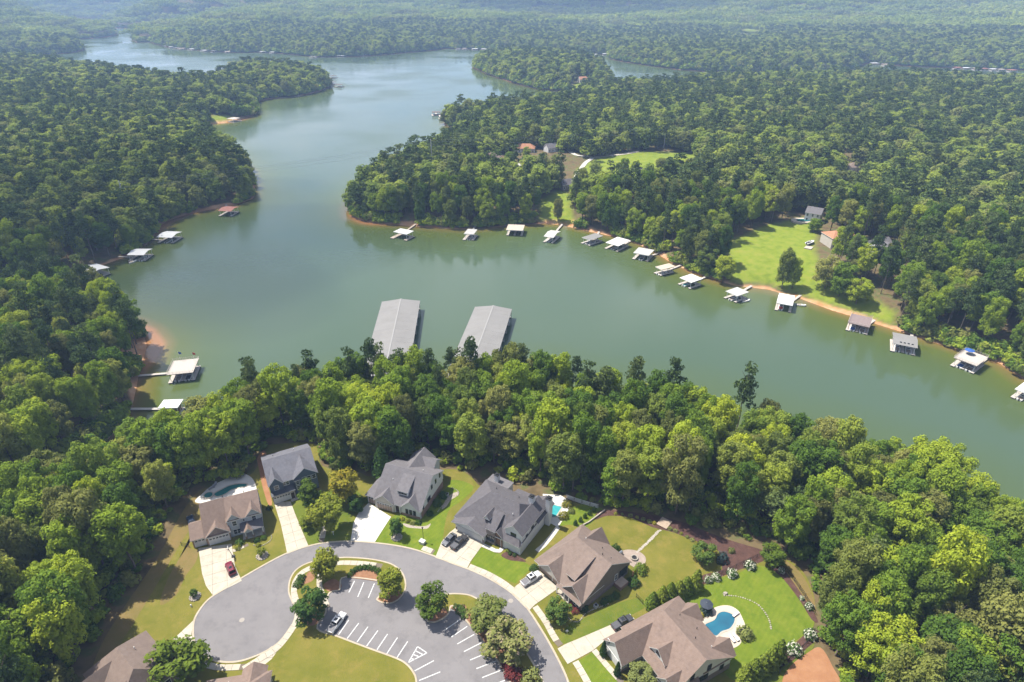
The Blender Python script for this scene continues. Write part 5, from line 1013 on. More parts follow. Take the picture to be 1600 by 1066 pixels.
for i, q in enumerate(((33.79,99.97), (36.18,101.05), (38.44,102.15), (40.72,103.26), (42.84,104.19), (45.45,105.14))):
    yard_tree('cypress', q, random.uniform(5.2, 6.2) if i < 5 else 6.9, 3.9, ('cypress standing lowest, at the roof corner end of the six-tree row', 'second cypress from the roof corner in the six-tree row', 'third cypress from the roof corner in the six-tree row', 'fourth cypress from the roof corner in the six-tree row', 'fifth cypress from the roof corner in the six-tree row', 'tallest cypress at the mulch bed end of the six-tree row')[i], CONIF, 'cone', 930+i % 3, .1, 'cypress', group='cypress row above the pool house')
for i, q in enumerate(((50.06,81.56), (52.19,82.57), (54.35,83.59), (56.64,84.92), (58.89,86.43))):
    yard_tree('cypress', q, 5.6+.3*i, 4.0, ('cypress nearest the house wall in the lower right row', 'second cypress from the house wall in the lower right row', 'middle cypress of the lower right row', 'fourth cypress from the house wall in the lower right row', 'cypress at the mulch corner end of the lower right row')[i], CONIF, 'cone', 930+i % 3, .1, 'cypress', group='cypress row at the lower pool lawn')
yard_tree('cypress', (20.33,87.50), 5.0, 1.8, 'slim dark columnar conifer at the garage corner of the pool house', DEEP, 'cone', 931, .1, 'conifer')
yard_tree('cypress', (22.81,82.86), 4.6, 1.7, 'slim dark columnar conifer at the inner front corner of the pool house', DEEP, 'cone', 932, .1, 'conifer')

def shrub_mesh(seed, m, leaf=.13, n=420, flowers=0):
    rng = np.random.default_rng(seed); d = rng.normal(size=(n, 3)); d[:, 2] = np.abs(d[:, 2]); d /= np.linalg.norm(d, axis=1)[:, None]
    a = np.arctan2(d[:, 1], d[:, 0]); bump_ = 1+.13*np.sin(a*4+seed)+.1*np.sin(a*7+d[:, 2]*6)
    p = d*(rng.uniform(.78, 1.03, n)*bump_)[:, None]; nr = d+rng.normal(size=(n, 3))*.3; nr /= np.linalg.norm(nr, axis=1)[:, None]
    v, f = leaf_quads(p, nr, leaf, rng); return np_mesh('shrub_crown', v, f, [m])
SHM = {}
def shrub(p, r, hgt, label, m, name='shrub', cat='shrub', group='shrubs in the gardens', z=.06, seed=0):
    k = (m.name, seed)
    if k not in SHM: SHM[k] = shrub_mesh(700+seed+len(SHM), m)
    e = thing(name, label, cat, (p[0], p[1], z), random.uniform(0, 6.28), group)
    c = obj('crown', SHM[k], e); c.scale = (r, r*random.uniform(.85, 1.1), hgt); return e
blm = shrub_mesh(790, FLOWER, .17, 120)
HYD = (((1107,908),.95,'white hydrangea at the left end of the mulch bed, touching a taller one'),((1119,904),1.1,'taller of the paired white hydrangeas by the cypress row'),((1144,899),1.25,'white hydrangea alone in the mulch bed between the pair and the top one'),
       ((1172,886),1.35,'largest white hydrangea in the upper mulch bed below the young tree'),((1221,893),.8,'small white hydrangea beside the top right fence corner'),((1253,936),.55,'sparse whitish shrub half way along the right fence'),
       ((1264,949),.95,'white hydrangea at the lower end of the right fence'),((1266,994),1.35,'big white hydrangea at the right tip of the pool lawn'),((1240,1018),1.6,'biggest white hydrangea in the lower right mulch strip'))
HYDP = [(49.47,107.64), (51.63,108.42), (55.97,109.42), (61.40,112.04), (68.96,110.62), (70.85,102.33), (71.60,99.97), (68.71,92.27), (63.37,88.43)]
for (_, r, lab), q in zip(HYD, HYDP):
    e = shrub(q, r*1.12, r*1.25, lab, DEEP, 'hydrangea', 'hydrangea', 'white hydrangeas round the pool lawn'); b = obj('blossoms', blm, e, (0, 0, .05)); b.scale = (r*1.22, r*1.2, r*1.38)
HEDGE = [(-41.12,109.22),(-40.69,110.22),(-39.89,111.02),(-38.99,111.43),(-37.88,111.63),(-36.73,111.63),(-35.50,111.23),(-34.40,110.62),(-33.56,109.61)]
for i, q in enumerate(HEDGE): shrub(q, .85, .95, 'clipped round bush in the curved hedge above the short row of bays', DEEP, 'round_bush', 'bush', 'curved hedge of round bushes on the island', .12, i % 2)
for q, lab in (((-13.41,99.79), 'clipped bush at the top left of the five on the median'), ((-12.16,99.61), 'clipped bush at the top right of the five on the median'), ((-12.55,98.55), 'clipped bush in the middle of the five on the median'), ((-11.32,98.55), 'clipped bush at the right of the five on the median'), ((-11.40,97.32), 'clipped bush lowest of the five on the median'), ((-7.81,95.44), 'single clipped bush at the foot of the upper flowering tree')):
    shrub(q, .95, .85, lab, DEEP, 'round_bush', 'bush', 'clipped bushes on the straw bed of the median', .12, 1)
for q, r, lab in (((-0.70,84.48), 1.5, 'upper dark red shrub under the flowering trees'), ((0.83,82.71), 1.9, 'wide dark red shrub at the lower end of the median'), ((-0.56,82.71), 1.3, 'dark red shrub by the kerb at the lower end of the median')): shrub(q, r, r*.8, lab, REDLEAF, 'red_shrub', 'shrub', 'dark red shrubs on the median', .12)
shrub((4.01,81.85), 2.4, 2.0, 'pale feathery shrub at the bottom end of the median', SILVER, 'silver_shrub', z=.12); shrub((-53.19,108.23), 1.2, 1.1, 'loose shrub in the left straw bed of the island', DEEP, 'round_bush', 'bush', z=.12); shrub((-53.47,106.48), 1.3, 1.2, 'wide low shrub on the left of the island beside the walk', DEEP, 'round_bush', 'bush', z=.12)
for i, (q, r, m, lab) in enumerate((((-30.92,128.56), .8, LIME, 'yellow shrub at the porch of the white gable house'), ((-29.20,127.83), .8, LIME, 'yellow-green shrub beside the yellow one at the white gable house'), ((-27.66,127.11), .8, SILVER, 'third shrub in the front bed of the white gable house'),
      ((-26.06,127.11), .9, DEEP, 'dark shrub at the front right corner of the white gable house'), ((-23.23,130.53), 1.1, DEEP, 'round shrub along the brick side of the white gable house, front'), ((-21.66,134.57), 1.4, DEEP, 'tall shrub half way along the brick side of the white gable house'), ((-20.11,137.71), 1.5, DEEP, 'tall shrub at the rear of the brick side of the white gable house'), ((-42.29,135.87), 1.2, DEEP, 'round bush at the left of the three-bay garage'),
      ((5.75,111.23), 1.3, DEEP, 'upright bush at the garage corner of the taupe house'), ((14.21,100.15), .9, REDLEAF, 'dark red shrub at the porch end of the taupe house'), ((15.17,98.73), 1.0, REDLEAF, 'dark red shrub at the front corner of the taupe house'), ((15.98,100.87), 1.1, CONIF, 'light green shrub under the front windows of the taupe house'), ((17.23,99.43), 1.3, DEEP, 'dark green shrub at the right front corner of the taupe house'),
      ((22.38,101.23), 1.0, DEEP, 'first shrub along the right wall of the taupe house'), ((23.91,102.15), 1.0, DEEP, 'second shrub along the right wall of the taupe house'), ((25.44,103.07), 1.1, DEEP, 'third shrub along the right wall of the taupe house'), ((30.48,106.86), 1.7, DEEP, 'dark bush behind the side stoop of the taupe house'), ((32.96,110.82), 1.9, CONIF, 'big shrub below the fire pit terrace'), ((27.59,117.96), 1.3, DEEP, 'dark shrub at the upper rim of the fire pit terrace'),
      ((53.22,115.81), 1.6, LIME, 'lime-green shrub right of the round tree in the mulch bed'), ((54.81,114.32), 2.0, BLUEG, 'blue-green spreading shrub in the mulch bed'), ((58.16,117.10), 1.0, SILVER, 'thin silvery shrub in the middle of the mulch bed'), ((46.37,98.55), 1.5, BLUEG, 'dark blue-green shrub above the kidney pool'), ((44.92,97.67), .9, LIME, 'lime shrub left of the blue-green one above the kidney pool'), ((53.78,92.60), 1.9, SILVER, 'brown-tipped grass clump right of the pool loungers'),
      ((15.88,134.06), 1.5, GOLD, 'palm-like orange shrub at the far corner of the small blue pool'), ((14.45,129.54), 1.6, GOLD, 'palm-like reddish shrub right of the small blue pool'), ((16.96,131.52), 1.0, SILVER, 'pale shrub by the white pool deck'), ((-0.51,116.23), .6, DEEP, 'low bush in the front bed of the farmhouse'), ((0.67,115.81), .6, DEEP, 'second low bush in the front bed of the farmhouse'), ((-1.19,117.31), .6, CONIF, 'light low bush near the farmhouse door'),
      ((-73.06,119.73), 1.2, DEEP, 'dark shrub below the twin windows of the tan-roofed house'), ((-72.99,118.18), .9, LIME, 'lime grasses by the walk of the tan-roofed house'), ((-68.73,120.62), .9, DEEP, 'shrub in front of the porch of the tan-roofed house'), ((-67.32,121.52), .9, DEEP, 'shrub at the right end of the porch of the tan-roofed house'), ((-67.84,119.06), .7, LIME, 'yellow-green shrub in the stone-edged bed of the tan-roofed house'), ((-69.56,132.78), .9, DEEP, 'bush at the left front corner of the blue house'), ((32.48,90.97), .1, DEEP, ''))):
    if lab: shrub(q, r, r*1.05, lab, m, seed=i % 2)
for i, q in enumerate(((17.63,126.63), (19.17,127.83), (20.57,129.29), (21.96,130.53), (23.38,131.77))): shrub(q, .6, 1.7, ('small upright bush nearest the taupe roof in the white-stone row', 'second small upright bush in the white-stone row', 'middle small upright bush in the white-stone row', 'fourth small upright bush in the white-stone row', 'small upright bush at the far end of the white-stone row')[i], DEEP, 'upright_bush', 'bush', 'row of small upright bushes between the two back lawns')
for i, q in enumerate(smooth([(29.44,130.77),(33.50,130.03),(36.85,128.56),(39.62,127.11)], 4)+smooth([(43.14,125.21),(45.64,123.81),(48.23,121.52),(49.79,119.50)], 4)):
    if i % 2 == 0: shrub(q, random.uniform(.5, .8), random.uniform(.4, .7), 'low pale shrub in the line edging the flagstone lawn', (SILVER, LIME)[i % 3 == 0], 'low_shrub', 'shrub', 'line of low shrubs edging the flagstone lawn')

# stone rings, edging, flagstones
STONE = mat('garden_stone', (0.30, 0.265, 0.22), 0.9, (0.42, 0.38, 0.33), 1.5, bump=.3)
def ring(p, r, label, n=14):
    e = thing('stone_ring', label, 'stone edging', (p[0], p[1], .02), 0, 'stone rings round the young trees'); mb = MB()
    for i in range(n):
        a = 6.283*i/n; MB().ball((r*math.cos(a), r*math.sin(a), .1), r*.24, r*.2, .2, 6, 4, .15).build('stone', STONE, e)
    MB().bar((0, 0, -.05), (0, 0, .09), r*.9, 14).build('mulch', GRAVEL, e)
ring((-65.61,115.59), 1.35, 'stone ring round the sapling before the tan-roofed house'); ring((-77.67,102.88), 1.2, 'stone ring round the sapling left of the burgundy car drive'); ring((-31.30,121.98), 1.3, 'stone ring round the small tree right of the white drive')
def stones(name, label, path, step, r, m, z=.08, wid=0.0, cat='stone edging', depth=.14):
    mb = MB(); pts = resample(path, step)
    for p in pts:
        k = random.uniform(.7, 1.3); mb.ball((p[0]+random.uniform(-wid, wid), p[1]+random.uniform(-wid, wid), z), r*k, r*k*random.uniform(.7, 1), depth*k, 6, 4, .15)
    return tag(mb.build(name, m), label, cat)
stones('stone_edging', 'curved line of pale stones across the bright pool lawn', smooth([(52.20,103.26),(54.97,103.07),(57.50,102.15),(59.50,100.69),(60.45,98.55),(60.71,96.29),(60.31,93.92)], 5), .55, .22, STONE); stones('boulder', 'white boulder at the upper end of the stone line on the pool lawn', [(52.52,103.82), (52.78,103.63)], 5, .6, STONE, depth=.5, cat='boulder')
stones('bed_edging', 'wavy pale stone edge of the bed round the taupe house', smooth([(12.77,99.43),(13.36,97.15),(14.62,95.95),(16.01,96.29),(17.39,98.02),(19.36,99.26),(21.62,100.15),(23.27,100.87)], 5), .4, .17, STONE); stones('bed_edging', 'pale stone edge of the bed right of the white gable house', smooth([(-21.16,131.52),(-20.26,133.54),(-18.51,136.65),(-17.69,137.98),(-15.99,137.98),(-15.95,139.86),(-18.17,141.50)], 5), .4, .18, STONE); stones('bed_edging', 'stone edge of the front bed of the tan-roofed house', smooth([(-69.29,119.28),(-67.76,118.84),(-66.01,119.73),(-65.16,121.30),(-65.70,122.89)], 5), .4, .17, STONE)
over('gravel_bed', [(-30.34,127.11),(-26.65,126.16),(-23.98,126.16),(-22.67,127.11),(-23.34,125.21),(-25.81,125.21),(-29.06,125.69)], GRAVEL, .012); over('gravel_bed', [(-20.19,132.78),(-18.79,137.71),(-15.95,139.86),(-15.83,138.24),(-17.91,136.13),(-18.97,133.54)], GRAVEL, .012); over('mulch_bed', [(-2.86,115.81),(-0.85,117.10),(2.51,114.96),(3.66,113.70),(1.33,113.91),(-0.84,114.32)], MULCH, .014)
fs = MB()
for p in resample(smooth([(40.29,124.28),(37.82,121.52),(35.29,119.06),(33.20,116.88)], 5), .62):
    for k in (-.55, .05, .6):
        n = random.choice((5, 6)); a0 = random.uniform(0, 6); c = (p[0]+k*.75+random.uniform(-.1, .1), p[1]+k*.5+random.uniform(-.1, .1)); fs.prism([(c[0]+random.uniform(.26, .38)*math.cos(a0+6.283*i/n), c[1]+random.uniform(.26, .38)*math.sin(a0+6.283*i/n)) for i in range(n)], 0, .05+random.uniform(0, .02))
tag(fs.build('flagstone_path', STONE), 'irregular flagstone path from the fire pit terrace to the wooden deck', 'path', kind='stuff')
# terrace with fire pit
PATIO = mat('patio_paving', (0.27, 0.215, 0.18), .85, (0.34, .275, .235), .8); sheet('patio', smooth([(27.96,115.81),(29.20,117.31),(31.31,117.75),(33.57,117.10),(34.95,115.38),(34.56,113.28),(32.61,111.63),(30.77,112.45)], 4, True), .05, PATIO)
q = (31.99,114.75); e = thing('fire_pit', 'round stone fire pit on the terrace behind the taupe house', 'fire pit', (q[0], q[1], .05))
for i in range(12): a = 6.283*i/12; MB().box(-.14, .14, -.24, .24, 0, .45).build('stone', STONE, e, (.8*math.cos(a), .8*math.sin(a), 0), (0, 0, a))
MB().bar((0, 0, 0), (0, 0, .2), .62, 12).build('ash_bed', BLACKF, e)
q = (28.49,116.02); e = thing('grill', 'covered barbecue grill at the house end of the fire pit terrace', 'grill', (q[0], q[1], .05), R(40)); MB().box(-.7, .7, -.35, .35, .1, .85).build('cabinet', mat('steel', (.45, .47, .5), .35, metal=.8), e); MB().bar((-.6, 0, .9), (.6, 0, .9), .32, 10).build('lid', mat('steel', (.45, .47, .5), .35, metal=.8), e)
# wooden deck in the bed
D0, D1, D2 = (40.15,126.63), (42.51,124.74), (42.40,129.29); ax = Vector(D1)-Vector(D0); ay = Vector(D2)-Vector(D0); lx_, ly_ = ax.length, ay.length
e = thing('garden_deck', 'square wooden deck at the head of the flagstone path', 'deck', (D0[0], D0[1], 0), math.atan2(ax.y, ax.x)); nb = 16
for i in range(nb): MB().box(i*lx_/nb+.012, (i+1)*lx_/nb-.012, 0, ly_, .28, .33).build('plank', DECKW, e)
MB().box(.05, lx_-.05, .05, ly_-.05, -.1, .27).build('frame', WOOD, e)

# pools
POOLW = bpy.data.materials.new('pool_water'); nt, N, L_, out = nodes_of(POOLW); b = N.new('ShaderNodeBsdfPrincipled'); b.inputs['Roughness'].default_value = .05; L_.new(b.outputs[0], out.inputs[0])
tn = N.new('ShaderNodeTexVoronoi'); tn.inputs['Scale'].default_value = 1.6; r_ = ramp(N, [(0, (.02, .14, .20)), (.6, (.012, .09, .145)), (1, (.01, .055, .10))]); L_.new(tn.outputs[0], r_.inputs[0]); L_.new(r_.outputs[0], b.inputs['Base Color'])
bp = N.new('ShaderNodeBump'); bp.inputs['Strength'].default_value = .15; L_.new(tn.outputs[0], bp.inputs['Height']); L_.new(bp.outputs[0], b.inputs['Normal'])
POOLD = mat('pool_deck', (0.47, 0.40, 0.33), .85, (.53, .46, .39), .6); POOLP = mat('pale_pool_deck', (.56, .54, .50), .85, (.62, .60, .57), .6); COPING = mat('pool_coping', (.38, .33, .28), .85, (.46, .41, .35), 2.)
TURQ = mat('turquoise_pool_water', (.03, .26, .29), .06, (.06, .36, .38), .5, spec=.5); DEEPT = mat('dark_teal_pool_water', (.02, .13, .13), .06, (.03, .18, .17), .5, spec=.5)
def pool(label, rim, deck, wm, dm, group='swimming pools'):
    c = Vector((sum(p[0] for p in rim)/len(rim), sum(p[1] for p in rim)/len(rim)))
    sheet('pool_deck', deck, .05, dm, depth=.2)
    e = thing('swimming_pool', label, 'pool', (0, 0, 0), 0, group); a = sheet('pool_water', rim, .066, wm, parent=e, depth=.1)
    strip('coping', rim, -.05, .38, .0, .11, COPING, True, e)
rim6 = smooth([(45.33,95.27),(47.77,96.46),(49.18,98.20),(50.86,98.73),(52.58,97.85),(52.56,96.29),(50.88,94.25),(48.70,93.42),(46.89,92.27),(45.61,94.09)], 5, True)
pool('kidney-shaped dark blue pool behind the white pool house', rim6, smooth([(43.32,95.61),(46.24,97.50),(48.71,99.79),(52.01,100.51),(54.09,99.26),(54.59,96.98),(54.42,94.59),(52.55,92.93),(52.27,90.65),(50.08,89.22),(47.85,89.53),(45.53,91.62)], 4, True), POOLW, POOLD)
pool('small turquoise pool beside the farmhouse chimneys', [(11.83,134.31),(14.36,133.42),(12.28,129.54),(10.48,129.54)], [(9.07,138.78),(14.32,138.24),(16.93,135.61),(16.99,134.06),(14.38,128.56),(12.76,125.69),(9.85,127.83),(9.12,131.52)], TURQ, POOLP)
pool('curving teal pool behind the tan-roofed house', smooth([(-87.83,138.78),(-86.33,140.67),(-84.96,142.05),(-82.98,142.88),(-80.14,143.02),(-79.78,142.05),(-82.15,141.22),(-83.55,140.40),(-84.62,138.78),(-86.45,137.71)], 5, True), smooth([(-91.98,135.35),(-91.27,139.32),(-90.14,142.05),(-87.43,144.85),(-84.53,147.44),(-81.28,147.15),(-78.09,144.29),(-75.74,139.32),(-79.03,137.98),(-85.48,135.35)], 4, True), DEEPT, POOLP)
q = (-89.19,137.98); tag(MB().bar((q[0], q[1], -.1), (q[0], q[1], .35), 1.5, 18).build('hot_tub', COPING), 'round hot tub at the left end of the curving teal pool', 'hot tub'); w_ = MB().bar((0, 0, .3), (0, 0, .38), 1.15, 18).build('tub_water', DEEPT, bpy.data.objects['hot_tub'], (q[0], q[1], 0))
slab_walk('pool_walk', [(12.76,125.69),(10.81,122.43),(8.58,119.28),(6.44,117.10)], 1.3, 1.5, .06, NEWCONC)
def lounger(p, rz, label, m):
    e = thing('sun_lounger', label, 'sun lounger', (p[0], p[1], .06), R(rz), 'sun loungers by the pools')
    MB().box(-1.0, .45, -.34, .34, .3, .42).build('seat', m, e); MB().hexa([(.45, -.34, .3), (1.0, -.34, .62), (1.0, .34, .62), (.45, .34, .3)], [(.42, -.34, .42), (.95, -.34, .75), (.95, .34, .75), (.42, .34, .42)]).build('backrest', m, e)
    for x in (-.9, .4):
        for y in (-.28, .28): MB().box(x-.04, x+.04, y-.04, y+.04, 0, .3).build('leg', BLACKF, e)
for q, lab in (((50.32,91.45), 'white lounger nearer the pool, of the pair on the kidney pool deck'), ((51.31,91.78), 'white lounger nearer the grass clump on the kidney pool deck')): lounger(q, 115, lab, TRIM)
GREYCH = mat('grey_cushion', (.3, .3, .32), .8)
for i, q in enumerate(((-89.60,141.22), (-89.10,142.33), (-84.98,146.57), (-83.92,146.86), (-82.85,147.15))): lounger(q, 60+25*i, ('grey lounger at the left end of the teal pool deck', 'grey lounger second from the left on the teal pool deck', 'grey chair in the group at the back of the teal pool deck, left', 'grey chair in the group at the back of the teal pool deck, middle', 'grey chair in the group at the back of the teal pool deck, right')[i], GREYCH)
e = thing('pool_handrail', 'white diving board at the right end of the kidney pool', 'diving board', (*(53.34,97.85), .06), R(35)); MB().box(-1.2, .9, -.25, .25, .4, .46).build('board', TRIM, e); MB().box(-1.1, -.6, -.2, .2, 0, .4).build('stand', GREYCH, e); e.name = 'diving_board'
def umbrella(p, z, label, m, r=1.6, s=1.0):
    e = thing('parasol', label, 'parasol', (p[0], p[1], z)); mb = MB(); n = 8
    mb.v = [(0, 0, 2.6*s)]+[(r*math.cos(6.283*i/n), r*math.sin(6.283*i/n), 2.05*s) for i in range(n)]+[(0, 0, 2.5*s)]+[(r*math.cos(6.283*i/n), r*math.sin(6.283*i/n), 1.95*s) for i in range(n)]
    mb.f = [(0, 1+i, 1+(i+1) % n) for i in range(n)]+[(n+1, n+2+(i+1) % n, n+2+i) for i in range(n)]+[(1+i, n+2+i, n+2+(i+1) % n, 1+(i+1) % n) for i in range(n)]
    mb.build('canopy', m, e); MB().bar((0, 0, 0), (0, 0, 2.7*s), .04, 6).build('pole', TRIM, e)
umbrella((46.41,99.26), .05, 'dark parasol above the kidney pool', mat('navy_cloth', (.04, .05, .07), .8))
# air conditioners, posts, hoop, boxes
def ac(p, rz, label):
    e = thing('air_conditioner', label, 'air conditioner', (p[0], p[1], .05), R(rz), 'air conditioners beside the houses'); MB().box(-.45, .45, -.45, .45, 0, .85).build('case', mat('grey_metal', (.4, .4, .4), .5), e); MB().bar((0, 0, .85), (0, 0, .9), .36, 12).build('fan_grille', BLACKF, e)
ac((20.21,99.97), 41, 'grey air conditioner in the side bed of the taupe house'); ac((-19.00,137.98), 0, 'air conditioner beside the brick side of the white gable house')
e = thing('utility_box', 'pale square utility box on the lawn edge beside the farmhouse drive', 'utility box', (*(-24.09,119.95), 0), R(-30)); MB().box(-.7, .7, -.55, .55, .0, .9).build('cabinet', mat('pale_green_metal', (.5, .52, .48), .6), e); MB().box(-.78, .78, -.63, .63, .9, .98).build('lid', mat('pale_green_metal', (.5, .52, .48), .6), e)
e = thing('street_lamp', 'dark lamp post on the lawn between the white gable house and the farmhouse', 'street lamp', (*(-23.83,120.62), 0)); MB().bar((0, 0, 0), (0, 0, 4.6), .07, 8, .05).build('pole', BLACKF, e); MB().bar((0, 0, 4.6), (0, 0, 5.1), .12, 8, .2).build('lantern', BLACKF, e); MB().bar((0, 0, 5.1), (0, 0, 5.25), .26, 8, .05).build('cap', BLACKF, e)
e = thing('fire_hydrant', 'pale hydrant on the lawn below the round tree of the taupe house', 'hydrant', (*(12.76,93.26), 0)); MB().bar((0, 0, 0), (0, 0, .6), .16, 8).build('barrel', TRIM, e); MB().ball((0, 0, .62), .19, .19, .16).build('bonnet', TRIM, e); MB().bar((-.3, 0, .42), (.3, 0, .42), .09, 8).build('outlet', TRIM, e)
e = thing('hydrant', 'small white hydrant on the left lawn of the turning circle', 'hydrant', (*(-77.39,100.15), 0)); e.name = 'fire_hydrant'; MB().bar((0, 0, 0), (0, 0, .6), .16, 8).build('barrel', TRIM, e); MB().ball((0, 0, .62), .19, .19, .16).build('bonnet', TRIM, e)
e = thing('mailbox', 'white mailbox post beside the narrow drive of the blue house', 'mailbox', (*(-48.75,122.89), 0)); MB().box(-.06, .06, -.06, .06, 0, 1.1).build('post', TRIM, e); MB().box(-.25, .25, -.1, .1, 1.1, 1.35).build('box', TRIM, e)
e = thing('basketball_hoop', 'basketball hoop on a pole at the top right of the burgundy car drive', 'basketball hoop', (*(-73.26,115.38), .06), R(200)); MB().bar((0, 0, 0), (.5, 0, 3.0), .07, 8).build('pole', BLACKF, e); MB().box(.55, .62, -.65, .65, 2.7, 3.6).build('backboard', TRIM, e); MB().box(-.5, .3, -.35, .35, 0, .25).build('base', BLACKF, e); MB().bar((.62, 0, 2.95), (1.0, 0, 2.95), .03, 6).build('rim', mat('orange_paint', (.6, .15, .03), .5), e)
# fences
def fence(name, label, path, hgt, m, rails=(0.2, .95), gap=.16, sp=2.4, w=.012):
    e = thing(name, label, 'fence', (0, 0, 0), 0, 'garden fences'); P_ = resample(path, sp)
    for p in P_: z = gz(p[0], p[1])+.05; MB().box(p[0]-.04, p[0]+.04, p[1]-.04, p[1]+.04, z-.1, z+hgt+.08).build('fence_post', m, e)
    pk = MB()
    for a, b_ in zip(P_[:-1], P_[1:]):
        za, zb = gz(*a)+.05, gz(*b_)+.05; mr_ = MB()
        for f in rails: mr_.bar((a[0], a[1], za+hgt*f), (b_[0], b_[1], zb+hgt*f), .03, 4)
        mr_.build('rail', m, e); n = max(2, int((Vector(b_)-Vector(a)).length/gap))
        for i in range(1, n): t = i/n; x, y, z = a[0]+(b_[0]-a[0])*t, a[1]+(b_[1]-a[1])*t, za+(zb-za)*t; pk.box(x-w, x+w, y-w, y+w, z+hgt*rails[0], z+hgt*rails[-1])
    tag(pk.build('pickets', m, e), kind='stuff')
fence('metal_fence', 'black metal fence along the mulch bed above the bright pool lawn', [(44.97,105.14),(48.18,107.06),(53.87,110.01),(59.68,112.87),(65.68,115.81),(67.50,116.66)], 1.3, BLACKF)
fence('metal_fence', 'black metal fence down the right side of the bright pool lawn', [(68.01,116.66),(69.46,113.28),(70.88,108.42),(71.78,102.70),(72.17,97.67)], 1.3, BLACKF)
fence('metal_fence', 'black metal fence between the pool lawn and the bare red earth', [(69.16,91.94),(64.52,88.43),(60.19,85.37),(58.09,83.88),(58.36,81.28)], 1.3, BLACKF)
fence('metal_fence', 'black metal fence from the taupe house stoop towards the cypress row', [(30.44,102.88),(31.52,101.05),(32.73,99.26)], 1.3, BLACKF)
fence('metal_fence', 'black metal fence left of the tan-roofed house garage', [(-86.14,118.62),(-88.05,119.06),(-90.77,119.73)], 1.3, BLACKF)
fence('vinyl_fence', 'white fence along the wood edge behind the turquoise pool', [(15.91,136.92),(19.49,135.09),(23.03,133.54),(26.55,132.28)], 1.5, TRIM, (.1, .5, .95), .3, 2.4, .1)
fence('vinyl_fence', 'pale fence between the tan-roofed house and the blue house', [(-76.31,138.78),(-74.23,136.13),(-71.49,132.53)], 1.7, TRIM, (.1, .5, .95), .3, 2.4, .1)
tag(strip('retaining_wall', [(26.51,132.02),(23.85,129.54),(21.44,127.35),(18.78,125.69)], -.15, .15, -.1, .5, STONE), 'low pale stone wall behind the row of small upright bushes', 'wall'); bpy.data.objects['retaining_wall']['kind'] = 'thing'

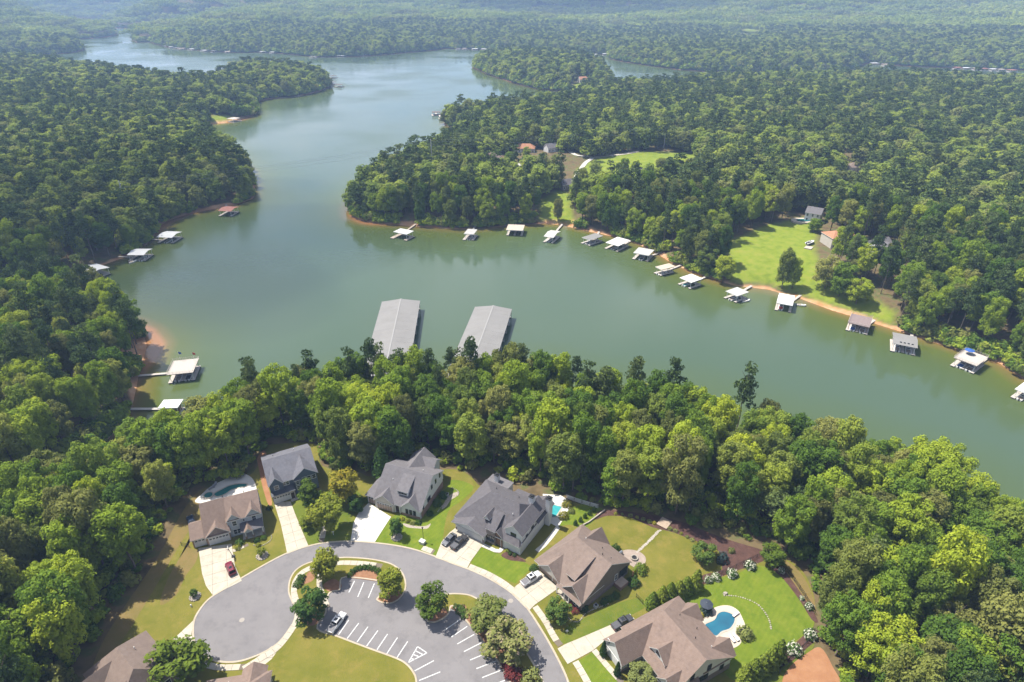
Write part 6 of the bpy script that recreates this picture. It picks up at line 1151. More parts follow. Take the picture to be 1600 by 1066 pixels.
# ------------------------------------------------------------------ vehicles
TYRE = mat('tyre', (.02, .02, .02), .9); RIM = mat('alloy', (.45, .45, .47), .35, metal=.7); GLASS = mat('car_glass', (.012, .015, .02), .06, spec=.6); LAMP = mat('lamp_lens', (.6, .6, .58), .2); TAIL = mat('tail_lens', (.35, .02, .02), .3)
def paint(name, c): return mat(name, c, .28, spec=.6, metal=.15)
def vehicle(name, label, cat, rear, front, kind, m, length):
    d = Vector(front)-Vector(rear); c = (Vector(front)+Vector(rear))/2; e = thing(name, label, cat, (c.x, c.y, .09), math.atan2(d.y, d.x), 'vehicles parked on the drives and in the car park')
    L2 = length/2; W = .98 if kind == 'pickup' else .92; s = length/5.0
    zb, zt, zr = (.38, 1.05, 1.88) if kind == 'pickup' else ((.3, 1.0, 1.68) if kind == 'suv' else (.26, .88, 1.42))
    def loft(st):   # (x, half width, z low, z high)
        mb = MB(); V = []
        for x, w, z0, z1 in st: V += [(x, -w, z0), (x, -w*1.0, z0+(z1-z0)*.72), (x, -w*.86, z1), (x, w*.86, z1), (x, w, z0+(z1-z0)*.72), (x, w, z0)]
        n = len(st); F = [(0, 5, 4, 3, 2, 1), tuple(6*(n-1)+i for i in range(6))]
        for k in range(n-1): F += [(6*k+i, 6*k+(i+1) % 6, 6*k+6+(i+1) % 6, 6*k+6+i) for i in range(6)]
        return mb.add(V, F)
    hood = zt+.02
    loft([(-L2, W*.9, zb+.12, zt-.1), (-L2+.12, W*.97, zb, zt), (-L2*.3, W, zb-.05, zt+.02), (L2*.25, W, zb-.05, hood), (L2*.62, W*.98, zb, hood-.06), (L2-.25, W*.92, zb, hood-.16), (L2, W*.78, zb+.1, hood-.34)]).build('body', m, e, smooth=False)
    c0, c1, r0, r1 = {'pickup': (-.32*L2, .48*L2, -.26*L2, .2*L2), 'suv': (-.96*L2, .46*L2, -.82*L2, .12*L2), 'sedan': (-.78*L2, .46*L2, -.45*L2, .1*L2)}[kind]
    wb, wr = W*.86, W*.68
    MB().hexa([(c0, -wb, zt-.02), (c1, -wb, zt-.02), (c1, wb, zt-.02), (c0, wb, zt-.02)], [(r0, -wr, zr-.06), (r1, -wr, zr-.06), (r1, wr, zr-.06), (r0, wr, zr-.06)]).build('windows', GLASS, e)
    MB().hexa([(r0-.06, -wr-.04, zr-.07), (r1+.08, -wr-.04, zr-.07), (r1+.08, wr+.04, zr-.07), (r0-.06, wr+.04, zr-.07)], [(r0+.05, -wr+.08, zr), (r1-.04, -wr+.08, zr), (r1-.04, wr-.08, zr), (r0+.05, wr-.08, zr)]).build('roof', m, e)
    for y in (-1, 1):
        for t in (0, 1):
            a, b_ = ((c0, r0), (c1, r1))[t]; MB().bar((a, y*(wb+.005), zt-.02), (b_, y*(wr+.012), zr-.05), .05, 5).build('pillar', m, e)
    MB().box((r0+r1)/2-.35, (r0+r1)/2+.45, -wr*.6, wr*.6, zr, zr+.015).build('sunroof', GLASS, e) if kind != 'sedan' else None
    if kind == 'pickup': MB().box(-L2+.15, c0-.06, -W*.8, W*.8, zt+.0, zt+.04).build('bed_cover', mat('bed_cover', (.085, .085, .095), .7) if 'white' not in label else mat('grey_bed_cover', (.16, .155, .165), .7), e)
    rw = .4 if kind == 'pickup' else .34
    for x in (-.62*L2, .64*L2):
        for y in (-1, 1):
            t_ = MB().bar((x, y*(W-.2), rw), (x, y*(W+.03), rw), rw, 14).build('wheel', TYRE, e); MB().bar((x, y*(W+.02), rw), (x, y*(W+.045), rw), rw*.62, 12).build('rim', RIM, t_)
    for y in (-1, 1):
        MB().box(L2-.2, L2-.02, y*W*.62-.2, y*W*.62+.2, zt-.42, zt-.24).build('headlight', LAMP, e); MB().box(-L2-.02, -L2+.08, y*W*.74-.12, y*W*.74+.12, zt-.36, zt-.12).build('taillight', TAIL, e)
        MB().box(c1-.35, c1-.18, y*(W+.06)-.1, y*(W+.06)+.1, zt+.02, zt+.2).build('mirror', m, e)
    MB().box(L2-.06, L2+.03, -W*.7, W*.7, zb+.0, zb+.2).build('bumper', BLACKF, e)
vehicle('parked_car', 'burgundy car parked on the drive of the tan-roofed house', 'car', (-70.31,108.62), (-73.86,113.49), 'suv', paint('burgundy_paint', (.16, .012, .03)), 4.8)
vehicle('parked_car', 'grey sedan parked left of the dark pickup on the farmhouse drive', 'car', (-15.53,122.66), (-18.31,118.84), 'sedan', paint('graphite_paint', (.11, .115, .13)), 4.7)
vehicle('pickup_truck', 'dark grey pickup beside the sedan on the farmhouse drive', 'pickup truck', (-15.96,117.31), (-12.36,122.20), 'pickup', paint('charcoal_paint', (.055, .053, .056)), 5.8)
vehicle('pickup_truck', 'white pickup on the drive of the taupe house', 'pickup truck', (2.72,106.28), (6.83,109.42), 'pickup', paint('white_paint', (.72, .72, .72)), 5.8)
vehicle('pickup_truck', 'dark pickup on the drive at the edge of the pool house roof', 'pickup truck', (23.38,93.92), (28.33,96.81), 'pickup', paint('charcoal_paint', (.055, .053, .056)), 5.8)
vehicle('pickup_truck', 'white pickup alone in the first bay of the car park', 'pickup truck', (-42.04,92.93), (-40.04,97.67), 'pickup', paint('white_paint', (.72, .72, .72)), 5.8)
vehicle('parked_car', 'dark blue car half hidden left of the tan-roofed house garage', 'car', (-87.87,125.21), (-91.27,130.03), 'sedan', paint('navy_paint', (.03, .05, .10)), 4.5)

# ------------------------------------------------------------------ boat docks and marina
WHITER = mat('white_metal_roof', (.58, .58, .57), .55, (.66, .66, .65), .4); GREYMR = mat('grey_metal_roof', (.205, .20, .195), .85, (.235, .23, .225), .15, spec=.1); TANR = mat('tan_metal_roof', (.44, .36, .29), .7, (.50, .43, .36), .5); REDR = mat('faded_red_roof', (.30, .12, .09), .8, (.36, .17, .13), .6); BRNR = mat('brown_deck_roof', (.20, .15, .15), .85, (.26, .21, .2), 1.); DKR = mat('dark_dock_roof', (.10, .085, .08), .8, (.14, .12, .11), 1.)
DECKG = mat('weathered_deck', (.40, .355, .32), .9, (.50, .46, .42), 1.2, stretch=(4, 1, 1)); FLOATB = mat('dock_float', (.03, .03, .032), .7); HULL = mat('white_hull', (.70, .70, .70), .3, spec=.5); CUSH = mat('boat_interior', (.30, .24, .19), .7); BLUEC = mat('blue_canvas', (.03, .10, .35), .8); SLIDE = mat('red_canvas', (.45, .06, .04), .7); TEALC = mat('teal_canvas', (.05, .25, .27), .7)
ZW = WATER_Z
PALEMR = mat('pale_metal_roof', (.40, .39, .37), .6, (.50, .49, .47), .5, col3=(.30, .27, .23), scale3=.6, amt3=.6)
def boat(p, rz, label, ln=6.5, cover=None, group='boats at the docks'):
    e = thing('motor_boat', label, 'boat', (p[0], p[1], ZW), rz, group); w = ln*.19; mb = MB(); st = []
    for x, k, z0, z1 in ((-.5, .88, -.1, .62), (-.1, 1.0, -.15, .66), (.2, .92, -.1, .74), (.4, .55, .1, .84), (.5, .06, .4, .92)): st.append([(x*ln, -w*k*.7, z0), (x*ln, -w*k, z1), (x*ln, w*k, z1), (x*ln, w*k*.7, z0)])
    V = [v for s_ in st for v in s_]; F = [(0, 3, 2, 1), (16, 17, 18, 19)]
    for k in range(4): F += [(4*k+i, 4*k+4+i, 4*k+4+(i+1) % 4, 4*k+(i+1) % 4) for i in range(4)]
    mb.add(V, F).build('hull', HULL, e); MB().box(-.42*ln, .12*ln, -w*.68, w*.68, .6, .69).build('cockpit', cover or CUSH, e)
    MB().hexa([(.12*ln, -w*.7, .7), (.2*ln, -w*.5, .74), (.2*ln, w*.5, .74), (.12*ln, w*.7, .7)], [(.08*ln, -w*.62, 1.15), (.1*ln, -w*.45, 1.15), (.1*ln, w*.45, 1.15), (.08*ln, w*.62, 1.15)]).build('windscreen', GLASS, e)
    MB().box(-.54*ln, -.48*ln, -.2, .2, .1, 1.0).build('outboard', BLACKF, e); return e
def dock(label, A, B, D, roof='flat', rm=None, hgt=4.0, gang=None, extra=None, boats=(), slips=1, walls=None, group='covered docks round the cove', deckm=None, rails=False, apron=1.2, name='boat_dock'):
    a, b, d = Vector(A), Vector(B), Vector(D); ux = (b-a).normalized(); uy = Vector((-ux.y, ux.x)); lx = (b-a).length; ly = max(3.0, (d-a).dot(uy)); rz = math.atan2(ux.y, ux.x)
    e = thing(name, label, 'dock', (a.x, a.y, ZW), rz, group); dm = deckm or DECKG; rm = rm or WHITER
    # U-shaped floating deck, open towards the near end
    f = MB(); k = max(.9, lx*.13); bx = ly*.24; m = apron
    f.box(-m*.5, k, -m, ly, .42, .55).box(lx-k, lx+m*.4, -m*.6, ly, .42, .55).box(k, lx-k, ly-bx, ly+.4, .42, .55)
    for i in range(1, slips): x = lx*i/slips; f.box(x-k/2, x+k/2, -m*.4, ly-bx, .42, .55)
    f.build('deck', dm, e); g = MB(); g.box(-m*.5+.1, k-.1, -m+.1, ly-.1, -.25, .42).box(lx-k+.1, lx+m*.4-.1, -m*.6+.1, ly-.1, -.25, .42).box(k-.1, lx-k+.1, ly-bx+.1, ly+.3, -.25, .42); g.build('float', FLOATB, e)
    for x in (.25, lx-.25):
        for y in (.3, ly*.5, ly-.3): MB().box(x-.09, x+.09, y-.09, y+.09, .5, hgt-.12).build('post', TRIM if rm is not BRNR else WOOD, e)
    o = .5
    if roof == 'flat': MB().box(-o, lx+o, -o, ly+o, hgt-.18, hgt).build('roof', rm, e); MB().box(-o-.04, lx+o+.04, -o-.04, -o, hgt-.3, hgt+.05).build('fascia', TRIM, e)
    elif roof == 'gable':
        mb = MB(); r = hgt+.16*ly*.5; y0, y1, ym = -o, ly+o, ly/2
        mb.v = [(-o, y0, hgt-.1), (lx+o, y0, hgt-.1), (lx+o, ym, r), (-o, ym, r), (lx+o, y1, hgt-.1), (-o, y1, hgt-.1)]; mb.v += [(x, y, z-.12) for x, y, z in mb.v]
        mb.f = [(0, 1, 2, 3), (3, 2, 4, 5), (9, 8, 7, 6), (11, 10, 8, 9), (0, 6, 7, 1), (5, 4, 10, 11), (1, 7, 8, 2), (2, 8, 10, 4), (3, 9, 6, 0), (5, 11, 9, 3)]; mb.build('roof', rm, e)
    if rails or roof == 'deck':
        if roof == 'deck':
            nb = max(6, int(lx/.6))
            for i in range(nb): MB().box(-o+i*(lx+2*o)/nb+.015, -o+(i+1)*(lx+2*o)/nb-.015, -o, ly+o, hgt-.1, hgt).build('plank', rm, e)
            MB().box(-o+.1, lx+o-.1, -o+.1, ly+o-.1, hgt-.3, hgt-.11).build('beams', WOOD, e)
        rl = MB()
        for z in (.45, .95):
            for p, q in (((-o, -o), (lx+o, -o)), ((lx+o, -o), (lx+o, ly+o)), ((lx+o, ly+o), (-o, ly+o)), ((-o, ly+o), (-o, -o))): rl.bar((p[0], p[1], hgt+z), (q[0], q[1], hgt+z), .045, 4)
        for t in range(9):
            x = -o+(lx+2*o)*t/8; rl.bar((x, -o, hgt), (x, -o, hgt+1), .04, 4).bar((x, ly+o, hgt), (x, ly+o, hgt+1), .04, 4)
        rl.build('railing', TRIM if roof != 'deck' else DECKG, e)
    if walls: MB().box(.3, lx-.3, ly*.25, ly*.8, .55, hgt-.2).build('cabin', walls, e); MB().box(lx*.4, lx*.4+1, ly*.25-.06, ly*.25, .6, 2.6).build('door', mat('amber_door', (.5, .25, .05), .6), e)
    if gang:
        c = Matrix.Rotation(-rz, 2) @ (Vector(gang)-a); s0 = Vector((min(max(c.x, .6), lx-.6), ly)) if c.y > ly else Vector((lx if c.x > lx else 0, min(max(c.y, .6), ly-.5)))
        dv = (c-s0); n = Vector((-dv.y, dv.x)).normalized()*.65; q = [s0+n, s0-n, c-n, c+n]
        MB().hexa([(q[1].x, q[1].y, .36), (q[2].x, q[2].y, .8), (q[3].x, q[3].y, .8), (q[0].x, q[0].y, .36)], [(q[1].x, q[1].y, .53), (q[2].x, q[2].y, 1.0), (q[3].x, q[3].y, 1.0), (q[0].x, q[0].y, .53)]).build('gangway', dm, e)
    for i, (fx, lab, cov) in enumerate(boats):
        p = a+ux*lx*fx+uy*(ly*.30); boat(p, rz+math.pi/2, lab, min(7.0, ly*.8), cov)
    return e
E1 = dock('white flat-roofed dock with tan swim deck, leftmost along the wooded point', (-75.58,384.50), (-67.07,379.70), (-75.13,391.90), gang=(-65.14,408.64), deckm=TANR, apron=3)
E2 = dock('white-roofed dock with a tan side platform, second from left along the wooded point', (-30.16,380.89), (-24.80,379.70), (-28.65,389.41), rm=PALEMR, gang=(-23.82,407.32), boats=((.5, 'boat under the second dock along the wooded point', None),), apron=2)
E3 = dock('dock with a cream roof on tall white posts below the wooded bank', (-3.31,388.17), (6.61,386.94), (-2.12,398.25), rm=TANR, gang=(2.62,411.29), slips=2, apron=.6)
E4 = dock('pale dock with a brown gangway leading up to the bright shore lawn', (20.57,376.16), (25.68,373.83), (23.60,388.17), roof='gable', rm=PALEMR, gang=(34.31,408.64), boats=((.4, 'boat at the dock below the bright shore lawn', None),))
E5 = dock('narrow weathered dock with two open boats, left of the white dock on the bend', (44.54,373.83), (48.46,369.25), (52.31,382.09), rm=GREYMR, gang=(57.21,393.32), slips=2, boats=((.25, 'left boat at the narrow weathered dock', None), (.75, 'right boat at the narrow weathered dock', None)))
E6 = dock('clean white-roofed dock with a long walkway on the bend of the east shore', (58.19,364.76), (64.46,359.27), (66.61,373.83), gang=(80.14,382.46), boats=((.5, 'boat under the white dock on the bend', None),))
E7 = dock('white-roofed dock with a dark boat below, walkway to the right, under the tall trees', (72.19,347.66), (79.73,343.59), (76.70,356.04), rm=PALEMR, gang=(90.82,356.83), boats=((.5, 'dark-covered boat under the white dock by the tall trees', FLOATB),))
E8 = dock('dock with a small tan roof and long pale walkway left of the red-edged dock', (81.10,326.20), (83.21,322.53), (88.94,330.88), rm=TANR, gang=(100.43,338.67), boats=((.5, 'pontoon boat under the tan-roofed dock', None),))
E9 = dock('white-roofed dock with a red edge and teal-covered boat', (91.17,311.05), (95.22,305.14), (97.65,316.26), gang=(112.02,322.86), boats=((.4, 'teal-covered boat under the red-edged dock', TEALC),))
MB().box(-.6, 0, 0, 6, 3.8, 4.05).build('red_edge', SLIDE, E9, (E9.location.x*0+6.2, 0, 0)) if False else None
E10 = dock('white-roofed dock with a boat moored outside, left end of the green lawn', (110.89,293.84), (114.47,288.43), (116.91,299.40), rm=PALEMR, gang=(128.69,307.38), boats=((.5, 'boat under the white dock at the left end of the lawn', None),)); boat((119.94,290.00), R(20), 'small boat moored beside the dock at the left end of the lawn', 5)
E11 = dock('white-roofed dock with a rust-coloured slip cover, in front of the lawn trees', (131.94,280.26), (137.81,277.37), (140.78,289.20), gang=(152.30,297.70), boats=((.3, 'rust-covered boat under the dock before the lawn trees', SLIDE),)); boat((146.44,284.79), R(-15), 'small white boat moored right of the dock before the lawn trees', 4.5)
E12 = dock('dock with a brown boarded roof at the end of the lawn', (157.59,259.06), (164.36,254.62), (163.77,267.63), roof='deck', rm=BRNR, gang=(178.13,270.70), slips=2, boats=((.25, 'left boat under the brown boarded dock', BLUEC), (.75, 'right boat under the brown boarded dock', None)))
E13 = dock('dock with a grey gabled roof and row of dark skylights', (168.21,239.67), (175.85,235.73), (175.76,247.87), roof='gable', rm=GREYMR, gang=(186.38,256.40), slips=2, boats=((.25, 'left boat under the skylight dock', None), (.75, 'right boat under the skylight dock', None)))
for i in range(4): MB().box(2.2+i*1.5, 3.0+i*1.5, 1.2, 2.0, 4.22, 4.36).build('skylight', GLASS, E13)
E14 = dock('dock with a sun deck on top carrying a blue parasol, near the right edge', (187.48,227.06), (192.14,220.88), (195.95,234.06), roof='deck', rm=DECKG, gang=(209.40,235.38), slips=2, boats=((.3, 'blue-covered boat under the sun deck dock', BLUEC), (.75, 'white boat under the sun deck dock', None)))
umbrella((194.92,230.25), -6, 'blue parasol on the sun deck dock near the right edge', BLUEC, 1.9, .9)
E15 = dock('white-roofed dock cut by the right edge of the view', (196.74,203.29), (199.79,198.89), (202.90,207.38), gang=(214.43,211.13), boats=((.4, 'boat under the dock at the right edge', None),))
W1 = dock('dock with a long pale roof and corner flag at the dark wooded cove mouth', (-241.05,320.72), (-231.18,315.38), (-237.97,331.83), roof='gable', rm=WHITER, gang=(-255.06,330.15), slips=2, boats=((.4, 'boat under the pale dock at the dark cove mouth', None),))
W2 = dock('two-step white-roofed dock below the dark wood, between its neighbours', (-225.14,344.60), (-216.14,344.60), (-227.05,353.91), roof='gable', gang=(-238.17,349.58), slips=2, boats=((.75, 'pontoon boat at the two-step white dock', None),)); boat((-222.26,342.57), R(60), 'white boat tied in front of the two-step white dock', 5)
W3 = dock('white-roofed dock with a rusty walkway, nearest the orange bank', (-222.88,374.99), (-213.48,373.83), (-226.12,385.72), roof='gable', gang=(-235.52,380.11), boats=((.5, 'boat under the dock nearest the orange bank', None),))
W4 = dock('dock with a faded red roof beneath the wooded headland', (-206.03,428.35), (-197.37,426.90), (-208.44,438.75), roof='gable', rm=REDR, gang=(-214.25,457.97))
W5 = dock('dark-roofed dock north of the wooded headland', (-286.18,618.72), (-275.80,615.97), (-289.54,629.94), rm=DKR, gang=(-305.12,651.41))
W6 = dock('large dock with a boarded upper deck and pale railing in the near left cove', (-139.12,213.97), (-130.30,215.91), (-142.71,223.94), roof='deck', rm=DECKG, gang=(-154.08,217.80), slips=2, boats=((.3, 'boat in the left slip of the large upper-deck dock', None), (.72, 'dark-covered boat in the right slip of the large upper-deck dock', FLOATB)))
W7 = dock('small dock with a cream roof over a brown cabin beside the near treetops', (-131.31,190.90), (-125.07,191.31), (-132.47,195.47), rm=WHITER, gang=(-145.35,194.43), walls=WOOD, slips=1)
# flags on the large dock
for q, m, lab in (((-139.29,225.18), BLUEC, 'small blue flag on a pole at the large upper-deck dock'), ((-133.17,224.65), SLIDE, 'small red flag on a pole at the far right corner of the large upper-deck dock')):
    e = thing('flag', lab, 'flag', (q[0], q[1], ZW)); MB().bar((0, 0, .4), (0, 0, 8.2), .05, 6).build('pole', TRIM, e); MB().hexa([(.05, -.02, 6.9), (1.2, -.06, 6.8), (1.2, .0, 6.8), (.05, .03, 6.9)], [(.05, -.02, 8.0), (1.2, -.1, 7.7), (1.2, -.04, 7.7), (.05, .03, 8.0)]).build('cloth', m, e)
# wooden jetty deck in the creek
q0, q1, q2 = (-142.08,158.47), (-134.79,157.53), (-142.81,162.92); ax = Vector(q1)-Vector(q0); e = thing('creek_deck', 'brown wooden jetty deck over the shaded creek', 'deck', (q0[0], q0[1], ZW), math.atan2(ax.y, ax.x)); wd_ = ax.length
for i in range(10): MB().box(i*wd_/10+.02, (i+1)*wd_/10-.02, 0, 5, 1.0, 1.08).build('plank', DECKW, e)
for x in (.2, wd_-.2):
    for y in (.2, 4.8): MB().box(x-.1, x+.1, y-.1, y+.1, -1.5, 2.0).build('post', WOOD, e)
MB().box(.1, wd_-.1, 4.75, 4.85, 1.9, 2.0).box(.1, .2, .1, 4.75, 1.9, 2.0).build('railing', WOOD, e); MB().box(-8, 0, 2, 3.3, .9, 1.0).build('walkway', DECKW, e)
# marina sheds
def marina(label, A, B, D, seed):
    a, b, d = Vector(A), Vector(B), Vector(D); ux = (b-a).normalized(); uy = Vector((-ux.y, ux.x)); lx = (b-a).length; ly = (d-a).dot(uy); rz = math.atan2(ux.y, ux.x); sk = (d-a).dot(ux)
    e = thing('marina_shed', label, 'boathouse', (a.x, a.y, ZW), math.atan2((d-a).y, (d-a).x), 'covered marina sheds'); ln = (d-a).length; w = abs((b-a).cross(d-a))/ln
    n = 18
    for sgn in (0, 1):
        for i in range(n):
            x0, x1 = i*ln/n+.015, (i+1)*ln/n-.015; ye, yr = (0, -w/2+.12) if sgn == 0 else (-w, -w/2-.12); dz = random.uniform(0, .02)
            lo, hi = sorted((ye, yr)); ze, zr_ = 4.6+dz, 5.9+dz; zl, zh = (zr_, ze) if sgn == 0 else (ze, zr_)
            MB().hexa([(x0, lo, zl-.1), (x1, lo, zl-.1), (x1, hi, zh-.1), (x0, hi, zh-.1)], [(x0, lo, zl), (x1, lo, zl), (x1, hi, zh), (x0, hi, zh)]).build('roof_panel', GREYMR, e)
    MB().box(-.2, ln+.2, -w/2-.3, -w/2+.3, 5.86, 6.0).build('ridge_cap', mat('ridge_metal', (.27, .265, .26), .8), e); MB().box(-.2, ln+.2, -.1, .12, 4.2, 4.62).box(-.2, ln+.2, -w-.12, -w+.1, 4.2, 4.62).build('fascia', GREYMR, e)
    MB().hexa([(ln+.02, -w, 4.2), (ln+.14, -w, 4.2), (ln+.14, 0, 4.2), (ln+.02, 0, 4.2)], [(ln+.02, -w/2-.1, 5.9), (ln+.14, -w/2-.1, 5.9), (ln+.14, -w/2+.1, 5.9), (ln+.02, -w/2+.1, 5.9)]).build('gable', WHITER, e)
    MB().box(0, ln+2, -w/2-1.2, -w/2+1.2, .35, .55).build('walkway', DECKG, e)
    for i in range(9):
        x = .6+i*(ln-1.2)/8; MB().box(x-.5, x+.5, -w/2-1.2 if False else -w+.3, -w/2-1.2, .35, .53).box(x-.5, x+.5, -w/2+1.2, -.3, .35, .53).build('finger', DECKG, e)
        for y in (-.2, -w+.2): MB().box(x-.12, x+.12, y-.12, y+.12, -.2, 4.25).build('post', TRIM, e)
    MB().box(.3, ln-.3, -w+.5, -w+.7, 2.6, 4.2).box(.3, ln-.3, -.7, -.5, 2.6, 4.2).build('side_beam', BLACKF, e)
    for i in range(8):
        x = .6+(i+.5)*(ln-1.2)/8; p = Vector((a.x, a.y)); c_, s_ = math.cos(e.rotation_euler.z), math.sin(e.rotation_euler.z); y = -w+w*.24
        boat((a.x+x*c_-y*s_, a.y+x*s_+y*c_), e.rotation_euler.z-math.pi/2, 'boat in the slips under the %s marina shed' % label.split()[0], min(7.4, w*.36), (None, BLUEC, FLOATB)[i % 3], 'boats under the %s marina shed' % label.split()[0])
marina('left-hand long grey ridged marina shed on the water behind the treetops', (-60.36,210.34), (-41.70,210.34), (-64.42,280.06), 1)
marina('right-hand long grey ridged marina shed on the water behind the treetops', (-26.88,210.34), (-8.68,210.34), (-17.95,274.32), 2)

# ------------------------------------------------------------------ houses across the water
def far_house(p, rz, w, d, hgt, rh, roof, wall, label, kind='hip', z=None, storeys=2, wing=None):
    z = gz(p[0], p[1]) if z is None else z
    h = House('lake_house', label, p, rz, roof, wall, group='houses among the trees across the water', z=z-.1); h.root.location.z = z-.2
    h.wall(-w/2, w/2, -d/2, d/2, -2, hgt); ins = min(w*.3, d*.45) if kind == 'hip' else 0
    h.gable(-w/2, w/2, -d/2-.5, hgt-.1, 0, hgt+rh, d/2+.5, hgt-.1, i0=ins, i1=ins)
    if wing: x, ww, dd = wing; h.gable(-d/2-dd, 0, x-ww/2-.4, hgt-.3, x, hgt+rh*.85, x+ww/2+.4, hgt-.3, 'y', walls=(1, 0)); h.wall(x-ww/2, x+ww/2, -d/2-dd, -d/2, -2, hgt-.2)
    for s_ in range(storeys):
        for k in range(max(3, int(w/2.6))):
            x = -w/2+w*(k+.5)/max(3, int(w/2.6))
            if wing and abs(x-wing[0]) < wing[1]/2: continue
            h.win(x, -d/2-.03, .9+s_*2.9, 1.0, 1.5)
    if wing:
        for s_ in range(storeys): h.win(wing[0], -d/2-wing[2]-.03, .9+s_*2.9, .9, 1.6, n=2)
    h.win(w/2+.03, 0, .9, 1.0, 1.5, 'r'); return h
F1 = far_house((188.82,344.53), 8, 15, 11, 6, 2.6, ORANGER, CREAM, 'two-storey house with a terracotta hip roof above the lake lawn', wing=(4.5, 5, 4))
F15 = far_house((338.40,488.76), 5, 12, 9, 5, 3, GREYR, WHITESIDE, 'grey roof just showing in the woods near the right edge', 'gable')
F16 = far_house((275.67,504.77), -8, 14, 9, 4, 3, BROWN, CREAM, 'brown roofed house among the trees above the dark-roofed house', storeys=1)
F17 = far_house((230.78,553.82), 10, 13, 9, 5, 3, GREYR, WHITESIDE, 'pale house peeping from the woods right of the field', 'gable')
F2 = far_house((203.93,328.65), 22, 10, 10, 6.2, 3.6, GREYR, WHITESIDE, 'white gabled lake house with grey roof and big windows', 'gable', wing=(-1, 5.5, 2)); MB().box(-6.5, 5.5, -8.5, -5.1, 2.7, 2.95).build('balcony', DECKG, F2.root)
for x in (-6, -1, 5): F2.post(x, -8.3, 2.7, .25)
F3 = far_house((191.64,385.29), -35, 9, 9, 6, 2.8, GREYR, WHITESIDE, 'white house half hidden by trees behind a small pool', 'gable')
F4 = far_house((249.33,467.07), 2, 13, 9, 5.8, 3.2, BLACKR, WHITESIDE, 'white house with a dark roof and skylights high in the woods', 'gable'); [MB().box(x, x+1, -3.2, -2.2, 7.6, 7.72).build('skylight', PANE, F4.root) for x in (-2, 1.5)]
F5 = far_house((43.04,463.60), 15, 14, 9, 4, 3.2, DARKR, GREYBRICK, 'house with a dark roof beside the lane and shore lawn', 'gable', storeys=1)
F6 = far_house((99.81,486.95), 20, 12, 9, 4.5, 3, SLATE, PALESIDE, 'grey-roofed green-grey house below the open field', 'gable', storeys=1, wing=(3, 5, 3))
F7 = far_house((11.57,576.57), -5, 18, 9, 4, 3.4, ORANGER, CREAM, 'long house with an orange roof on the wooded point', storeys=1)
F8 = far_house((-18.71,545.19), -10, 18, 9, 4, 3.4, BROWN, GREYBRICK, 'long brown-roofed house left of the orange roof on the wooded point', storeys=1, wing=(5, 5, 3))
F9 = far_house((-53.80,541.84), 0, 14, 8, 4, 3, BROWN, CREAM, 'brown-roofed house deepest in the trees of the wooded point', storeys=1)
F10 = far_house((34.70,576.57), 30, 10, 8, 4, 3.4, GREYR, WHITESIDE, 'grey steep-roofed house right of the orange roof on the wooded point', 'gable', storeys=1)
F12 = far_house((112.88,1075.85), 20, 14, 10, 5, 3.6, ORANGER, CREAM, 'pinkish cottage at the edge of the pale field on the wooded island', 'gable', storeys=1)
F13 = far_house((684.74,2069.76), 0, 30, 14, 6, 5, WHITER, WHITESIDE, 'pale house at the far clearing on the hills', 'gable', storeys=1)
F14 = far_house((-481.10,941.89), 5, 22, 11, 4.5, 3.6, GREYR, PALESIDE, 'low grey-roofed house among the trees of the left headland', storeys=1)
def lane(name, pts, w, m):
    v = []; f = []; P_ = resample(smooth(pts, 5), 4); A = offset_path(P_, w/2); B = offset_path(P_, -w/2)
    for i in range(len(P_)):
        z = max(gz(*P_[i]), gz(*A[i]), gz(*B[i]))+.25; v += [(A[i][0], A[i][1], z), (B[i][0], B[i][1], z), (A[i][0], A[i][1], z-1.2), (B[i][0], B[i][1], z-1.2)]
    for i in range(len(P_)-1): k = 4*i; f += [(k, k+4, k+5, k+1), (k, k+2, k+6, k+4), (k+1, k+5, k+7, k+3)]
    me = bpy.data.meshes.new(name); me.from_pydata(v, [], f); me.update(); me.materials.append(m); tag(obj(name, me), kind='structure')
lane('lane', [(49.95,587.56),(56.29,559.76),(69.30,550.22),(61.89,531.98),(53.94,504.53),(48.31,481.31),(45.13,466.84)], 3.6, NEWCONC); lane('lane', [(69.30,550.22),(95.69,559.76),(114.78,572.10)], 4, CONC); lane('driveway', [(159.29,531.98),(149.59,527.59),(139.62,512.70),(132.73,496.57)], 6, NEWCONC); lane('driveway', [(-17.98,520.92),(-7.93,520.92),(0.00,529.52),(6.35,520.92)], 9, NEWCONC); lane('driveway', [(169.16,341.35),(172.00,339.31),(173.23,335.29)], 5, CONC); lane('driveway', [(266.05,500.58),(268.92,492.69),(262.38,473.88)], 5, CONC)
boat((173.23,345.07), R(35), 'boat on a trailer beside the terracotta-roofed house', 7, FLOATB, 'boats at the docks'); bpy.data.objects['motor_boat'].location.z += 0
bb = [o for o in bpy.data.objects if o.get('label') == 'boat on a trailer beside the terracotta-roofed house'][0]; bb.location.z = gz(bb.location.x, bb.location.y)+.9; MB().box(-3, 3.6, -.7, .7, -.5, -.3).build('trailer', BLACKF, bb); MB().bar((-1, -1, -.55), (-1, 1, -.55), .35, 10).build('wheel', TYRE, bb)
q = (184.09,382.82); zz = gz(q[0], q[1]); fp = [(q[0]+9*math.cos(t*.628)*(1+.2*math.sin(t)), q[1]+5*math.sin(t*.628)) for t in range(10)]; sheet('terrace', fp, zz+.9, POOLD, depth=3); e = thing('swimming_pool', 'far pool on a pale terrace at the white house in the trees', 'pool', (0, 0, 0), 0, 'swimming pools'); sheet('pool_water', [(q[0]+(x-q[0])*.55, q[1]+(y-q[1])*.55) for x, y in fp], zz+.92, DEEPT, parent=e, depth=.3)

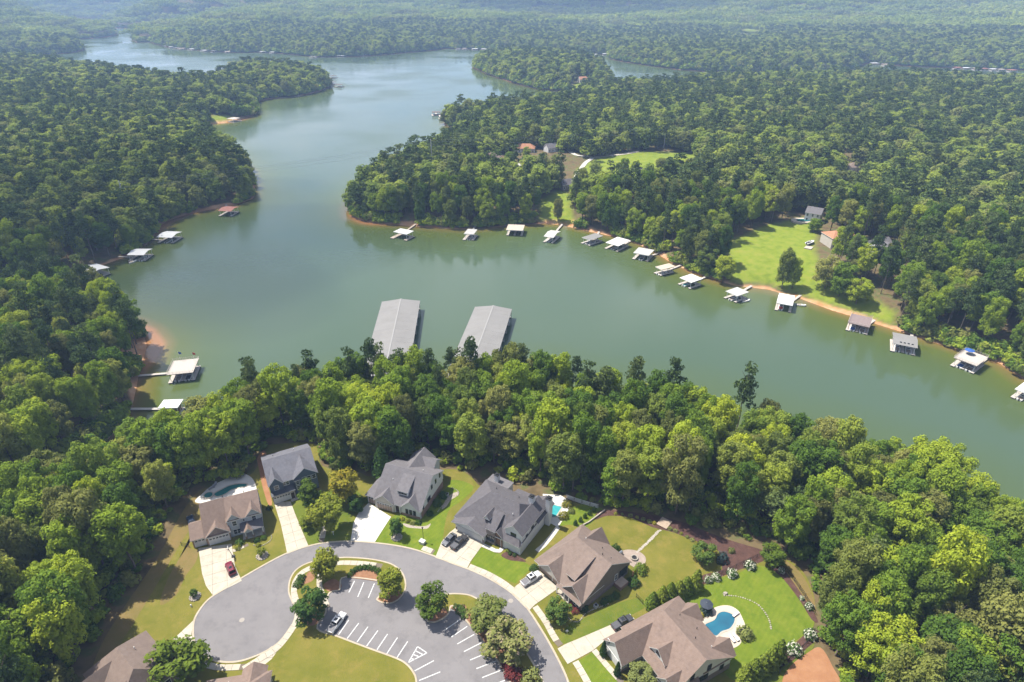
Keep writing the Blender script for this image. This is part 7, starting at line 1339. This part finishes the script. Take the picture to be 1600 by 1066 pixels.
# trees singled out on the east lawn
def lawn_tree(p, hgt, dia, label, k, name='broadleaf_tree', z=None):
    z = gz(p[0], p[1]) if z is None else z; c, t, zb = HERO[k]; e = thing(name, label, 'tree', (p[0], p[1], z), random.uniform(0, 6), 'trees standing out on the east shore')
    ck = obj('crown', c, e, (0, 0, hgt*.18)); ck.scale = (dia/10, dia/10, hgt*.82/12); tk = obj('trunk', t, e); tk.scale = (1, 1, hgt/18); return e
lawn_tree((143.01,303.24), 21, 8.5, 'taller left tree of the pair alone in the middle of the east lawn', 2); lawn_tree((147.80,301.60), 17, 7, 'slimmer right tree of the pair in the middle of the east lawn', 4)
for i, (q, hh, dd, lab) in enumerate((((162.08,296.20), 19, 12, 'broad tree right of the lawn pair, in front of the terracotta-roofed house'), ((165.86,288.43), 18, 11, 'broad tree at the lawn edge below the terracotta-roofed house'), ((171.39,280.98), 17, 11, 'broad tree at the lawn edge below the white gabled lake house'), ((115.13,313.89), 17, 11, 'big tree at the water edge left of the east lawn'), ((109.05,323.61), 18, 11, 'dense tree at the water edge beside the red-edged dock'), ((180.11,303.12), 14, 9, 'tree between the terracotta roof and the white gabled lake house'), ((31.39,412.84), 15, 7.5, 'slim tree alone on the bright shore lawn of the wooded point'), ((60.91,460.32), 16, 9, 'tree beside the lane below the open field'), ((83.33,470.58), 18, 8, 'left of two slender trees before the open field'), ((91.45,467.07), 16, 8, 'right of two slender trees before the open field'), ((121.23,504.53), 12, 14, 'wide tree clump standing in the open field, left'), ((130.14,498.54), 11, 12, 'wide tree clump standing in the open field, right'), ((21.83,470.66), 16, 10, 'tree between the orange roof and the shore lawn'), ((-1.05,516.53), 13, 10, 'tree in front of the pale drive on the wooded point'), ((-10.88,481.41), 16, 10, 'tree in front of the long brown roof on the wooded point'), ((12.75,549.82), 9, 7, 'small dark tree before the orange roof'), ((51.72,463.73), 15, 8, 'tree at the right corner of the dark roof by the lane'), ((-24.41,474.20), 18, 11, 'tree left of the long brown roof on the wooded point'), ((134.83,477.68), 17, 11, 'tree at the right end of the open field'), ((110.00,463.60), 16, 10, 'tree right of the grey-roofed house below the field'), ((183.62,364.94), 9, 9, 'low dense evergreen beside the small far pool'))): lawn_tree(q, hh, dd, lab, (0, 1, 3, 5, 0, 3, 2, 5, 7, 8, 9, 0, 1, 4, 6, 7, 1)[i % 17])

# ------------------------------------------------------------------ power line
def power_pole(p, z, hgt, label):
    e = thing('power_pole', label, 'power pole', (p[0], p[1], z), 0, 'poles of the power line'); MB().bar((0, 0, -1), (0, 0, hgt), .42, 8, .28).build('pole', mat('pole_concrete', (.46, .46, .45), .8), e)
    for k, zz in enumerate((hgt-.6, hgt-2.4, hgt-4.2)): MB().bar((0, -.1, zz), (0, 1.6*(1 if k % 2 else -1), zz+.2), .14, 6).build('crossarm', mat('pole_concrete', (.46, .46, .45), .8), e)
    return [(p[0], p[1]+1.6*(1 if k % 2 else -1), z+zz+.2) for k, zz in enumerate((hgt-.6, hgt-2.4, hgt-4.2))]
pr_ = (138.19,582.97); pl_ = (-61.91,490.66); pf_ = (-261.45,414.64); pe_ = (248.23,534.77)
a1 = power_pole(pr_, gz(*pr_), 21, 'tall pale power pole at the back of the open field'); a2 = power_pole(pl_, gz(*pl_), 30, 'power pole rising from the trees of the wooded point'); a3 = power_pole(pf_, gz(*pf_), 22, 'power pole hidden in the wood on the left headland'); a4 = power_pole(pe_, gz(*pe_), 17, 'power pole in the woods east of the open field')
WIRE = mat('cable', (.25, .25, .26), .5, metal=.5)
for S_, T_, lab in ((a1, a2, 'cable strung from the field pole to the pole on the wooded point'), (a2, a3, 'cable strung across the lake from the wooded point to the left headland'), (a1, a4, 'cable strung from the field pole into the eastern woods')):
    for p, q in zip(S_, T_):
        mb = MB(); n = 16; pts = [Vector(p).lerp(Vector(q), i/n)-Vector((0, 0, 4*(i/n)*(1-i/n)*(Vector(q)-Vector(p)).length*.012)) for i in range(n+1)]
        for i in range(n): mb.bar(pts[i], pts[i+1], .055, 4)
        tag(mb.build('power_cable', WIRE), lab, 'cable', 'cables of the power line')

# ------------------------------------------------------------------ small far docks
def mini_dock(p, rz, w, d, rm, label, group):
    e = thing('boat_dock', label, 'dock', (p[0], p[1], ZW), R(rz), group); MB().box(-w/2-1, w/2+1, -d/2-1.5, d/2, -.1, .55).build('deck', DECKG, e); MB().box(-w/2-.4, w/2+.4, -d/2-.4, d/2+.4, 3.6, 3.85).build('roof', rm, e)
    for x in (-w/2+.2, w/2-.2):
        for y in (-d/2+.2, d/2-.2): MB().box(x-.15, x+.15, y-.15, y+.15, .5, 3.6).build('post', TRIM, e)
    MB().box(-1, 1, d/2, d/2+9, .2, .5).build('gangway', DECKG, e); return e
PEN = [((-339.99,870.49), 20, WHITER, 'white-roofed dock and walkway off the sandy beach of the left headland'), ((-356.50,906.81), 20, REDR, 'brownish dock behind the white one at the sandy beach'), ((-335.29,788.34), 60, DECKG, 'low weathered dock along the sandy beach'), ((-336.08,1021.00), 10, BRNR, 'brown dock behind the white cruiser off the left headland'), ((-323.29,994.82), 10, WHITER, 'white covered cruiser berth off the left headland'), ((-316.39,1041.50), 0, WHITER, 'small white dock under the trees of the left headland tip'),
       ((-321.38,1209.56), 70, DKR, 'dark dock farthest out at the left headland tip'), ((-301.03,1123.66), 70, DKR, 'dark dock against the left headland tip'), ((-281.73,1092.43), 70, DKR, 'dark dock standing off the left headland tip'), ((-95.76,832.14), 10, DKR, 'grey dock off the tip of the wooded point, left'), ((-84.28,805.34), 10, DECKG, 'grey dock off the tip of the wooded point, right')]
for q, rz, rm, lab in PEN: mini_dock(q, rz, 10, 11, rm, lab, 'docks round the left headland and far point')
FARD = [(-944.82,1892.49),(-914.30,1850.33),(-886.33,1819.86),(-863.71,1800.09),(-828.30,1780.72),(-779.10,1743.15),(-748.82,1724.93),(-706.40,1707.07),(-617.30,1707.07),(-589.20,1689.56),(-457.01,1575.99),(-436.48,1599.08),(-417.49,1606.92),(-397.61,1599.08),(-368.60,1630.89),(-354.73,1622.83),(-321.38,1655.55),(-297.86,1680.93),(-268.62,1715.95),(-251.59,1743.15),(-237.33,1771.18),(-221.47,1790.35),(-140.60,1800.09),(-123.87,1800.09),(-96.58,1790.35),(-72.89,1780.72),(-46.38,1780.72),(-26.37,1771.18)]
for i, q in enumerate(FARD): mini_dock(q, random.uniform(-20, 20), random.uniform(10, 16), 13, (WHITER, WHITER, GREYMR, TANR)[i % 4], 'small dock on the long hazy shore beyond the open lake', 'tiny docks on the far shore')
FARE = [(168.20,1606.92),(198.01,1630.89),(224.50,1647.25)]
for i, q in enumerate(FARE): mini_dock(q, 0, 13, 12, WHITER, ('tiny white dock in the inlet behind the wooded island, left', 'tiny white dock in the inlet behind the wooded island, middle', 'tiny white dock in the inlet behind the wooded island, right')[i], 'tiny docks behind the island')
FARR = [(761.09,1430.58),(772.37,1405.74),(884.11,1347.06),(895.82,1341.44),(912.84,1332.55),(922.53,1328.15),(936.74,1319.42),(945.53,1314.02),(960.45,1303.35)]
for i, q in enumerate(FARR): mini_dock(q, 0, 14, 12, (WHITER, TANR, REDR)[i % 3], 'tiny dock on the narrow water strip at the far right', 'tiny docks at the far right')
